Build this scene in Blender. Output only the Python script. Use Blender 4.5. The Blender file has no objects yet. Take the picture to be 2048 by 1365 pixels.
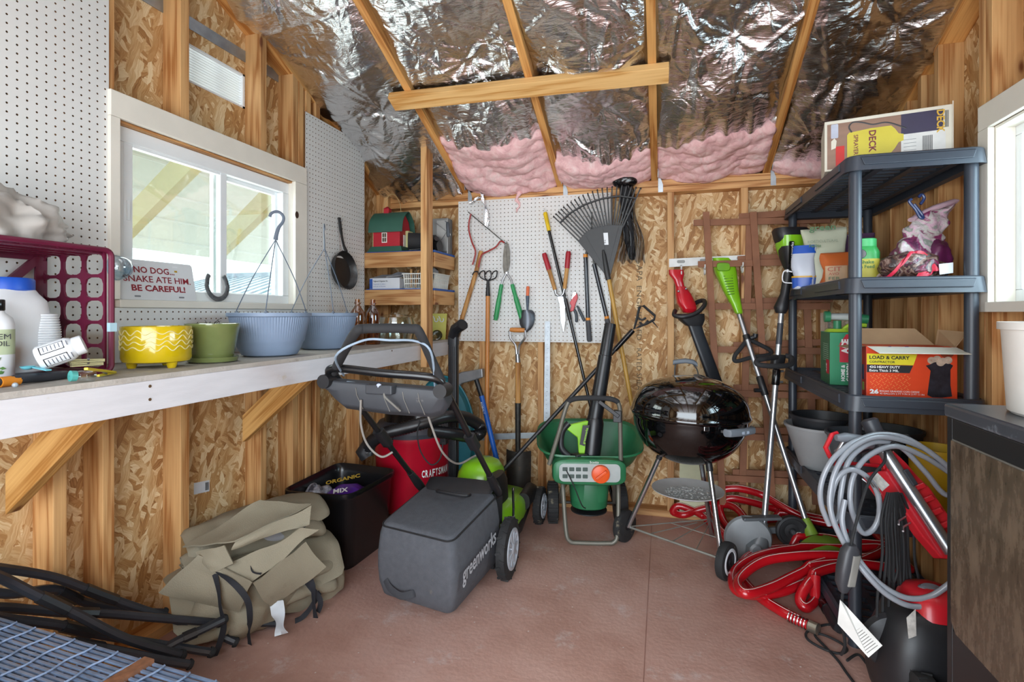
import bpy, bmesh, math, random
import numpy as np
from mathutils import Vector, Matrix, Quaternion
from mathutils import noise as mnoise
random.seed(7)
R = math.radians
SC = bpy.context.scene
COL = SC.collection
V = Vector
# ---------------------------------------------------------------- camera
F = 1060.0                      # focal length in pixels of the 2048x1365 frame
TH = math.atan2(301.0, F)       # the camera looks this far left of the room's depth axis
CZ = 1.216                      # eye height
HORIZON = 628.0
cam = bpy.data.objects.new('camera', bpy.data.cameras.new('camera'))
COL.objects.link(cam)
cam.location = (0, 0, CZ)
cam.rotation_euler = (R(90), 0, TH)
cam.data.sensor_width = 36.0
cam.data.lens = F / 2048 * 36
cam.data.shift_y = -(682.5 - HORIZON) / 2048
cam.data.clip_start = 0.02
SC.camera = cam
# ---------------------------------------------------------------- sky and lights
w = bpy.data.worlds.new('sky'); SC.world = w; w.use_nodes = True
nt = w.node_tree; bg = nt.nodes['Background']
bg.inputs[0].default_value = (0.80, 0.91, 1.0, 1); bg.inputs[1].default_value = 3.6
def area_light(name, loc, rot, sx, sy, power, col):
    l = bpy.data.lights.new(name, 'AREA'); l.shape = 'RECTANGLE'; l.size = sx; l.size_y = sy
    l.energy = power; l.color = col
    o = bpy.data.objects.new(name, l); COL.objects.link(o); o.location = loc; o.rotation_euler = rot
    return o
# daylight entering at the open double door behind the camera, and at the two windows
area_light('door_daylight', (-0.35, -0.93, 1.1), (R(74), 0, 0), 2.3, 2.2, 84, (0.86, 0.93, 1.0))
area_light('window_daylight', (1.32, 1.75, 1.62), (0, R(90), 0), 0.75, 0.85, 24, (0.66, 0.82, 1.0))
area_light('side_window_daylight', (-1.97, 1.86, 1.60), (0, R(-90), 0), 0.6, 0.8, 9, (0.93, 0.97, 1.0))
sun = bpy.data.objects.new('sun', bpy.data.lights.new('sun', 'SUN')); COL.objects.link(sun)
sun.data.energy = 3.0; sun.data.angle = R(2); sun.rotation_euler = (R(-12), R(4), 0); sun.data.color = (1, .96, .9)
SC.view_settings.view_transform = 'Standard'
SC.view_settings.look = 'None'
SC.view_settings.gamma = 1.0
SC.view_settings.use_curve_mapping = False
SC.view_settings.exposure = 0.25
SC.cycles.use_denoising = True
SC.cycles.max_bounces = 8
SC.cycles.diffuse_bounces = 5
SC.cycles.glossy_bounces = 4
SC.cycles.transparent_max_bounces = 12
SC.cycles.caustics_reflective = False
SC.cycles.caustics_refractive = False
SC.cycles.sample_clamp_indirect = 6.0
# ---------------------------------------------------------------- measuring: a pixel of the photograph to a point of the room
RIGHT = V((math.cos(TH), math.sin(TH), 0)); FWD = V((-math.sin(TH), math.cos(TH), 0)); EYE = V((0, 0, CZ))
def ray(px, py): return FWD + RIGHT * ((px - 1024) / F) + V((0, 0, -(py - HORIZON) / F))
def onY(px, py, y): r = ray(px, py); return EYE + r * (y / r.y)
def onX(px, py, x): r = ray(px, py); return EYE + r * (x / r.x)
def onZ(px, py, z): r = ray(px, py); return EYE + r * ((z - CZ) / r.z)
def atd(px, py, d): return EYE + ray(px, py) * d
# ---------------------------------------------------------------- materials
MATS = {}
def _nt(name):
    m = bpy.data.materials.new(name); m.use_nodes = True
    t = m.node_tree; return m, t, t.nodes['Principled BSDF']
def N(t, kind, **kw):
    n = t.nodes.new(kind)
    for k, v in kw.items():
        if k.startswith('i_'): n.inputs[k[2:].replace('_', ' ')].default_value = v
        else: setattr(n, k, v)
    return n
def ramp(t, src, stops):
    r = t.nodes.new('ShaderNodeValToRGB'); e = r.color_ramp.elements
    while len(e) < len(stops): e.new(0.5)
    for el, (p, c) in zip(e, stops): el.position = p; el.color = (c[0], c[1], c[2], 1)
    t.links.new(src, r.inputs[0]); return r
def hexc(h):
    h = h.lstrip('#'); return tuple(((int(h[i:i+2], 16)/255 + .055)/1.055)**2.4 if int(h[i:i+2], 16) > 10 else int(h[i:i+2], 16)/255/12.92 for i in (0, 2, 4))
def P(name, col, rough=.5, metal=0., var=.12, scale=14., bump=0., bscale=120., coat=0., alpha=1., spec=.5, dirt=None, dscale=6., damt=.55, trans=0., stretch=(1, 1, 1)):
    """principled with a little noise in its colour, optional dirt patches and surface grain"""
    if name in MATS: return MATS[name]
    if isinstance(col, str): col = hexc(col)
    m, t, b = _nt(name); L = t.links
    tc = N(t, 'ShaderNodeTexCoord'); mp = N(t, 'ShaderNodeMapping'); mp.inputs['Scale'].default_value = stretch
    L.new(tc.outputs['Object'], mp.inputs[0])
    n = N(t, 'ShaderNodeTexNoise', i_Scale=scale, i_Detail=4.); L.new(mp.outputs[0], n.inputs['Vector'])
    r = ramp(t, n.outputs['Fac'], [(.3, [c*(1-var) for c in col]), (.7, [min(1, c*(1+var)) for c in col])])
    out = r.outputs[0]
    if dirt is not None:
        if isinstance(dirt, str): dirt = hexc(dirt)
        n2 = N(t, 'ShaderNodeTexNoise', i_Scale=dscale, i_Detail=7., i_Roughness=.7); L.new(tc.outputs['Object'], n2.inputs['Vector'])
        r2 = ramp(t, n2.outputs['Fac'], [(damt, (0, 0, 0)), (min(.99, damt + .12), (1, 1, 1))])
        mx = N(t, 'ShaderNodeMixRGB'); L.new(r2.outputs[0], mx.inputs[0]); L.new(out, mx.inputs[1]); mx.inputs[2].default_value = (*dirt, 1)
        out = mx.outputs[0]
    L.new(out, b.inputs['Base Color'])
    b.inputs['Roughness'].default_value = rough; b.inputs['Metallic'].default_value = metal
    b.inputs['Coat Weight'].default_value = coat; b.inputs['Alpha'].default_value = alpha
    b.inputs['Specular IOR Level'].default_value = spec; b.inputs['Transmission Weight'].default_value = trans
    if bump:
        n3 = N(t, 'ShaderNodeTexNoise', i_Scale=bscale, i_Detail=3.); L.new(mp.outputs[0], n3.inputs['Vector'])
        bp = N(t, 'ShaderNodeBump', i_Strength=bump, i_Distance=.01); L.new(n3.outputs['Fac'], bp.inputs['Height']); L.new(bp.outputs[0], b.inputs['Normal'])
    MATS[name] = m; return m
def wood(axis, light='#d6a66e', dark='#a46a36', name='pine', knots=True, ring=1.0, rough=.62):
    """sawn pine whose grain runs along AXIS (object space)"""
    a = V(axis).normalized(); key = '%s_%.2f_%.2f_%.2f' % (name, *a)
    if key in MATS: return MATS[key]
    m, t, b = _nt(key); L = t.links
    tc = N(t, 'ShaderNodeTexCoord'); oi = N(t, 'ShaderNodeObjectInfo')
    e = a.rotation_difference(V((1, 0, 0))).to_euler()
    mp0 = N(t, 'ShaderNodeMapping'); mp0.inputs['Rotation'].default_value = e; L.new(tc.outputs['Object'], mp0.inputs[0])
    ad = N(t, 'ShaderNodeVectorMath', operation='ADD'); cb = N(t, 'ShaderNodeCombineXYZ')
    mu = N(t, 'ShaderNodeMath', operation='MULTIPLY'); mu.inputs[1].default_value = 37.; L.new(oi.outputs['Random'], mu.inputs[0])
    L.new(mu.outputs[0], cb.inputs[0]); L.new(mu.outputs[0], cb.inputs[1])
    L.new(mp0.outputs[0], ad.inputs[0]); L.new(cb.outputs[0], ad.inputs[1])
    mp = N(t, 'ShaderNodeMapping'); mp.inputs['Scale'].default_value = (.9, 9, 9); L.new(ad.outputs[0], mp.inputs[0])
    n1 = N(t, 'ShaderNodeTexNoise', i_Scale=1.2, i_Detail=2.); L.new(mp.outputs[0], n1.inputs['Vector'])
    ms = N(t, 'ShaderNodeMath', operation='MULTIPLY'); ms.inputs[1].default_value = 30. * ring; L.new(n1.outputs['Fac'], ms.inputs[0])
    sn = N(t, 'ShaderNodeMath', operation='SINE'); L.new(ms.outputs[0], sn.inputs[0])
    mp2 = N(t, 'ShaderNodeMapping'); mp2.inputs['Scale'].default_value = (4, 170, 170); L.new(ad.outputs[0], mp2.inputs[0])
    n2 = N(t, 'ShaderNodeTexNoise', i_Scale=1., i_Detail=3.); L.new(mp2.outputs[0], n2.inputs['Vector'])
    m1 = N(t, 'ShaderNodeMath', operation='MULTIPLY_ADD'); L.new(sn.outputs[0], m1.inputs[0]); m1.inputs[1].default_value = .24; L.new(n2.outputs['Fac'], m1.inputs[2])
    lc, dc = hexc(light), hexc(dark)
    r = ramp(t, m1.outputs[0], [(.18, lc), (.5, [(x*.72+y*.28) for x, y in zip(lc, dc)]), (.82, dc)])
    out = r.outputs[0]
    if knots:
        mpk = N(t, 'ShaderNodeMapping'); mpk.inputs['Scale'].default_value = (2.6, 7, 7); L.new(ad.outputs[0], mpk.inputs[0])
        vo = N(t, 'ShaderNodeTexVoronoi', i_Scale=1., i_Randomness=1.); L.new(mpk.outputs[0], vo.inputs['Vector'])
        rk = ramp(t, vo.outputs['Distance'], [(.05, (1, 1, 1)), (.085, (.35, .35, .35)), (.16, (0, 0, 0))])
        mx = N(t, 'ShaderNodeMixRGB'); L.new(rk.outputs[0], mx.inputs[0]); L.new(out, mx.inputs[1]); mx.inputs[2].default_value = (dc[0]*.42, dc[1]*.3, dc[2]*.25, 1)
        out = mx.outputs[0]
    hs = N(t, 'ShaderNodeHueSaturation'); mr = N(t, 'ShaderNodeMapRange'); mr.inputs['To Min'].default_value = .84; mr.inputs['To Max'].default_value = 1.12
    L.new(oi.outputs['Random'], mr.inputs['Value']); L.new(mr.outputs[0], hs.inputs['Value']); L.new(out, hs.inputs['Color'])
    L.new(hs.outputs[0], b.inputs['Base Color']); b.inputs['Roughness'].default_value = rough
    bp = N(t, 'ShaderNodeBump', i_Strength=.12, i_Distance=.004); L.new(n2.outputs['Fac'], bp.inputs['Height']); L.new(bp.outputs[0], b.inputs['Normal'])
    MATS[key] = m; return m
def osb():
    """chipboard of long overlapping strands; the pattern runs over x + y and z, so it suits walls either way"""
    if 'osb' in MATS: return MATS['osb']
    m, t, b = _nt('osb'); L = t.links
    tc = N(t, 'ShaderNodeTexCoord'); sx = N(t, 'ShaderNodeSeparateXYZ'); L.new(tc.outputs['Object'], sx.inputs[0])
    h = N(t, 'ShaderNodeMath', operation='ADD'); L.new(sx.outputs[0], h.inputs[0]); L.new(sx.outputs[1], h.inputs[1])
    cb = N(t, 'ShaderNodeCombineXYZ'); L.new(h.outputs[0], cb.inputs[0]); L.new(sx.outputs[2], cb.inputs[1])
    nz = N(t, 'ShaderNodeTexNoise', i_Scale=14., i_Detail=3.); L.new(cb.outputs[0], nz.inputs['Vector'])
    ad = N(t, 'ShaderNodeVectorMath', operation='MULTIPLY_ADD'); L.new(nz.outputs['Color'], ad.inputs[0]); ad.inputs[1].default_value = (.035, .035, 0); L.new(cb.outputs[0], ad.inputs[2])
    prev = None
    for k, (ang, sa, sb) in enumerate(((8, 13, 46), (72, 15, 52), (-38, 13, 44), (38, 17, 60), (-74, 12, 50))):
        vr = N(t, 'ShaderNodeVectorRotate', rotation_type='Z_AXIS', i_Angle=R(ang)); L.new(ad.outputs[0], vr.inputs['Vector'])
        mp = N(t, 'ShaderNodeMapping'); mp.inputs['Scale'].default_value = (sa, sb, 1); mp.inputs['Location'].default_value = (k*3.7, k*1.9, 0); L.new(vr.outputs[0], mp.inputs[0])
        vo = N(t, 'ShaderNodeTexVoronoi', voronoi_dimensions='2D', i_Scale=1.); L.new(mp.outputs[0], vo.inputs['Vector'])
        sp = N(t, 'ShaderNodeSeparateColor'); L.new(vo.outputs['Color'], sp.inputs[0])
        mg = N(t, 'ShaderNodeMapping'); mg.inputs['Scale'].default_value = (16, 230, 1); L.new(vr.outputs[0], mg.inputs[0])
        gr = N(t, 'ShaderNodeTexNoise', i_Scale=1., i_Detail=2.); L.new(mg.outputs[0], gr.inputs['Vector'])
        v = N(t, 'ShaderNodeMath', operation='MULTIPLY_ADD'); L.new(sp.outputs[1], v.inputs[0]); v.inputs[1].default_value = .55
        g2 = N(t, 'ShaderNodeMath', operation='MULTIPLY'); L.new(gr.outputs['Fac'], g2.inputs[0]); g2.inputs[1].default_value = .55; L.new(g2.outputs[0], v.inputs[2])
        if prev is None: prev = v.outputs[0]; continue
        mk = N(t, 'ShaderNodeMath', operation='GREATER_THAN'); L.new(sp.outputs[0], mk.inputs[0]); mk.inputs[1].default_value = .52
        mx = N(t, 'ShaderNodeMix'); L.new(mk.outputs[0], mx.inputs[0]); L.new(prev, mx.inputs[2]); L.new(v.outputs[0], mx.inputs[3]); prev = mx.outputs[0]
    r = ramp(t, prev, [(.18, hexc('#8a5b31')), (.38, hexc('#b48550')), (.58, hexc('#cda674')), (.85, hexc('#ead2a8'))])
    L.new(r.outputs[0], b.inputs['Base Color']); b.inputs['Roughness'].default_value = .66
    bp = N(t, 'ShaderNodeBump', i_Strength=.2, i_Distance=.004); L.new(prev, bp.inputs['Height']); L.new(bp.outputs[0], b.inputs['Normal'])
    MATS['osb'] = m; return m
def clear(name, col=(1, 1, 1), rough=.03, fac=.12, tint=1.0):
    """thin clear plastic or pane: see-through with a reflecting skin"""
    if name in MATS: return MATS[name]
    m, t, b = _nt(name); L = t.links; t.nodes.remove(b)
    tr = N(t, 'ShaderNodeBsdfTransparent'); tr.inputs[0].default_value = (col[0]*tint, col[1]*tint, col[2]*tint, 1)
    gl = N(t, 'ShaderNodeBsdfGlossy'); gl.inputs['Roughness'].default_value = rough
    lw = N(t, 'ShaderNodeLayerWeight', i_Blend=.35); ma = N(t, 'ShaderNodeMath', operation='MULTIPLY_ADD'); L.new(lw.outputs['Facing'], ma.inputs[0]); ma.inputs[1].default_value = .45; ma.inputs[2].default_value = fac
    nz = N(t, 'ShaderNodeTexNoise', i_Scale=30.); mc = N(t, 'ShaderNodeMath', operation='MULTIPLY_ADD'); L.new(nz.outputs['Fac'], mc.inputs[0]); mc.inputs[1].default_value = .05; L.new(ma.outputs[0], mc.inputs[2])
    mx = N(t, 'ShaderNodeMixShader'); L.new(mc.outputs[0], mx.inputs[0]); L.new(tr.outputs[0], mx.inputs[1]); L.new(gl.outputs[0], mx.inputs[2])
    L.new(mx.outputs[0], t.nodes['Material Output'].inputs[0]); MATS[name] = m; return m
# ---------------------------------------------------------------- mesh builder (world coordinates)
class MB:
    def __init__(s, M=None): s.v = []; s.f = []; s.mi = []; s.M = M; s.cur = 0
    def add(s, pts, faces):
        k = len(s.v)
        for p in pts:
            p = V(p); s.v.append(s.M @ p if s.M is not None else p)
        for f in faces: s.f.append([i + k for i in f]); s.mi.append(s.cur)
        return s
    def hexa(s, p):     # 4 bottom points, 4 top points
        return s.add(p, [(3, 2, 1, 0), (4, 5, 6, 7), (0, 1, 5, 4), (1, 2, 6, 5), (2, 3, 7, 6), (3, 0, 4, 7)])
    def box(s, a, b):
        (x0, y0, z0), (x1, y1, z1) = [[f(a[i], b[i]) for i in range(3)] for f in (min, max)]
        return s.hexa([(x0, y0, z0), (x1, y0, z0), (x1, y1, z0), (x0, y1, z0), (x0, y0, z1), (x1, y0, z1), (x1, y1, z1), (x0, y1, z1)])
    def bar(s, a, b, wx, wy, up=(0, 0, 1)):     # rectangular bar from a to b; wx across, wy along 'up'
        a, b = V(a), V(b); d = (b - a).normalized(); u = V(up)
        sx = d.cross(u)
        if sx.length < 1e-4: sx = d.cross(V((1, 0, 0)))
        sx.normalize(); u = sx.cross(d); sx = sx * (wx/2); u = u * (wy/2)
        return s.hexa([a - sx - u, a + sx - u, b + sx - u, b - sx - u, a - sx + u, a + sx + u, b + sx + u, b - sx + u])
    def rings(s, rs, closed=False, cap=True):   # skin equal-length rings of points
        n = len(rs[0]); pts = [p for r in rs for p in r]; fs = []
        m = len(rs)
        for i in range(m if closed else m - 1):
            a, b = i * n, ((i + 1) % m) * n
            for j in range(n): fs.append((a + j, a + (j + 1) % n, b + (j + 1) % n, b + j))
        if cap and not closed:
            fs.append(tuple(reversed(range(n)))); fs.append(tuple(range((m-1)*n, m*n)))
        return s.add(pts, fs)
    def tube(s, path, r, seg=10, closed=False, cap=True, flat=1.0, up=None):
        path = [V(p) for p in path]; m = len(path); rs = []; prev = None
        for i in range(m):
            if closed: d = path[(i+1) % m] - path[i-1]
            else: d = path[min(i+1, m-1)] - path[max(i-1, 0)]
            if d.length < 1e-9: d = V((0, 0, 1))
            d.normalize()
            if prev is None:
                x = V(up) if up is not None else (V((0, 0, 1)) if abs(d.z) < .9 else V((1, 0, 0)))
                x = (x - d * x.dot(d)).normalized()
            else:
                x = prev - d * prev.dot(d)
                if x.length < 1e-6: x = d.orthogonal()
                x.normalize()
            prev = x; y = d.cross(x); ri = r[i] if hasattr(r, '__len__') else r
            rs.append([path[i] + x * (ri * flat * math.cos(2*math.pi*k/seg)) + y * (ri * math.sin(2*math.pi*k/seg)) for k in range(seg)])
        return s.rings(rs, closed, cap)
    def lathe(s, prof, c=(0, 0, 0), axis=(0, 0, 1), seg=32, cap=False, sx=1., sy=1.):   # prof: (radius, height)
        c = V(c); a = V(axis).normalized(); x = (V((1, 0, 0)) if abs(a.x) < .9 else V((0, 1, 0))); x = (x - a * x.dot(a)).normalized(); y = a.cross(x)
        rs = [[c + a * h + x * (r * sx * math.cos(2*math.pi*k/seg)) + y * (r * sy * math.sin(2*math.pi*k/seg)) for k in range(seg)] for r, h in prof]
        return s.rings(rs, False, cap)
    def cyl(s, a, b, r, r2=None, seg=20):
        return s.tube([a, b], [r, r if r2 is None else r2], seg)
    def prism(s, poly, o, x, y, depth):     # polygon in the frame (o, x, y), thick along x cross y by depth
        o, x, y = V(o), V(x), V(y); z = x.cross(y).normalized() * depth; n = len(poly)
        a = [o + x * p[0] + y * p[1] for p in poly]
        if sum(poly[i][0]*poly[(i+1) % n][1] - poly[(i+1) % n][0]*poly[i][1] for i in range(n)) < 0: a.reverse()
        return s.add(a + [p + z for p in a], [tuple(reversed(range(n))), tuple(range(n, 2*n))] + [(i, (i+1) % n, n + (i+1) % n, n + i) for i in range(n)])
    def ball(s, c, r, seg=20, ring=12):
        c = V(c); rx, ry, rz = r if hasattr(r, '__len__') else (r, r, r); rs = []
        for i in range(ring + 1):
            t = math.pi * (i + .02 if i == 0 else (i - .02 if i == ring else i)) / ring
            rs.append([c + V((rx*math.sin(t)*math.cos(2*math.pi*k/seg), ry*math.sin(t)*math.sin(2*math.pi*k/seg), -rz*math.cos(t))) for k in range(seg)])
        return s.rings(rs)
    def loft(s, secs, seg=28, power=2.6, cap=True):    # secs: (centre, half x vector, half y vector) superellipse sections
        rs = []
        for c, hx, hy in secs:
            c, hx, hy = V(c), V(hx), V(hy); ring = []
            for k in range(seg):
                a = 2*math.pi*k/seg; ca, sa = math.cos(a), math.sin(a)
                ring.append(c + hx * (math.copysign(abs(ca)**(2/power), ca)) + hy * (math.copysign(abs(sa)**(2/power), sa)))
            rs.append(ring)
        return s.rings(rs, False, cap)
    def sheet(s, fn, nu, nv, thick=0.):     # grid surface fn(u, v), u and v in 0..1; thick makes it a closed slab
        pts = [V(fn(i/nu, j/nv)) for j in range(nv+1) for i in range(nu+1)]; W = nu + 1
        fs = [(j*W+i, j*W+i+1, (j+1)*W+i+1, (j+1)*W+i) for j in range(nv) for i in range(nu)]
        if not thick: return s.add(pts, fs)
        nrm = [V((0, 0, 0)) for _ in pts]
        for f in fs:
            n = (pts[f[1]] - pts[f[0]]).cross(pts[f[3]] - pts[f[0]])
            for i in f: nrm[i] += n
        bot = [p - (n.normalized() if n.length > 1e-12 else V((0, 0, 1))) * thick for p, n in zip(pts, nrm)]
        k = len(pts); fs2 = [tuple(i + k for i in reversed(f)) for f in fs]
        edge = list(range(0, W)) + [j*W + nu for j in range(1, nv+1)] + [nv*W + i for i in range(nu-1, -1, -1)] + [j*W for j in range(nv-1, 0, -1)]
        fs3 = [(edge[(i+1) % len(edge)], edge[i], edge[i] + k, edge[(i+1) % len(edge)] + k) for i in range(len(edge))]
        return s.add(pts + bot, fs + fs2 + fs3)
ORG = {}
def obj(name, mb, mat, parent=None, smooth=True, bevel=0., org=None, angle=40, sub=0):
    """link a builder as ONE mesh object; its origin is its thing's base"""
    o0 = ORG[parent.name] if parent is not None else V(org if org is not None else (0, 0, 0))
    me = bpy.data.meshes.new(name)
    me.from_pydata([tuple(p - o0) for p in mb.v], [], mb.f)
    for m in (mat if isinstance(mat, (list, tuple)) else [mat]): me.materials.append(m)
    me.polygons.foreach_set('material_index', mb.mi)
    bm = bmesh.new(); bm.from_mesh(me); bmesh.ops.recalc_face_normals(bm, faces=bm.faces); bm.to_mesh(me); bm.free()
    o = bpy.data.objects.new(name, me); COL.objects.link(o)
    if parent is not None: o.parent = parent
    else: o.location = o0
    ORG[o.name] = o0
    if bevel:
        b = o.modifiers.new('soft', 'BEVEL'); b.width = bevel; b.segments = 2; b.limit_method = 'ANGLE'; b.angle_limit = R(35)
    if sub:
        b = o.modifiers.new('round', 'SUBSURF'); b.levels = sub; b.render_levels = sub
    if smooth:
        me.polygons.foreach_set('use_smooth', [True] * len(me.polygons))
        if not sub: me.set_sharp_from_angle(angle=R(angle))
    me.update(); return o
def tag(o, label=None, cat=None, group=None, kind=None):
    if label: o['label'] = label
    if cat: o['category'] = cat
    if group: o['group'] = group
    if kind: o['kind'] = kind
    return o
def thing(name, label, cat, loc, group=None):
    o = bpy.data.objects.new(name, None); COL.objects.link(o); o.location = loc; o.empty_display_size = .05
    ORG[o.name] = V(loc); return tag(o, label, cat, group)
def one(name, mb, mat, label, cat, group=None, **kw):
    """a thing that is a single mesh; its origin is the bottom of its box"""
    xs = [p.x for p in mb.v]; ys = [p.y for p in mb.v]; zs = [p.z for p in mb.v]
    return tag(obj(name, mb, mat, org=((min(xs)+max(xs))/2, (min(ys)+max(ys))/2, min(zs)), **kw), label, cat, group)
def struct(name, mb, mat, parent=None, **kw):
    o = obj(name, mb, mat, parent, **kw)
    if parent is None: o['kind'] = 'structure'
    return o
def text(name, body, o, x, y, w, h, mat, parent, bold=0., lift=.0012, align=None):
    """lettering in the rectangle that starts at o and spans w along x and h along y"""
    cu = bpy.data.curves.new(name, 'FONT'); cu.body = body; cu.size = 1.; cu.offset = bold; cu.resolution_u = 2
    cu.align_x = align or 'LEFT'
    ob = bpy.data.objects.new(name, cu); COL.objects.link(ob)
    dg = bpy.context.evaluated_depsgraph_get(); me = bpy.data.meshes.new_from_object(ob.evaluated_get(dg))
    bpy.data.objects.remove(ob)
    co = np.zeros(len(me.vertices)*3); me.vertices.foreach_get('co', co); co = co.reshape(-1, 3)
    lo, hi = co.min(0), co.max(0)
    o, x, y = V(o), V(x).normalized(), V(y).normalized(); n = x.cross(y)
    mb = MB(); mb.v = [o + x * float((c[0]-lo[0])/(hi[0]-lo[0])*w) + y * float((c[1]-lo[1])/(hi[1]-lo[1])*h) + n * lift for c in co]
    mb.f = [list(p.vertices) for p in me.polygons]; mb.mi = [0]*len(mb.f)
    bpy.data.meshes.remove(me)
    o0 = ORG[parent.name]; me = bpy.data.meshes.new(name); me.from_pydata([tuple(p - o0) for p in mb.v], [], mb.f); me.materials.append(mat)
    ob = bpy.data.objects.new(name, me); COL.objects.link(ob); ob.parent = parent; ORG[ob.name] = o0
    return ob
def smoothpath(pts, n=8, closed=False):
    """Catmull-Rom through the points"""
    pts = [V(p) for p in pts]; out = []; m = len(pts)
    for i in range(m if closed else m - 1):
        if closed: a, b, c, d = pts[i-1], pts[i], pts[(i+1) % m], pts[(i+2) % m]
        else: a, b, c, d = pts[max(i-1, 0)], pts[i], pts[i+1], pts[min(i+2, m-1)]
        for k in range(n):
            t = k/n; out.append(.5*((2*b) + (c-a)*t + (2*a-5*b+4*c-d)*t*t + (3*b-a-3*c+d)*t**3))
    if not closed: out.append(pts[-1])
    return out
def frame(o, x, z=(0, 0, 1)):
    """local frame with origin o, x along x, z near z"""
    x = V(x).normalized(); z = V(z); z = (z - x * z.dot(x)).normalized(); y = z.cross(x)
    return Matrix(((x.x, y.x, z.x, o[0]), (x.y, y.y, z.y, o[1]), (x.z, y.z, z.z, o[2]), (0, 0, 0, 1)))
def copy_tree(o, name=None, loc=None):
    def cp(a, parent):
        c = a.copy(); COL.objects.link(c)
        if parent is not None: c.parent = parent
        ORG[c.name] = ORG.get(a.name, V((0, 0, 0)))
        for ch in KIDS.get(a.name, [x for x in a.children]): cp(ch, c)
        return c
    c = cp(o, None)
    if loc is not None: c.location = loc
    return c
KIDS = {}
# ================================================================ THE SHED
XL, XR, YB, SLOPE = -1.81, 1.09, 3.30, .4167      # stud faces: left, right, back; roof pitch
XLS, XRS, YBS, RIDGE = -1.90, 1.18, 3.39, 1.15
def roofz(y): return 2.019 + SLOPE * (YB - y)      # underside of the rafters
WX, WY, WZ = wood((1, 0, 0)), wood((0, 1, 0)), wood((0, 0, 1))
WR = wood((0, 1, -SLOPE), light='#d49d5c', dark='#a2642a')
WR2 = wood((0, 1, SLOPE), light='#d49d5c', dark='#a2642a')
OSB = osb()
WHITEWOOD = P('whitewashed_wood', '#d9d8dc', .6, var=.04, scale=9, stretch=(6, 1, 6), dirt='#c9bfae', dscale=7, damt=.66, bump=.08, bscale=60)
TRIMW = P('painted_trim', '#e4ded2', .55, var=.04, scale=8, dirt='#cfc2aa', dscale=5, damt=.68)
VINYL = P('white_vinyl', '#e6e9ea', .35, var=.02)
PEG = P('pegboard_white', '#dcdbd8', .45, var=.02, scale=3)
PEGE = P('pegboard_brown', '#6b4a2c', .8, var=.15)
# floor: painted chipboard
def floor_mat():
    m, t, b = _nt('painted_floor'); L = t.links
    tc = N(t, 'ShaderNodeTexCoord')
    n1 = N(t, 'ShaderNodeTexNoise', i_Scale=1.6, i_Detail=6., i_Roughness=.65); L.new(tc.outputs['Object'], n1.inputs['Vector'])
    r1 = ramp(t, n1.outputs['Fac'], [(.28, hexc('#a5796a')), (.5, hexc('#c2988a')), (.75, hexc('#d0aba0'))])
    n2 = N(t, 'ShaderNodeTexNoise', i_Scale=4.2, i_Detail=10., i_Roughness=.78); L.new(tc.outputs['Object'], n2.inputs['Vector'])
    r2 = ramp(t, n2.outputs['Fac'], [(.56, (0, 0, 0)), (.70, (.75, .75, .75))])
    mx = N(t, 'ShaderNodeMixRGB'); L.new(r2.outputs[0], mx.inputs[0]); L.new(r1.outputs[0], mx.inputs[1]); mx.inputs[2].default_value = (*hexc('#d9cbc9'), 1)
    n4 = N(t, 'ShaderNodeTexVoronoi', i_Scale=16.); L.new(tc.outputs['Object'], n4.inputs['Vector'])
    r4 = ramp(t, n4.outputs['Distance'], [(.035, (.8, .8, .8)), (.06, (0, 0, 0))])
    mx2 = N(t, 'ShaderNodeMixRGB'); L.new(r4.outputs[0], mx2.inputs[0]); L.new(mx.outputs[0], mx2.inputs[1]); mx2.inputs[2].default_value = (*hexc('#e6dedb'), 1)
    L.new(mx2.outputs[0], b.inputs['Base Color']); b.inputs['Roughness'].default_value = .5
    n3 = N(t, 'ShaderNodeTexNoise', i_Scale=55., i_Detail=4.); L.new(tc.outputs['Object'], n3.inputs['Vector'])
    bp = N(t, 'ShaderNodeBump', i_Strength=.18, i_Distance=.01); L.new(n3.outputs['Fac'], bp.inputs['Height']); L.new(bp.outputs[0], b.inputs['Normal'])
    return m
FLOORM = floor_mat()
m = MB().box((-2.0, -1.0, -.03), (-.062, 3.40, 0)); m.box((-.058, -1.0, -.03), (1.28, 3.40, 0)); m.box((-.062, -1, -.03), (-.058, 3.4, -.004))
fl = struct('floor', m, FLOORM, smooth=False)
# exterior ground, unseen; coloured pale to bounce light under the porch roof
struct('ground', MB().box((-14, -8, -.2), (10, 14, -.03)), P('pale_bounce_ground', '#b9b6ac', .9, var=.15, scale=30), smooth=False)
# back wall
wb = struct('wall_back', MB().box((-2.0, YBS, 0), (1.28, YBS+.012, 2.16)), OSB, smooth=False)
for x in (-1.142, -.748, .047, .455, .862):
    struct('stud', MB().box((x-.019, YB, .038), (x+.019, YBS, 1.943)), WZ, wb, smooth=False, bevel=.002)
struct('top_plate', MB().box((XLS, YB, 1.943), (XRS, YBS, 1.980)), WX, wb, smooth=False, bevel=.002)
struct('top_plate', MB().box((XLS, YB, 1.982), (XRS, YBS, 2.019)), WX, wb, smooth=False, bevel=.002)
struct('bottom_plate', MB().box((XLS, YB-.004, 0), (XRS, YBS, .038)), WX, wb, smooth=False, bevel=.002)
INK = P('grey_ink', '#6b5a44', .8)
text('stamp_lettering', 'APA', (-.155, YBS-.001, 1.52), (0, 0, -1), (1, 0, 0), .10, .035, INK, wb)
text('stamp_lettering', 'ENGINEERED', (-.155, YBS-.001, 1.39), (0, 0, -1), (1, 0, 0), .34, .03, INK, wb)
text('stamp_lettering', 'RATED SHEATHING', (-.155, YBS-.001, 1.0), (0, 0, -1), (1, 0, 0), .4, .03, INK, wb)
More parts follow.
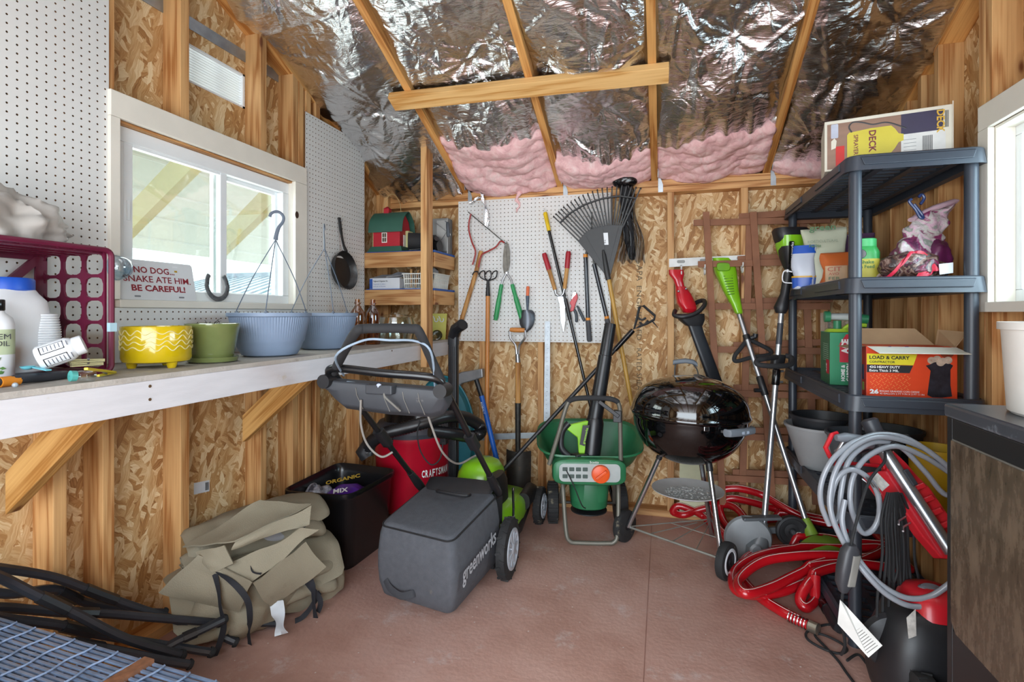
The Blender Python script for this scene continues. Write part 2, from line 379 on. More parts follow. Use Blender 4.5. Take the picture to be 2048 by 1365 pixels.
# left wall: sheathing with the window and vent cut out
LW = dict(y0=1.381, y1=2.287, z0=1.266, z1=1.889); VY0, VY1, VZ0, VZ1 = 1.700, 2.061, 2.184, 2.343
m = MB(); X0, X1 = XLS-.012, XLS
def gable(m, X0, X1, ya, yb, za, zb=None):   # strip of gable from ya to yb, up to the roof line
    ps = [(ya, za), (yb, za), (yb, min(roofz(yb), roofz(2*RIDGE-yb))+.09), (ya, min(roofz(ya), roofz(2*RIDGE-ya))+.09)] if zb is None else [(ya, za), (yb, za), (yb, zb), (ya, zb)]
    m.hexa([(X0, y, z) for y, z in ps] + [(X1, y, z) for y, z in ps])
gable(m, X0, X1, -1.0, RIDGE, 0); gable(m, X0, X1, RIDGE, LW['y0'], 0); gable(m, X0, X1, LW['y0'], VY0, LW['z1']); gable(m, X0, X1, LW['y0'], LW['y1'], 0, LW['z0'])
gable(m, X0, X1, VY0, VY1, LW['z1'], VZ0); gable(m, X0, X1, VY0, VY1, VZ1); gable(m, X0, X1, VY1, LW['y1'], LW['z1']); gable(m, X0, X1, LW['y1'], YBS, 0)
wl = struct('wall_left', m, OSB, smooth=False)
for ya, lo, hi in ((-.6, .038, None), (.2, .038, None), (.78, .038, None), (1.187, .038, None), (1.338, .038, None), (1.637, .038, 1.23), (2.066, .038, 1.23), (1.637, 1.889, None), (2.066, 1.889, None), (2.290, .038, None), (2.335, .038, None), (2.395, .038, None), (2.474, .038, None), (2.90, .038, None), (3.26, .038, None)):
    top = (lambda y: min(roofz(y), roofz(2*RIDGE-y))) if hi is None else (lambda y: hi)
    ps = [(ya, lo), (ya+.04, lo), (ya+.04, top(ya+.04)), (ya, top(ya))]
    struct('stud', MB().hexa([(XLS, y, z) for y, z in ps] + [(XL, y, z) for y, z in ps]), WZ, wl, smooth=False, bevel=.002)
struct('window_header', MB().box((XLS, 1.38, 1.880), (XL-.002, 2.288, 1.889)), WY, wl, smooth=False)
struct('window_sill_plate', MB().box((XLS, 1.38, 1.23), (XL-.031, 2.288, 1.262)), WY, wl, smooth=False)
struct('bottom_plate', MB().box((XLS, -1, 0), (XL, YB, .038)), WY, wl, smooth=False)
for X0, X1, w_ in ((XLS, XL, None), (XRS, XR, None)):
    pass
def rake(parent, X0, X1):
    for ya, yb in ((RIDGE, YBS), (-1.0, RIDGE)):
        z = (lambda y: min(roofz(y), roofz(2*RIDGE-y)))
        ps = [(ya, z(ya)), (yb, z(yb)), (yb, z(yb)+.041), (ya, z(ya)+.041)]
        struct('rake_plate', MB().hexa([(X0, y, zz) for y, zz in ps] + [(X1, y, zz) for y, zz in ps]), WR if ya > 0.5 else WR2, parent, smooth=False, bevel=.002)
rake(wl, XLS, XL)
GALV = P('galvanised_steel', '#9da3a8', .42, metal=.85, var=.15, scale=18)
struct('metal_strap', MB().box((XLS+.002, 1.2, 2.405), (XLS+.004, 2.42, 2.458)), GALV, wl, smooth=False)
# gable vent: louvres
v = struct('vent_frame', MB().box((XLS-.02, VY0, VZ0), (XLS+.004, VY0+.012, VZ1)).box((XLS-.02, VY1-.012, VZ0), (XLS+.004, VY1, VZ1)).box((XLS-.02, VY0, VZ0), (XLS+.004, VY1, VZ0+.008)).box((XLS-.02, VY0, VZ1-.008), (XLS+.004, VY1, VZ1)), VINYL, wl, smooth=False)
m = MB()
for k in range(13):
    z = VZ0+.01+k*.0115
    m.hexa([(XLS-.022, VY0, z-.001), (XLS-.006, VY0, z+.001), (XLS-.006, VY1, z+.001), (XLS-.022, VY1, z-.001), (XLS-.022, VY0, z+.0005), (XLS-.006, VY0, z+.0025), (XLS-.006, VY1, z+.0025), (XLS-.022, VY1, z+.0005)])
for y in (1.80, 1.93): m.box((XLS-.034, y, VZ0), (XLS-.03, y+.014, VZ1))
struct('vent_louvres', m, VINYL, wl, smooth=False)
# right wall
RW = dict(y0=1.30, y1=2.19, z0=1.257, z1=1.856)
m = MB(); X0, X1 = XRS, XRS+.012
gable(m, X0, X1, -1.0, RIDGE, 0); gable(m, X0, X1, RIDGE, RW['y0'], 0); gable(m, X0, X1, RW['y0'], RW['y1'], 0, RW['z0']); gable(m, X0, X1, RW['y0'], RW['y1'], RW['z1']); gable(m, X0, X1, RW['y1'], YBS, 0)
wr = struct('wall_right', m, OSB, smooth=False)
for ya in (-.6, .2, .75, 1.22, 2.204, 2.246, 2.572, 2.72, 2.86, 3.05, 3.26):
    z = (lambda y: min(roofz(y), roofz(2*RIDGE-y)))
    ps = [(ya, .038), (ya+.038, .038), (ya+.038, z(ya+.038)), (ya, z(ya))]
    struct('stud', MB().hexa([(XR, y, zz) for y, zz in ps] + [(XRS, y, zz) for y, zz in ps]), WZ, wr, smooth=False, bevel=.002)
for ya, lo, hi in ((1.56, .038, 1.22), (1.95, .038, 1.22), (1.56, 1.95, 2.745), (1.95, 1.95, 2.58)):
    struct('stud', MB().box((XR, ya, lo), (XRS, ya+.038, hi)), WZ, wr, smooth=False)
struct('window_header', MB().box((XR, 1.26, 1.875), (XRS, 2.204, 1.95)), WY, wr, smooth=False)
struct('bottom_plate', MB().box((XR, -1, 0), (XRS, YB, .038)), WY, wr, smooth=False)
rake(wr, XR, XRS)
# front wall with the wide open doorway behind the camera
wf = struct('wall_front', MB().box((-2, -1.02, 0), (-1.5, -1.0, 2.2)).box((.82, -1.02, 0), (1.28, -1.0, 2.2)).box((-1.5, -1.02, 2.05), (.82, -1.0, 2.2)), OSB, smooth=False)
# roof: deck, rafters, foil-faced insulation
ce = struct('ceiling', MB().hexa([(-2, RIDGE, roofz(RIDGE)+.16), (1.28, RIDGE, roofz(RIDGE)+.16), (1.28, 3.6, roofz(3.6)+.16), (-2, 3.6, roofz(3.6)+.16), (-2, RIDGE, roofz(RIDGE)+.18), (1.28, RIDGE, roofz(RIDGE)+.18), (1.28, 3.6, roofz(3.6)+.18), (-2, 3.6, roofz(3.6)+.18)])
   .hexa([(-2, RIDGE, roofz(RIDGE)+.16), (1.28, RIDGE, roofz(RIDGE)+.16), (1.28, -1.2, roofz(3.5)+.16), (-2, -1.2, roofz(3.5)+.16), (-2, RIDGE, roofz(RIDGE)+.18), (1.28, RIDGE, roofz(RIDGE)+.18), (1.28, -1.2, roofz(3.5)+.18), (-2, -1.2, roofz(3.5)+.18)]), OSB, smooth=False)
RAFT = (-1.26, -.622, -.046, .57)
DN = V((0, 1, -SLOPE)).normalized(); UPN = V((0, SLOPE, 1)).normalized()
for x in RAFT + (1.165, -1.885):
    for s_, mt in ((1, WR), (-1, WR2)):
        a = V((x, RIDGE, roofz(RIDGE))); b = V((x, 3.42 if s_ > 0 else -1.1, roofz(3.42) if s_ > 0 else roofz(2*RIDGE+1.1)))
        n = V((0, s_*SLOPE, 1)).normalized()*.07
        if abs(x) > 1.1 and x not in RAFT: a = a + V((0, 0, .045)); b = b + V((0, 0, .045)); n = n*.8
        struct('rafter', MB().bar(a+n, b+n, .0385, .139, up=n), mt, ce, smooth=False, bevel=.002)
# board nailed flat across the rafters
a = V((-1.365, 2.512, roofz(2.512)))-UPN*.020; b = V((.028, 2.535, roofz(2.535)))-UPN*.020
tag(obj('rafter_brace_board', MB().bar(a, b, .092, .038, up=UPN), wood((1, 0, 0), light='#e2b678', dark='#bd8440', name='pale_pine'), org=a, smooth=False, bevel=.002),
    'pale pine board nailed flat across the undersides of three rafters', 'board')
def foil_mat():
    m, t, b = _nt('crumpled_foil'); L = t.links
    tc = N(t, 'ShaderNodeTexCoord')
    mp = N(t, 'ShaderNodeMapping'); mp.inputs['Scale'].default_value = (14, 75, 75); L.new(tc.outputs['Object'], mp.inputs[0])
    n0 = N(t, 'ShaderNodeTexNoise', i_Scale=4., i_Detail=2.); L.new(tc.outputs['Object'], n0.inputs['Vector'])
    ad = N(t, 'ShaderNodeVectorMath', operation='MULTIPLY_ADD'); L.new(n0.outputs['Color'], ad.inputs[0]); ad.inputs[1].default_value = (6, 6, 6); L.new(mp.outputs[0], ad.inputs[2])
    n1 = N(t, 'ShaderNodeTexNoise', i_Scale=1., i_Detail=5., i_Roughness=.6); L.new(ad.outputs[0], n1.inputs['Vector'])
    n2 = N(t, 'ShaderNodeTexVoronoi', i_Scale=13., feature='DISTANCE_TO_EDGE'); 
    ad2 = N(t, 'ShaderNodeVectorMath', operation='MULTIPLY_ADD'); L.new(n0.outputs['Color'], ad2.inputs[0]); ad2.inputs[1].default_value = (.35,)*3; L.new(tc.outputs['Object'], ad2.inputs[2]); L.new(ad2.outputs[0], n2.inputs['Vector'])
    b2 = N(t, 'ShaderNodeBump', i_Strength=.35, i_Distance=.02); L.new(n2.outputs['Distance'], b2.inputs['Height'])
    b1 = N(t, 'ShaderNodeBump', i_Strength=.5, i_Distance=.010); L.new(n1.outputs['Fac'], b1.inputs['Height']); L.new(b2.outputs[0], b1.inputs['Normal'])
    L.new(b1.outputs[0], b.inputs['Normal'])
    b.inputs['Base Color'].default_value = (.90, .90, .92, 1); b.inputs['Metallic'].default_value = 1.; b.inputs['Roughness'].default_value = .15
    return m
FOIL = foil_mat()
def pink_mat():
    m, t, b = _nt('pink_fibreglass'); L = t.links
    tc = N(t, 'ShaderNodeTexCoord')
    n = N(t, 'ShaderNodeTexNoise', i_Scale=13., i_Detail=6., i_Roughness=.7, i_Distortion=1.2); L.new(tc.outputs['Object'], n.inputs['Vector'])
    r = ramp(t, n.outputs['Fac'], [(.3, hexc('#d9a2a4')), (.5, hexc('#eebfbe')), (.75, hexc('#f7dfda'))])
    L.new(r.outputs[0], b.inputs['Base Color']); b.inputs['Roughness'].default_value = .95
    n2 = N(t, 'ShaderNodeTexNoise', i_Scale=24., i_Detail=6., i_Distortion=1.); L.new(tc.outputs['Object'], n2.inputs['Vector'])
    bp = N(t, 'ShaderNodeBump', i_Strength=.35, i_Distance=.012); L.new(n2.outputs['Fac'], bp.inputs['Height']); L.new(bp.outputs[0], b.inputs['Normal'])
    return m
PINK = pink_mat()
rg = np.random.RandomState(11)
def foil_bay(xa, xb, ends, seed, puckers, parent, top=RIDGE):
    """foil between two rafters from the ridge down to ENDS (y at evenly spaced points across), pinched up where it is stapled"""
    rs = np.random.RandomState(seed); nu, nv = 96, 260
    u = np.linspace(0, 1, nu+1); vv = np.linspace(0, 1, nv+1); U, Vv = np.meshgrid(u, vv)
    yend = np.interp(u, np.linspace(0, 1, len(ends)), ends) + .010*np.sin(u*17+seed) + .005*np.sin(u*53+seed*2)
    X = xa + (xb-xa)*U; Y = top + (yend[None, :]-top)*Vv
    S = (Y - top)*1.083
    h = .012 - .045*np.sin(np.pi*U)**.7*(1+.4*np.sin(S*5+seed)) + .012*np.sin(S*9.+U*5+seed)
    for (px, ps, amp, k) in puckers:
        dx = X-px; dy = (Y-ps)*1.083; r = np.sqrt(dx*dx+dy*dy)+1e-4; a = np.arctan2(dy, dx)
        fold = np.zeros_like(r)
        for q in range(4):
            fold += np.abs(np.sin(a*rs.uniform(1.2, k*.42)+rs.rand()*6+r*rs.uniform(-5, 5)+.5*np.sin(a*2+rs.rand()*6)))**.5*rs.uniform(.3, 1.2)
        h += amp*rs.uniform(.6, 1.1)*(.04*np.exp(-r/.09) + (.020*(fold/2-.6))*np.exp(-r/.30)*np.minimum(1, r/.03))
    for q in range(46):      # long drapes and creases
        cx, cs = rs.uniform(xa, xb), rs.uniform(top, yend.mean()); an = rs.uniform(-1.5, 1.5); L = rs.uniform(.06, .32); wd = rs.uniform(.006, .025)
        dx = (X-cx)*math.cos(an)+(Y-cs)*math.sin(an); dy = -(X-cx)*math.sin(an)+(Y-cs)*math.cos(an)
        h += rs.uniform(-.011, .011)*np.exp(-(dx/wd)**2-(dy/L)**2)
    edge = np.clip((Vv-.90)/.10, 0, 1); h += edge*(.008*np.sin(U*29+seed)+.006*np.sin(U*61)-.004)
    h = np.minimum(h, .09)
    Z = 2.019+SLOPE*(YB-Y)
    P_ = np.stack([X+UPN.x*h, Y+UPN.y*h, Z+UPN.z*h], -1).reshape(-1, 3)
    m = MB(); m.v = [V(p) for p in P_]; W = nu+1
    m.f = [[j*W+i, j*W+i+1, (j+1)*W+i+1, (j+1)*W+i] for j in range(nv) for i in range(nu)]; m.mi = [0]*len(m.f)
    return struct('foil_facing', m, FOIL, parent, angle=180)
foil_bay(-1.88, -1.28, [3.25, 3.31, 3.30, 3.31], 3, [(-1.62, 2.2, 1, 9), (-1.5, 2.62, 1.1, 11), (-1.72, 2.85, .9, 9), (-1.45, 3.1, 1, 10), (-1.6, 1.9, 1, 9)], ce)
foil_bay(-1.24, -.642, [2.83, 2.86, 2.88, 2.855, 2.86], 5, [(-1.02, 2.28, 1, 10), (-.80, 2.33, 1.1, 11), (-.92, 2.40, .9, 12), (-1.05, 2.72, 1., 10), (-.70, 2.55, .9, 9), (-.9, 1.95, 1, 9)], ce)
foil_bay(-.602, -.066, [3.06, 3.10, 3.11, 3.08, 3.05], 8, [(-.31, 2.36, 1.2, 12), (-.30, 2.76, 1.2, 12), (-.52, 2.45, 1., 10), (-.15, 2.95, .9, 9), (-.5, 2.95, .9, 10), (-.2, 1.95, 1, 9)], ce)
foil_bay(-.026, .55, [3.03, 3.00, 2.94, 2.97, 2.95], 12, [(.12, 2.62, 1.1, 12), (.30, 2.45, 1.1, 12), (.42, 2.75, 1., 10), (.1, 2.28, .9, 9), (.40, 2.3, 1, 10), (.2, 1.95, 1, 9)], ce)
foil_bay(.59, 1.15, [3.25, 3.24, 3.27, 3.27], 17, [(.78, 2.72, 1.1, 12), (.92, 2.5, 1.2, 12), (.75, 3.05, 1., 11), (1.0, 2.85, 1., 10), (.8, 2.35, 1, 9), (1.02, 3.1, .9, 9)], ce)
m = MB().sheet(lambda u, v_: (-1.9+3.08*u, RIDGE-2.1*v_, roofz(RIDGE)-SLOPE*2.1*v_+.03-.02*math.sin(u*31)), 60, 40)
struct('foil_facing', m, FOIL, ce, angle=180)
def pink_bay(xa, xb, ends, yb, seed):
    ya = min(ends)-.10
    def fn(u, v_):
        x = xa+(xb-xa)*u; y = ya+(yb-ya)*v_
        n = mnoise.noise((x*5+seed, y*4, .3))*.04 + mnoise.noise((x*13+seed, y*17, 2.))*.016 + mnoise.noise((x*31+seed, y*37, 5.))*.006
        h = .030 - .055*max(0, math.sin(math.pi*min(1, max(0, u))))**.6 + n + .09*max(0, v_-.75)**1.2 + .13*min(1, max(0, (float(np.interp(u, np.linspace(0, 1, len(ends)), ends))+.012-y)/.045))
        return (x, y+UPN.y*h, roofz(y)+h)
    return struct('pink_insulation', MB().sheet(fn, 70, 60, thick=.02), PINK, ce, angle=180)
pink_bay(-1.238, -.644, [2.83, 2.86, 2.88, 2.855, 2.86], 3.31, 1.); pink_bay(-.600, -.068, [3.06, 3.10, 3.11, 3.08, 3.05], 3.31, 5.); pink_bay(-.024, .548, [3.03, 3.00, 2.94, 2.97, 2.95], 3.31, 9.); pink_bay(.592, 1.08, [3.22, 3.24, 3.25], 3.33, 13.)
# loose tufts that hang below the batts
for (px, py, l, w_) in ((1036, 405, .14, .020), (993, 385, .05, .012), (1145, 378, .05, .03), (980, 365, .05, .02), (1262, 362, .04, .02)):
    p = onY(px, py-14, 3.285); w_ *= .8
    m = MB().tube([p + V((.012*math.sin(k*1.7), -.006*math.sin(k), .03-l*k/7)) for k in range(8)], [w_*(1-.11*k)*(1+.3*math.sin(k*2.3)) for k in range(8)], 9)
    struct('insulation_tuft', m, PINK, ce)
# metal hurricane ties beside the rafters
for x in RAFT:
    p = V((x+.021, YB-.002, 1.99)); m = MB()
    m.prism([(0, -.045), (.028, -.045), (.028, .0), (.018, .028), (0, .055)], p, (1, 0, 0), (0, 0, 1), .0015)
    m.hexa([(x+.0195, YB-.06, 2.02), (x+.021, YB-.06, 2.02), (x+.021, YB, 2.05), (x+.0195, YB, 2.05), (x+.0195, YB-.075, 2.09), (x+.021, YB-.075, 2.09), (x+.021, YB, 2.075), (x+.0195, YB, 2.075)])
    struct('rafter_tie', m, GALV, ce, smooth=False)
# torn strips of foil hanging at the second rafter
for pts, w_ in (([(963, 385), (966, 400), (970, 412), (974, 430), (972, 455)], .018), ([(958, 395), (948, 402), (940, 408)], .014), ([(922, 355), (916, 372), (921, 388)], .012)):
    q = smoothpath([onY(px, py, 3.272) for px, py in pts], 6)
    m = MB().sheet(lambda u, v_: q[min(len(q)-1, int(round(v_*(len(q)-1))))] + V(((u-.5)*w_*(1+.5*math.sin(v_*9)), .012*math.sin(u*9+v_*14), .006*math.sin(u*14+v_*20))), 8, len(q)-1)
    struct('foil_strip', m, FOIL, ce, angle=180)
# ---------------------------------------------------------------- windows
GLASS = clear('window_glass', (.93, .98, .96), .02, .03)
TRK = P('shadow_gap', '#6a4a30', .8)
w1 = struct('window_1', MB().box((XL-.075, 1.384, 1.266), (XL-.022, 2.287, 1.306)).box((XL-.075, 1.384, 1.826), (XL-.022, 2.287, 1.879)).box((XL-.075, 1.384, 1.3065), (XL-.022, 1.428, 1.8255)).box((XL-.075, 2.244, 1.3065), (XL-.022, 2.287, 1.8255)), VINYL, smooth=False, bevel=.003)
def sash(nm, parent, X0, X1, y0, y1, z0, z1, wd):
    m = MB()
    m.box((X0, y0, z0), (X1, y0+wd, z1)); m.box((X0, y1-wd, z0), (X1, y1, z1)); m.box((X0, y0+wd, z0), (X1, y1-wd, z0+wd)); m.box((X0, y0+wd, z1-wd), (X1, y1-wd, z1))
    s_ = struct(nm, m, VINYL, parent, smooth=False, bevel=.003)
    struct('pane', MB().box(((X0+X1)/2-.002, y0+wd, z0+wd), ((X0+X1)/2+.002, y1-wd, z1-wd)), GLASS, s_, smooth=False)
sash('sliding_sash', w1, XL-.052, XL-.028, 1.43, 1.895, 1.272, 1.852, .036)
sash('fixed_sash', w1, XL-.078, XL-.056, 1.85, 2.25, 1.29, 1.83, .022)
struct('latch', MB().box((XL-.028, 1.44, 1.55), (XL-.02, 1.45, 1.62)), VINYL, w1, smooth=False)
t1 = struct('trim_1', MB().box((XL, 1.350, 1.889), (XL+.019, 2.378, 1.978)), TRIMW, smooth=False, bevel=.003)
struct('trim_2', MB().box((XL, 2.287, 1.266), (XL+.019, 2.378, 1.888)).box((XL, 1.350, 1.266), (XL+.019, 1.384, 1.888)).box((XL-.05, 2.2872, 1.266), (XL-.0005, 2.2898, 1.888)), TRIMW, smooth=False, bevel=.002)
struct('trim_3', MB().box((XL-.03, 1.384, 1.238), (XL+.019, 2.378, 1.2655)), TRIMW, smooth=False, bevel=.002)
m = MB().ball(onX(594, 430, XL+.0195), (.002, .014, .018)); struct('knot_hole', m, P('dark_knot', '#3a2416', .8), t1)
w2 = struct('window_2', MB().box((XR+.055, 1.30, 1.257), (XR+.09, 2.19, 1.297)).box((XR+.055, 1.30, 1.816), (XR+.09, 2.19, 1.856)).box((XR+.055, 2.15, 1.2975), (XR+.09, 2.19, 1.8155)).box((XR+.055, 1.30, 1.2975), (XR+.09, 1.34, 1.8155)).box((XR+.055, 1.73, 1.2975), (XR+.09, 1.77, 1.8155)), VINYL, smooth=False, bevel=.003)
struct('pane', MB().box((XR+.0705, 1.341, 1.298), (XR+.074, 1.729, 1.815)).box((XR+.0705, 1.771, 1.298), (XR+.074, 2.149, 1.815)), GLASS, w2, smooth=False)
struct('trim_4', MB().box((XR-.02, 1.24, 1.856), (XR, 2.25, 1.943)), TRIMW, smooth=False, bevel=.003)
struct('trim_5', MB().box((XR-.02, 2.188, 1.222), (XR, 2.25, 1.855)).box((XR-.02, 1.24, 1.222), (XR, 1.30, 1.855)), TRIMW, smooth=False, bevel=.002)
struct('trim_6', MB().box((XR-.03, 1.24, 1.222), (XR+.055, 2.187, 1.256)).box((XR, 2.18, 1.257), (XR+.055, 2.19, 1.856)).box((XR, 1.3, 1.846), (XR+.055, 2.18, 1.856)), TRIMW, smooth=False, bevel=.002)
# ---------------------------------------------------------------- pegboards: real holes an inch apart
def pegboard(label, o, x, y, w_, h_, normal, cell=.0254):
    o, x, y, n = V(o), V(x), V(y), V(normal); nx, ny = max(1, round(w_/cell)), max(1, round(h_/cell)); cx, cy = w_/nx, h_/ny
    m = MB(); sq = [(-.5, -.5), (0, -.5), (.5, -.5), (.5, 0), (.5, .5), (0, .5), (-.5, .5), (-.5, 0)]
    oc = [(.0032*math.cos(R(225+45*k)), .0032*math.sin(R(225+45*k))) for k in range(8)]
    for i in range(nx):
        for j in range(ny):
            c = o + x*((i+.5)*cx) + y*((j+.5)*cy); k = len(m.v)
            m.v += [c + x*(a*cx) + y*(b*cy) for a, b in sq] + [c + x*a + y*b for a, b in oc] + [c + x*a + y*b - n*.004 for a, b in oc]
            for q in range(8):
                r_ = (q+1) % 8; m.f.append([k+q, k+r_, k+8+r_, k+8+q]); m.mi.append(0); m.f.append([k+8+q, k+8+r_, k+16+r_, k+16+q]); m.mi.append(1)
    a, b, c, d = o, o+x*w_, o+x*w_+y*h_, o+y*h_
    for p, q in ((a, b), (b, c), (c, d), (d, a)):
        k = len(m.v); m.v += [p, q, q-n*.005, p-n*.005]; m.f.append([k, k+1, k+2, k+3]); m.mi.append(1)
    me = bpy.data.meshes.new('pegboard'); me.from_pydata([tuple(p-o) for p in m.v], [], m.f); me.materials.append(PEG); me.materials.append(PEGE)
    me.polygons.foreach_set('material_index', m.mi)
    ob = bpy.data.objects.new('pegboard', me); COL.objects.link(ob); ob.location = o; ORG[ob.name] = o
    return tag(ob, label, 'pegboard', 'white pegboards')
pegboard('tall white pegboard on the left wall behind the maroon crate', (XL+.006, .52, 1.047), (0, 1, 0), (0, 0, 1), .834, 1.42, (1, 0, 0))
pegboard('low strip of white pegboard under the window, behind the yellow and green pots', (XL+.006, 1.356, 1.047), (0, 1, 0), (0, 0, 1), 1.020, .19, (1, 0, 0))
pegboard('white pegboard between the window and the corner shelf, with the skillet', (XL+.006, 2.380, 1.047), (0, 1, 0), (0, 0, 1), .574, 1.233, (1, 0, 0))
pegboard('white pegboard on the back wall, full of hanging garden tools', (-1.306, YB-.006, 1.036), (1, 0, 0), (0, 0, 1), 1.0, .926, (0, -1, 0))
# ---------------------------------------------------------------- workbench
wk = thing('workbench', 'long white wall-mounted workbench with a thick front board and chipboard top', 'workbench', (-1.6, 1.7, .94))
BTOP = P('bench_top', '#b9b3ab', .75, var=.12, scale=18, dirt='#8f857a', dscale=9, damt=.57, bump=.15)
obj('bench_top', MB().box((XL+.001, .5, 1.030), (-1.374, YB, 1.045)), [BTOP], wk, smooth=False)
obj('front_board', MB().box((-1.395, .5, .943), (-1.376, YB, 1.0295)), WHITEWOOD, wk, smooth=False, bevel=.002)
SCREW = P('rusty_screw', '#6b5137', .5, metal=.4)
for px, py in ((300, 773), (300, 799.5), (784, 702)):
    p = onX(px, py, -1.3755); obj('screw', MB().cyl(p-V((.004, 0, 0)), p+V((.0006, 0, 0)), .0045, seg=10), SCREW, wk)
for y in (1.10, 1.99):
    a = V((XL+.003, y, .70)); bq = V((-1.41, y, .985))
    ps = [(XL+.001, .64), (XL+.001, .76), (-1.50, 1.029), (-1.396, 1.029), (-1.396, .985)]
    obj('brace', MB().prism(ps, (0, y, 0), (1, 0, 0), (0, 0, 1), .038), wood((.8, 0, .7), name='brace_pine', light='#d8a764', dark='#a97334'), wk, smooth=False, bevel=.002)
obj('bench_ledger', MB().box((XL+.001, .5, .95), (XL+.03, YB-.002, 1.029)), WY, wk, smooth=False)
# ---------------------------------------------------------------- corner shelf
cs = thing('corner_shelf', 'home-made wooden corner shelf with a tall post, two blue-edged boards', 'shelf', (-1.34, 2.90, 1.05))
obj('post', MB().box((-1.3735, 2.862, .90), (-1.335, 2.95, 2.235)), WZ, cs, smooth=False, bevel=.002)
BLUE = P('blue_paint', '#2f5aa8', .6, dirt='#27406d')
for z in (1.605, 1.372):
    obj('shelf_board', MB().box((XL+.008, 2.972, z-.012), (-1.334, YB-.002, z)), [BLUE], cs, smooth=False)
    obj('front_rail', MB().box((XL+.008, 2.951, z-.102), (-1.345, 2.970, z-.006)), WX, cs, smooth=False, bevel=.002)
    obj('side_rail', MB().box((-1.372, 2.98, z-.10), (-1.335, YB-.002, z-.0125)), WY, cs, smooth=False, bevel=.002)
# ---------------------------------------------------------------- outside the left window: porch roof of the next building, fence
PANEL = P('porch_panel', '#d3d6d2', .6, var=.03); CREAM = P('cream_beam', '#c8c49c', .7, var=.05)
pz = lambda x, y: 2.50 - .30*(-x-2.3)
pr = thing('porch_roof', 'white panelled porch roof with cream beams, seen through the window', 'roof', (-3.4, 3., 2.3))
m = MB().hexa([(-2.3, -1, pz(-2.3, 0)), (-4.6, -1, pz(-4.6, 0)), (-4.6, 8, pz(-4.6, 0)), (-2.3, 8, pz(-2.3, 0))] + [(-2.3, -1, pz(-2.3, 0)+.05), (-4.6, -1, pz(-4.6, 0)+.05), (-4.6, 8, pz(-4.6, 0)+.05), (-2.3, 8, pz(-2.3, 0)+.05)])
obj('roof_panel', m, PANEL, pr, smooth=False)
m = MB()
for k in range(6):
    x = -2.45-.38*k; m.box((x-.012, -1, pz(x, 0)-.012), (x+.012, 8, pz(x, 0)+.01))
obj('panel_seams', m, PANEL, pr, smooth=False)
for y in (1.0, 2.2, 3.4, 4.6, 5.8):
    a = V((-2.35, y, 2.57)); b = V((-4.5, y, 1.93)); obj('beam', MB().bar(a, b, .05, .05), CREAM, pr, smooth=False)
for a, b in ((atd(225, 482, 3.05), atd(395, 308, 2.6)), (atd(436, 500, 3.7), atd(568, 368, 3.12))):
    obj('brace', MB().bar(a, b, .05, .135, up=(0, 0, 1)), CREAM, pr, smooth=False)
nb = thing('neighbour_roof', 'far ribbed metal roof seen low through the window', 'roof', (-9, 9, 1.5))
m = MB().hexa([(-13, 9, 1.25), (-5, 9, 1.25), (-6, 12, 2.2), (-12, 12, 2.2), (-13, 9, 1.3), (-5, 9, 1.3), (-6, 12, 2.25), (-12, 12, 2.25)])
ROOFM = P('pale_metal_roof', '#aebac0', .5, var=.05)
obj('roof_slope', m, ROOFM, nb, smooth=False)
m = MB()
for k in range(24): m.bar((-12.9+.33*k, 8.99, 1.31), (-11.9+.25*k, 12, 2.26), .04, .05)
obj('ribs', m, P('grey_rib', '#7d8890', .5), nb, smooth=False)
obj('ridge_cap', MB().bar((-12.1, 12, 2.27), (-5.9, 12, 2.27), .3, .12), P('grey_rib', '#7d8890'), nb, smooth=False)
obj('house_wall', MB().box((-12.5, 9.3, -.03), (-5.5, 12, 1.24)), PANEL, nb, smooth=False)
fe = thing('picket_fence', 'white vinyl fence seen at the bottom of the window', 'fence', (-7, 7.6, -.03))
for k in range(40):
    x = -12+.24*k; obj('picket', MB().prism([(0, 0), (.2, 0), (.2, 1.22), (.15, 1.30), (.05, 1.30), (0, 1.22)], (x, 7.6, -.03), (1, 0, 0), (0, 0, 1), -.03), PANEL, fe, smooth=False)
# ================================================================ shared shapes
def blob(c, r, amp=.2, freq=9., seed=0., floor=None, seg=48, ring=30, ridge=0.):
    """a lumpy closed shape (bags, bundles): an ellipsoid pushed about by noise, flattened where it lies"""
    c = V(c); m = MB(); rs = []
    for i in range(ring+1):
        t = math.pi*min(max(i, .03), ring-.03)/ring; row = []
        for k in range(seg):
            a = 2*math.pi*k/seg; d = V((math.sin(t)*math.cos(a), math.sin(t)*math.sin(a), -math.cos(t)))
            p = c + V((d.x*r[0], d.y*r[1], d.z*r[2])); q = p*freq + V((seed, seed*.7, -seed))
            n = mnoise.noise(q) + .5*mnoise.noise(q*2.1) + .25*mnoise.noise(q*4.3)
            if ridge: n += ridge*(.5-abs(mnoise.noise(q*1.3+V((9, 1, 4))))*2)
            p = c + V((d.x*r[0], d.y*r[1], d.z*r[2]))*(1+amp*n)
            if floor is not None and p.z < floor: p.z = floor
            row.append(p)
        rs.append(row)
    return m.rings(rs)
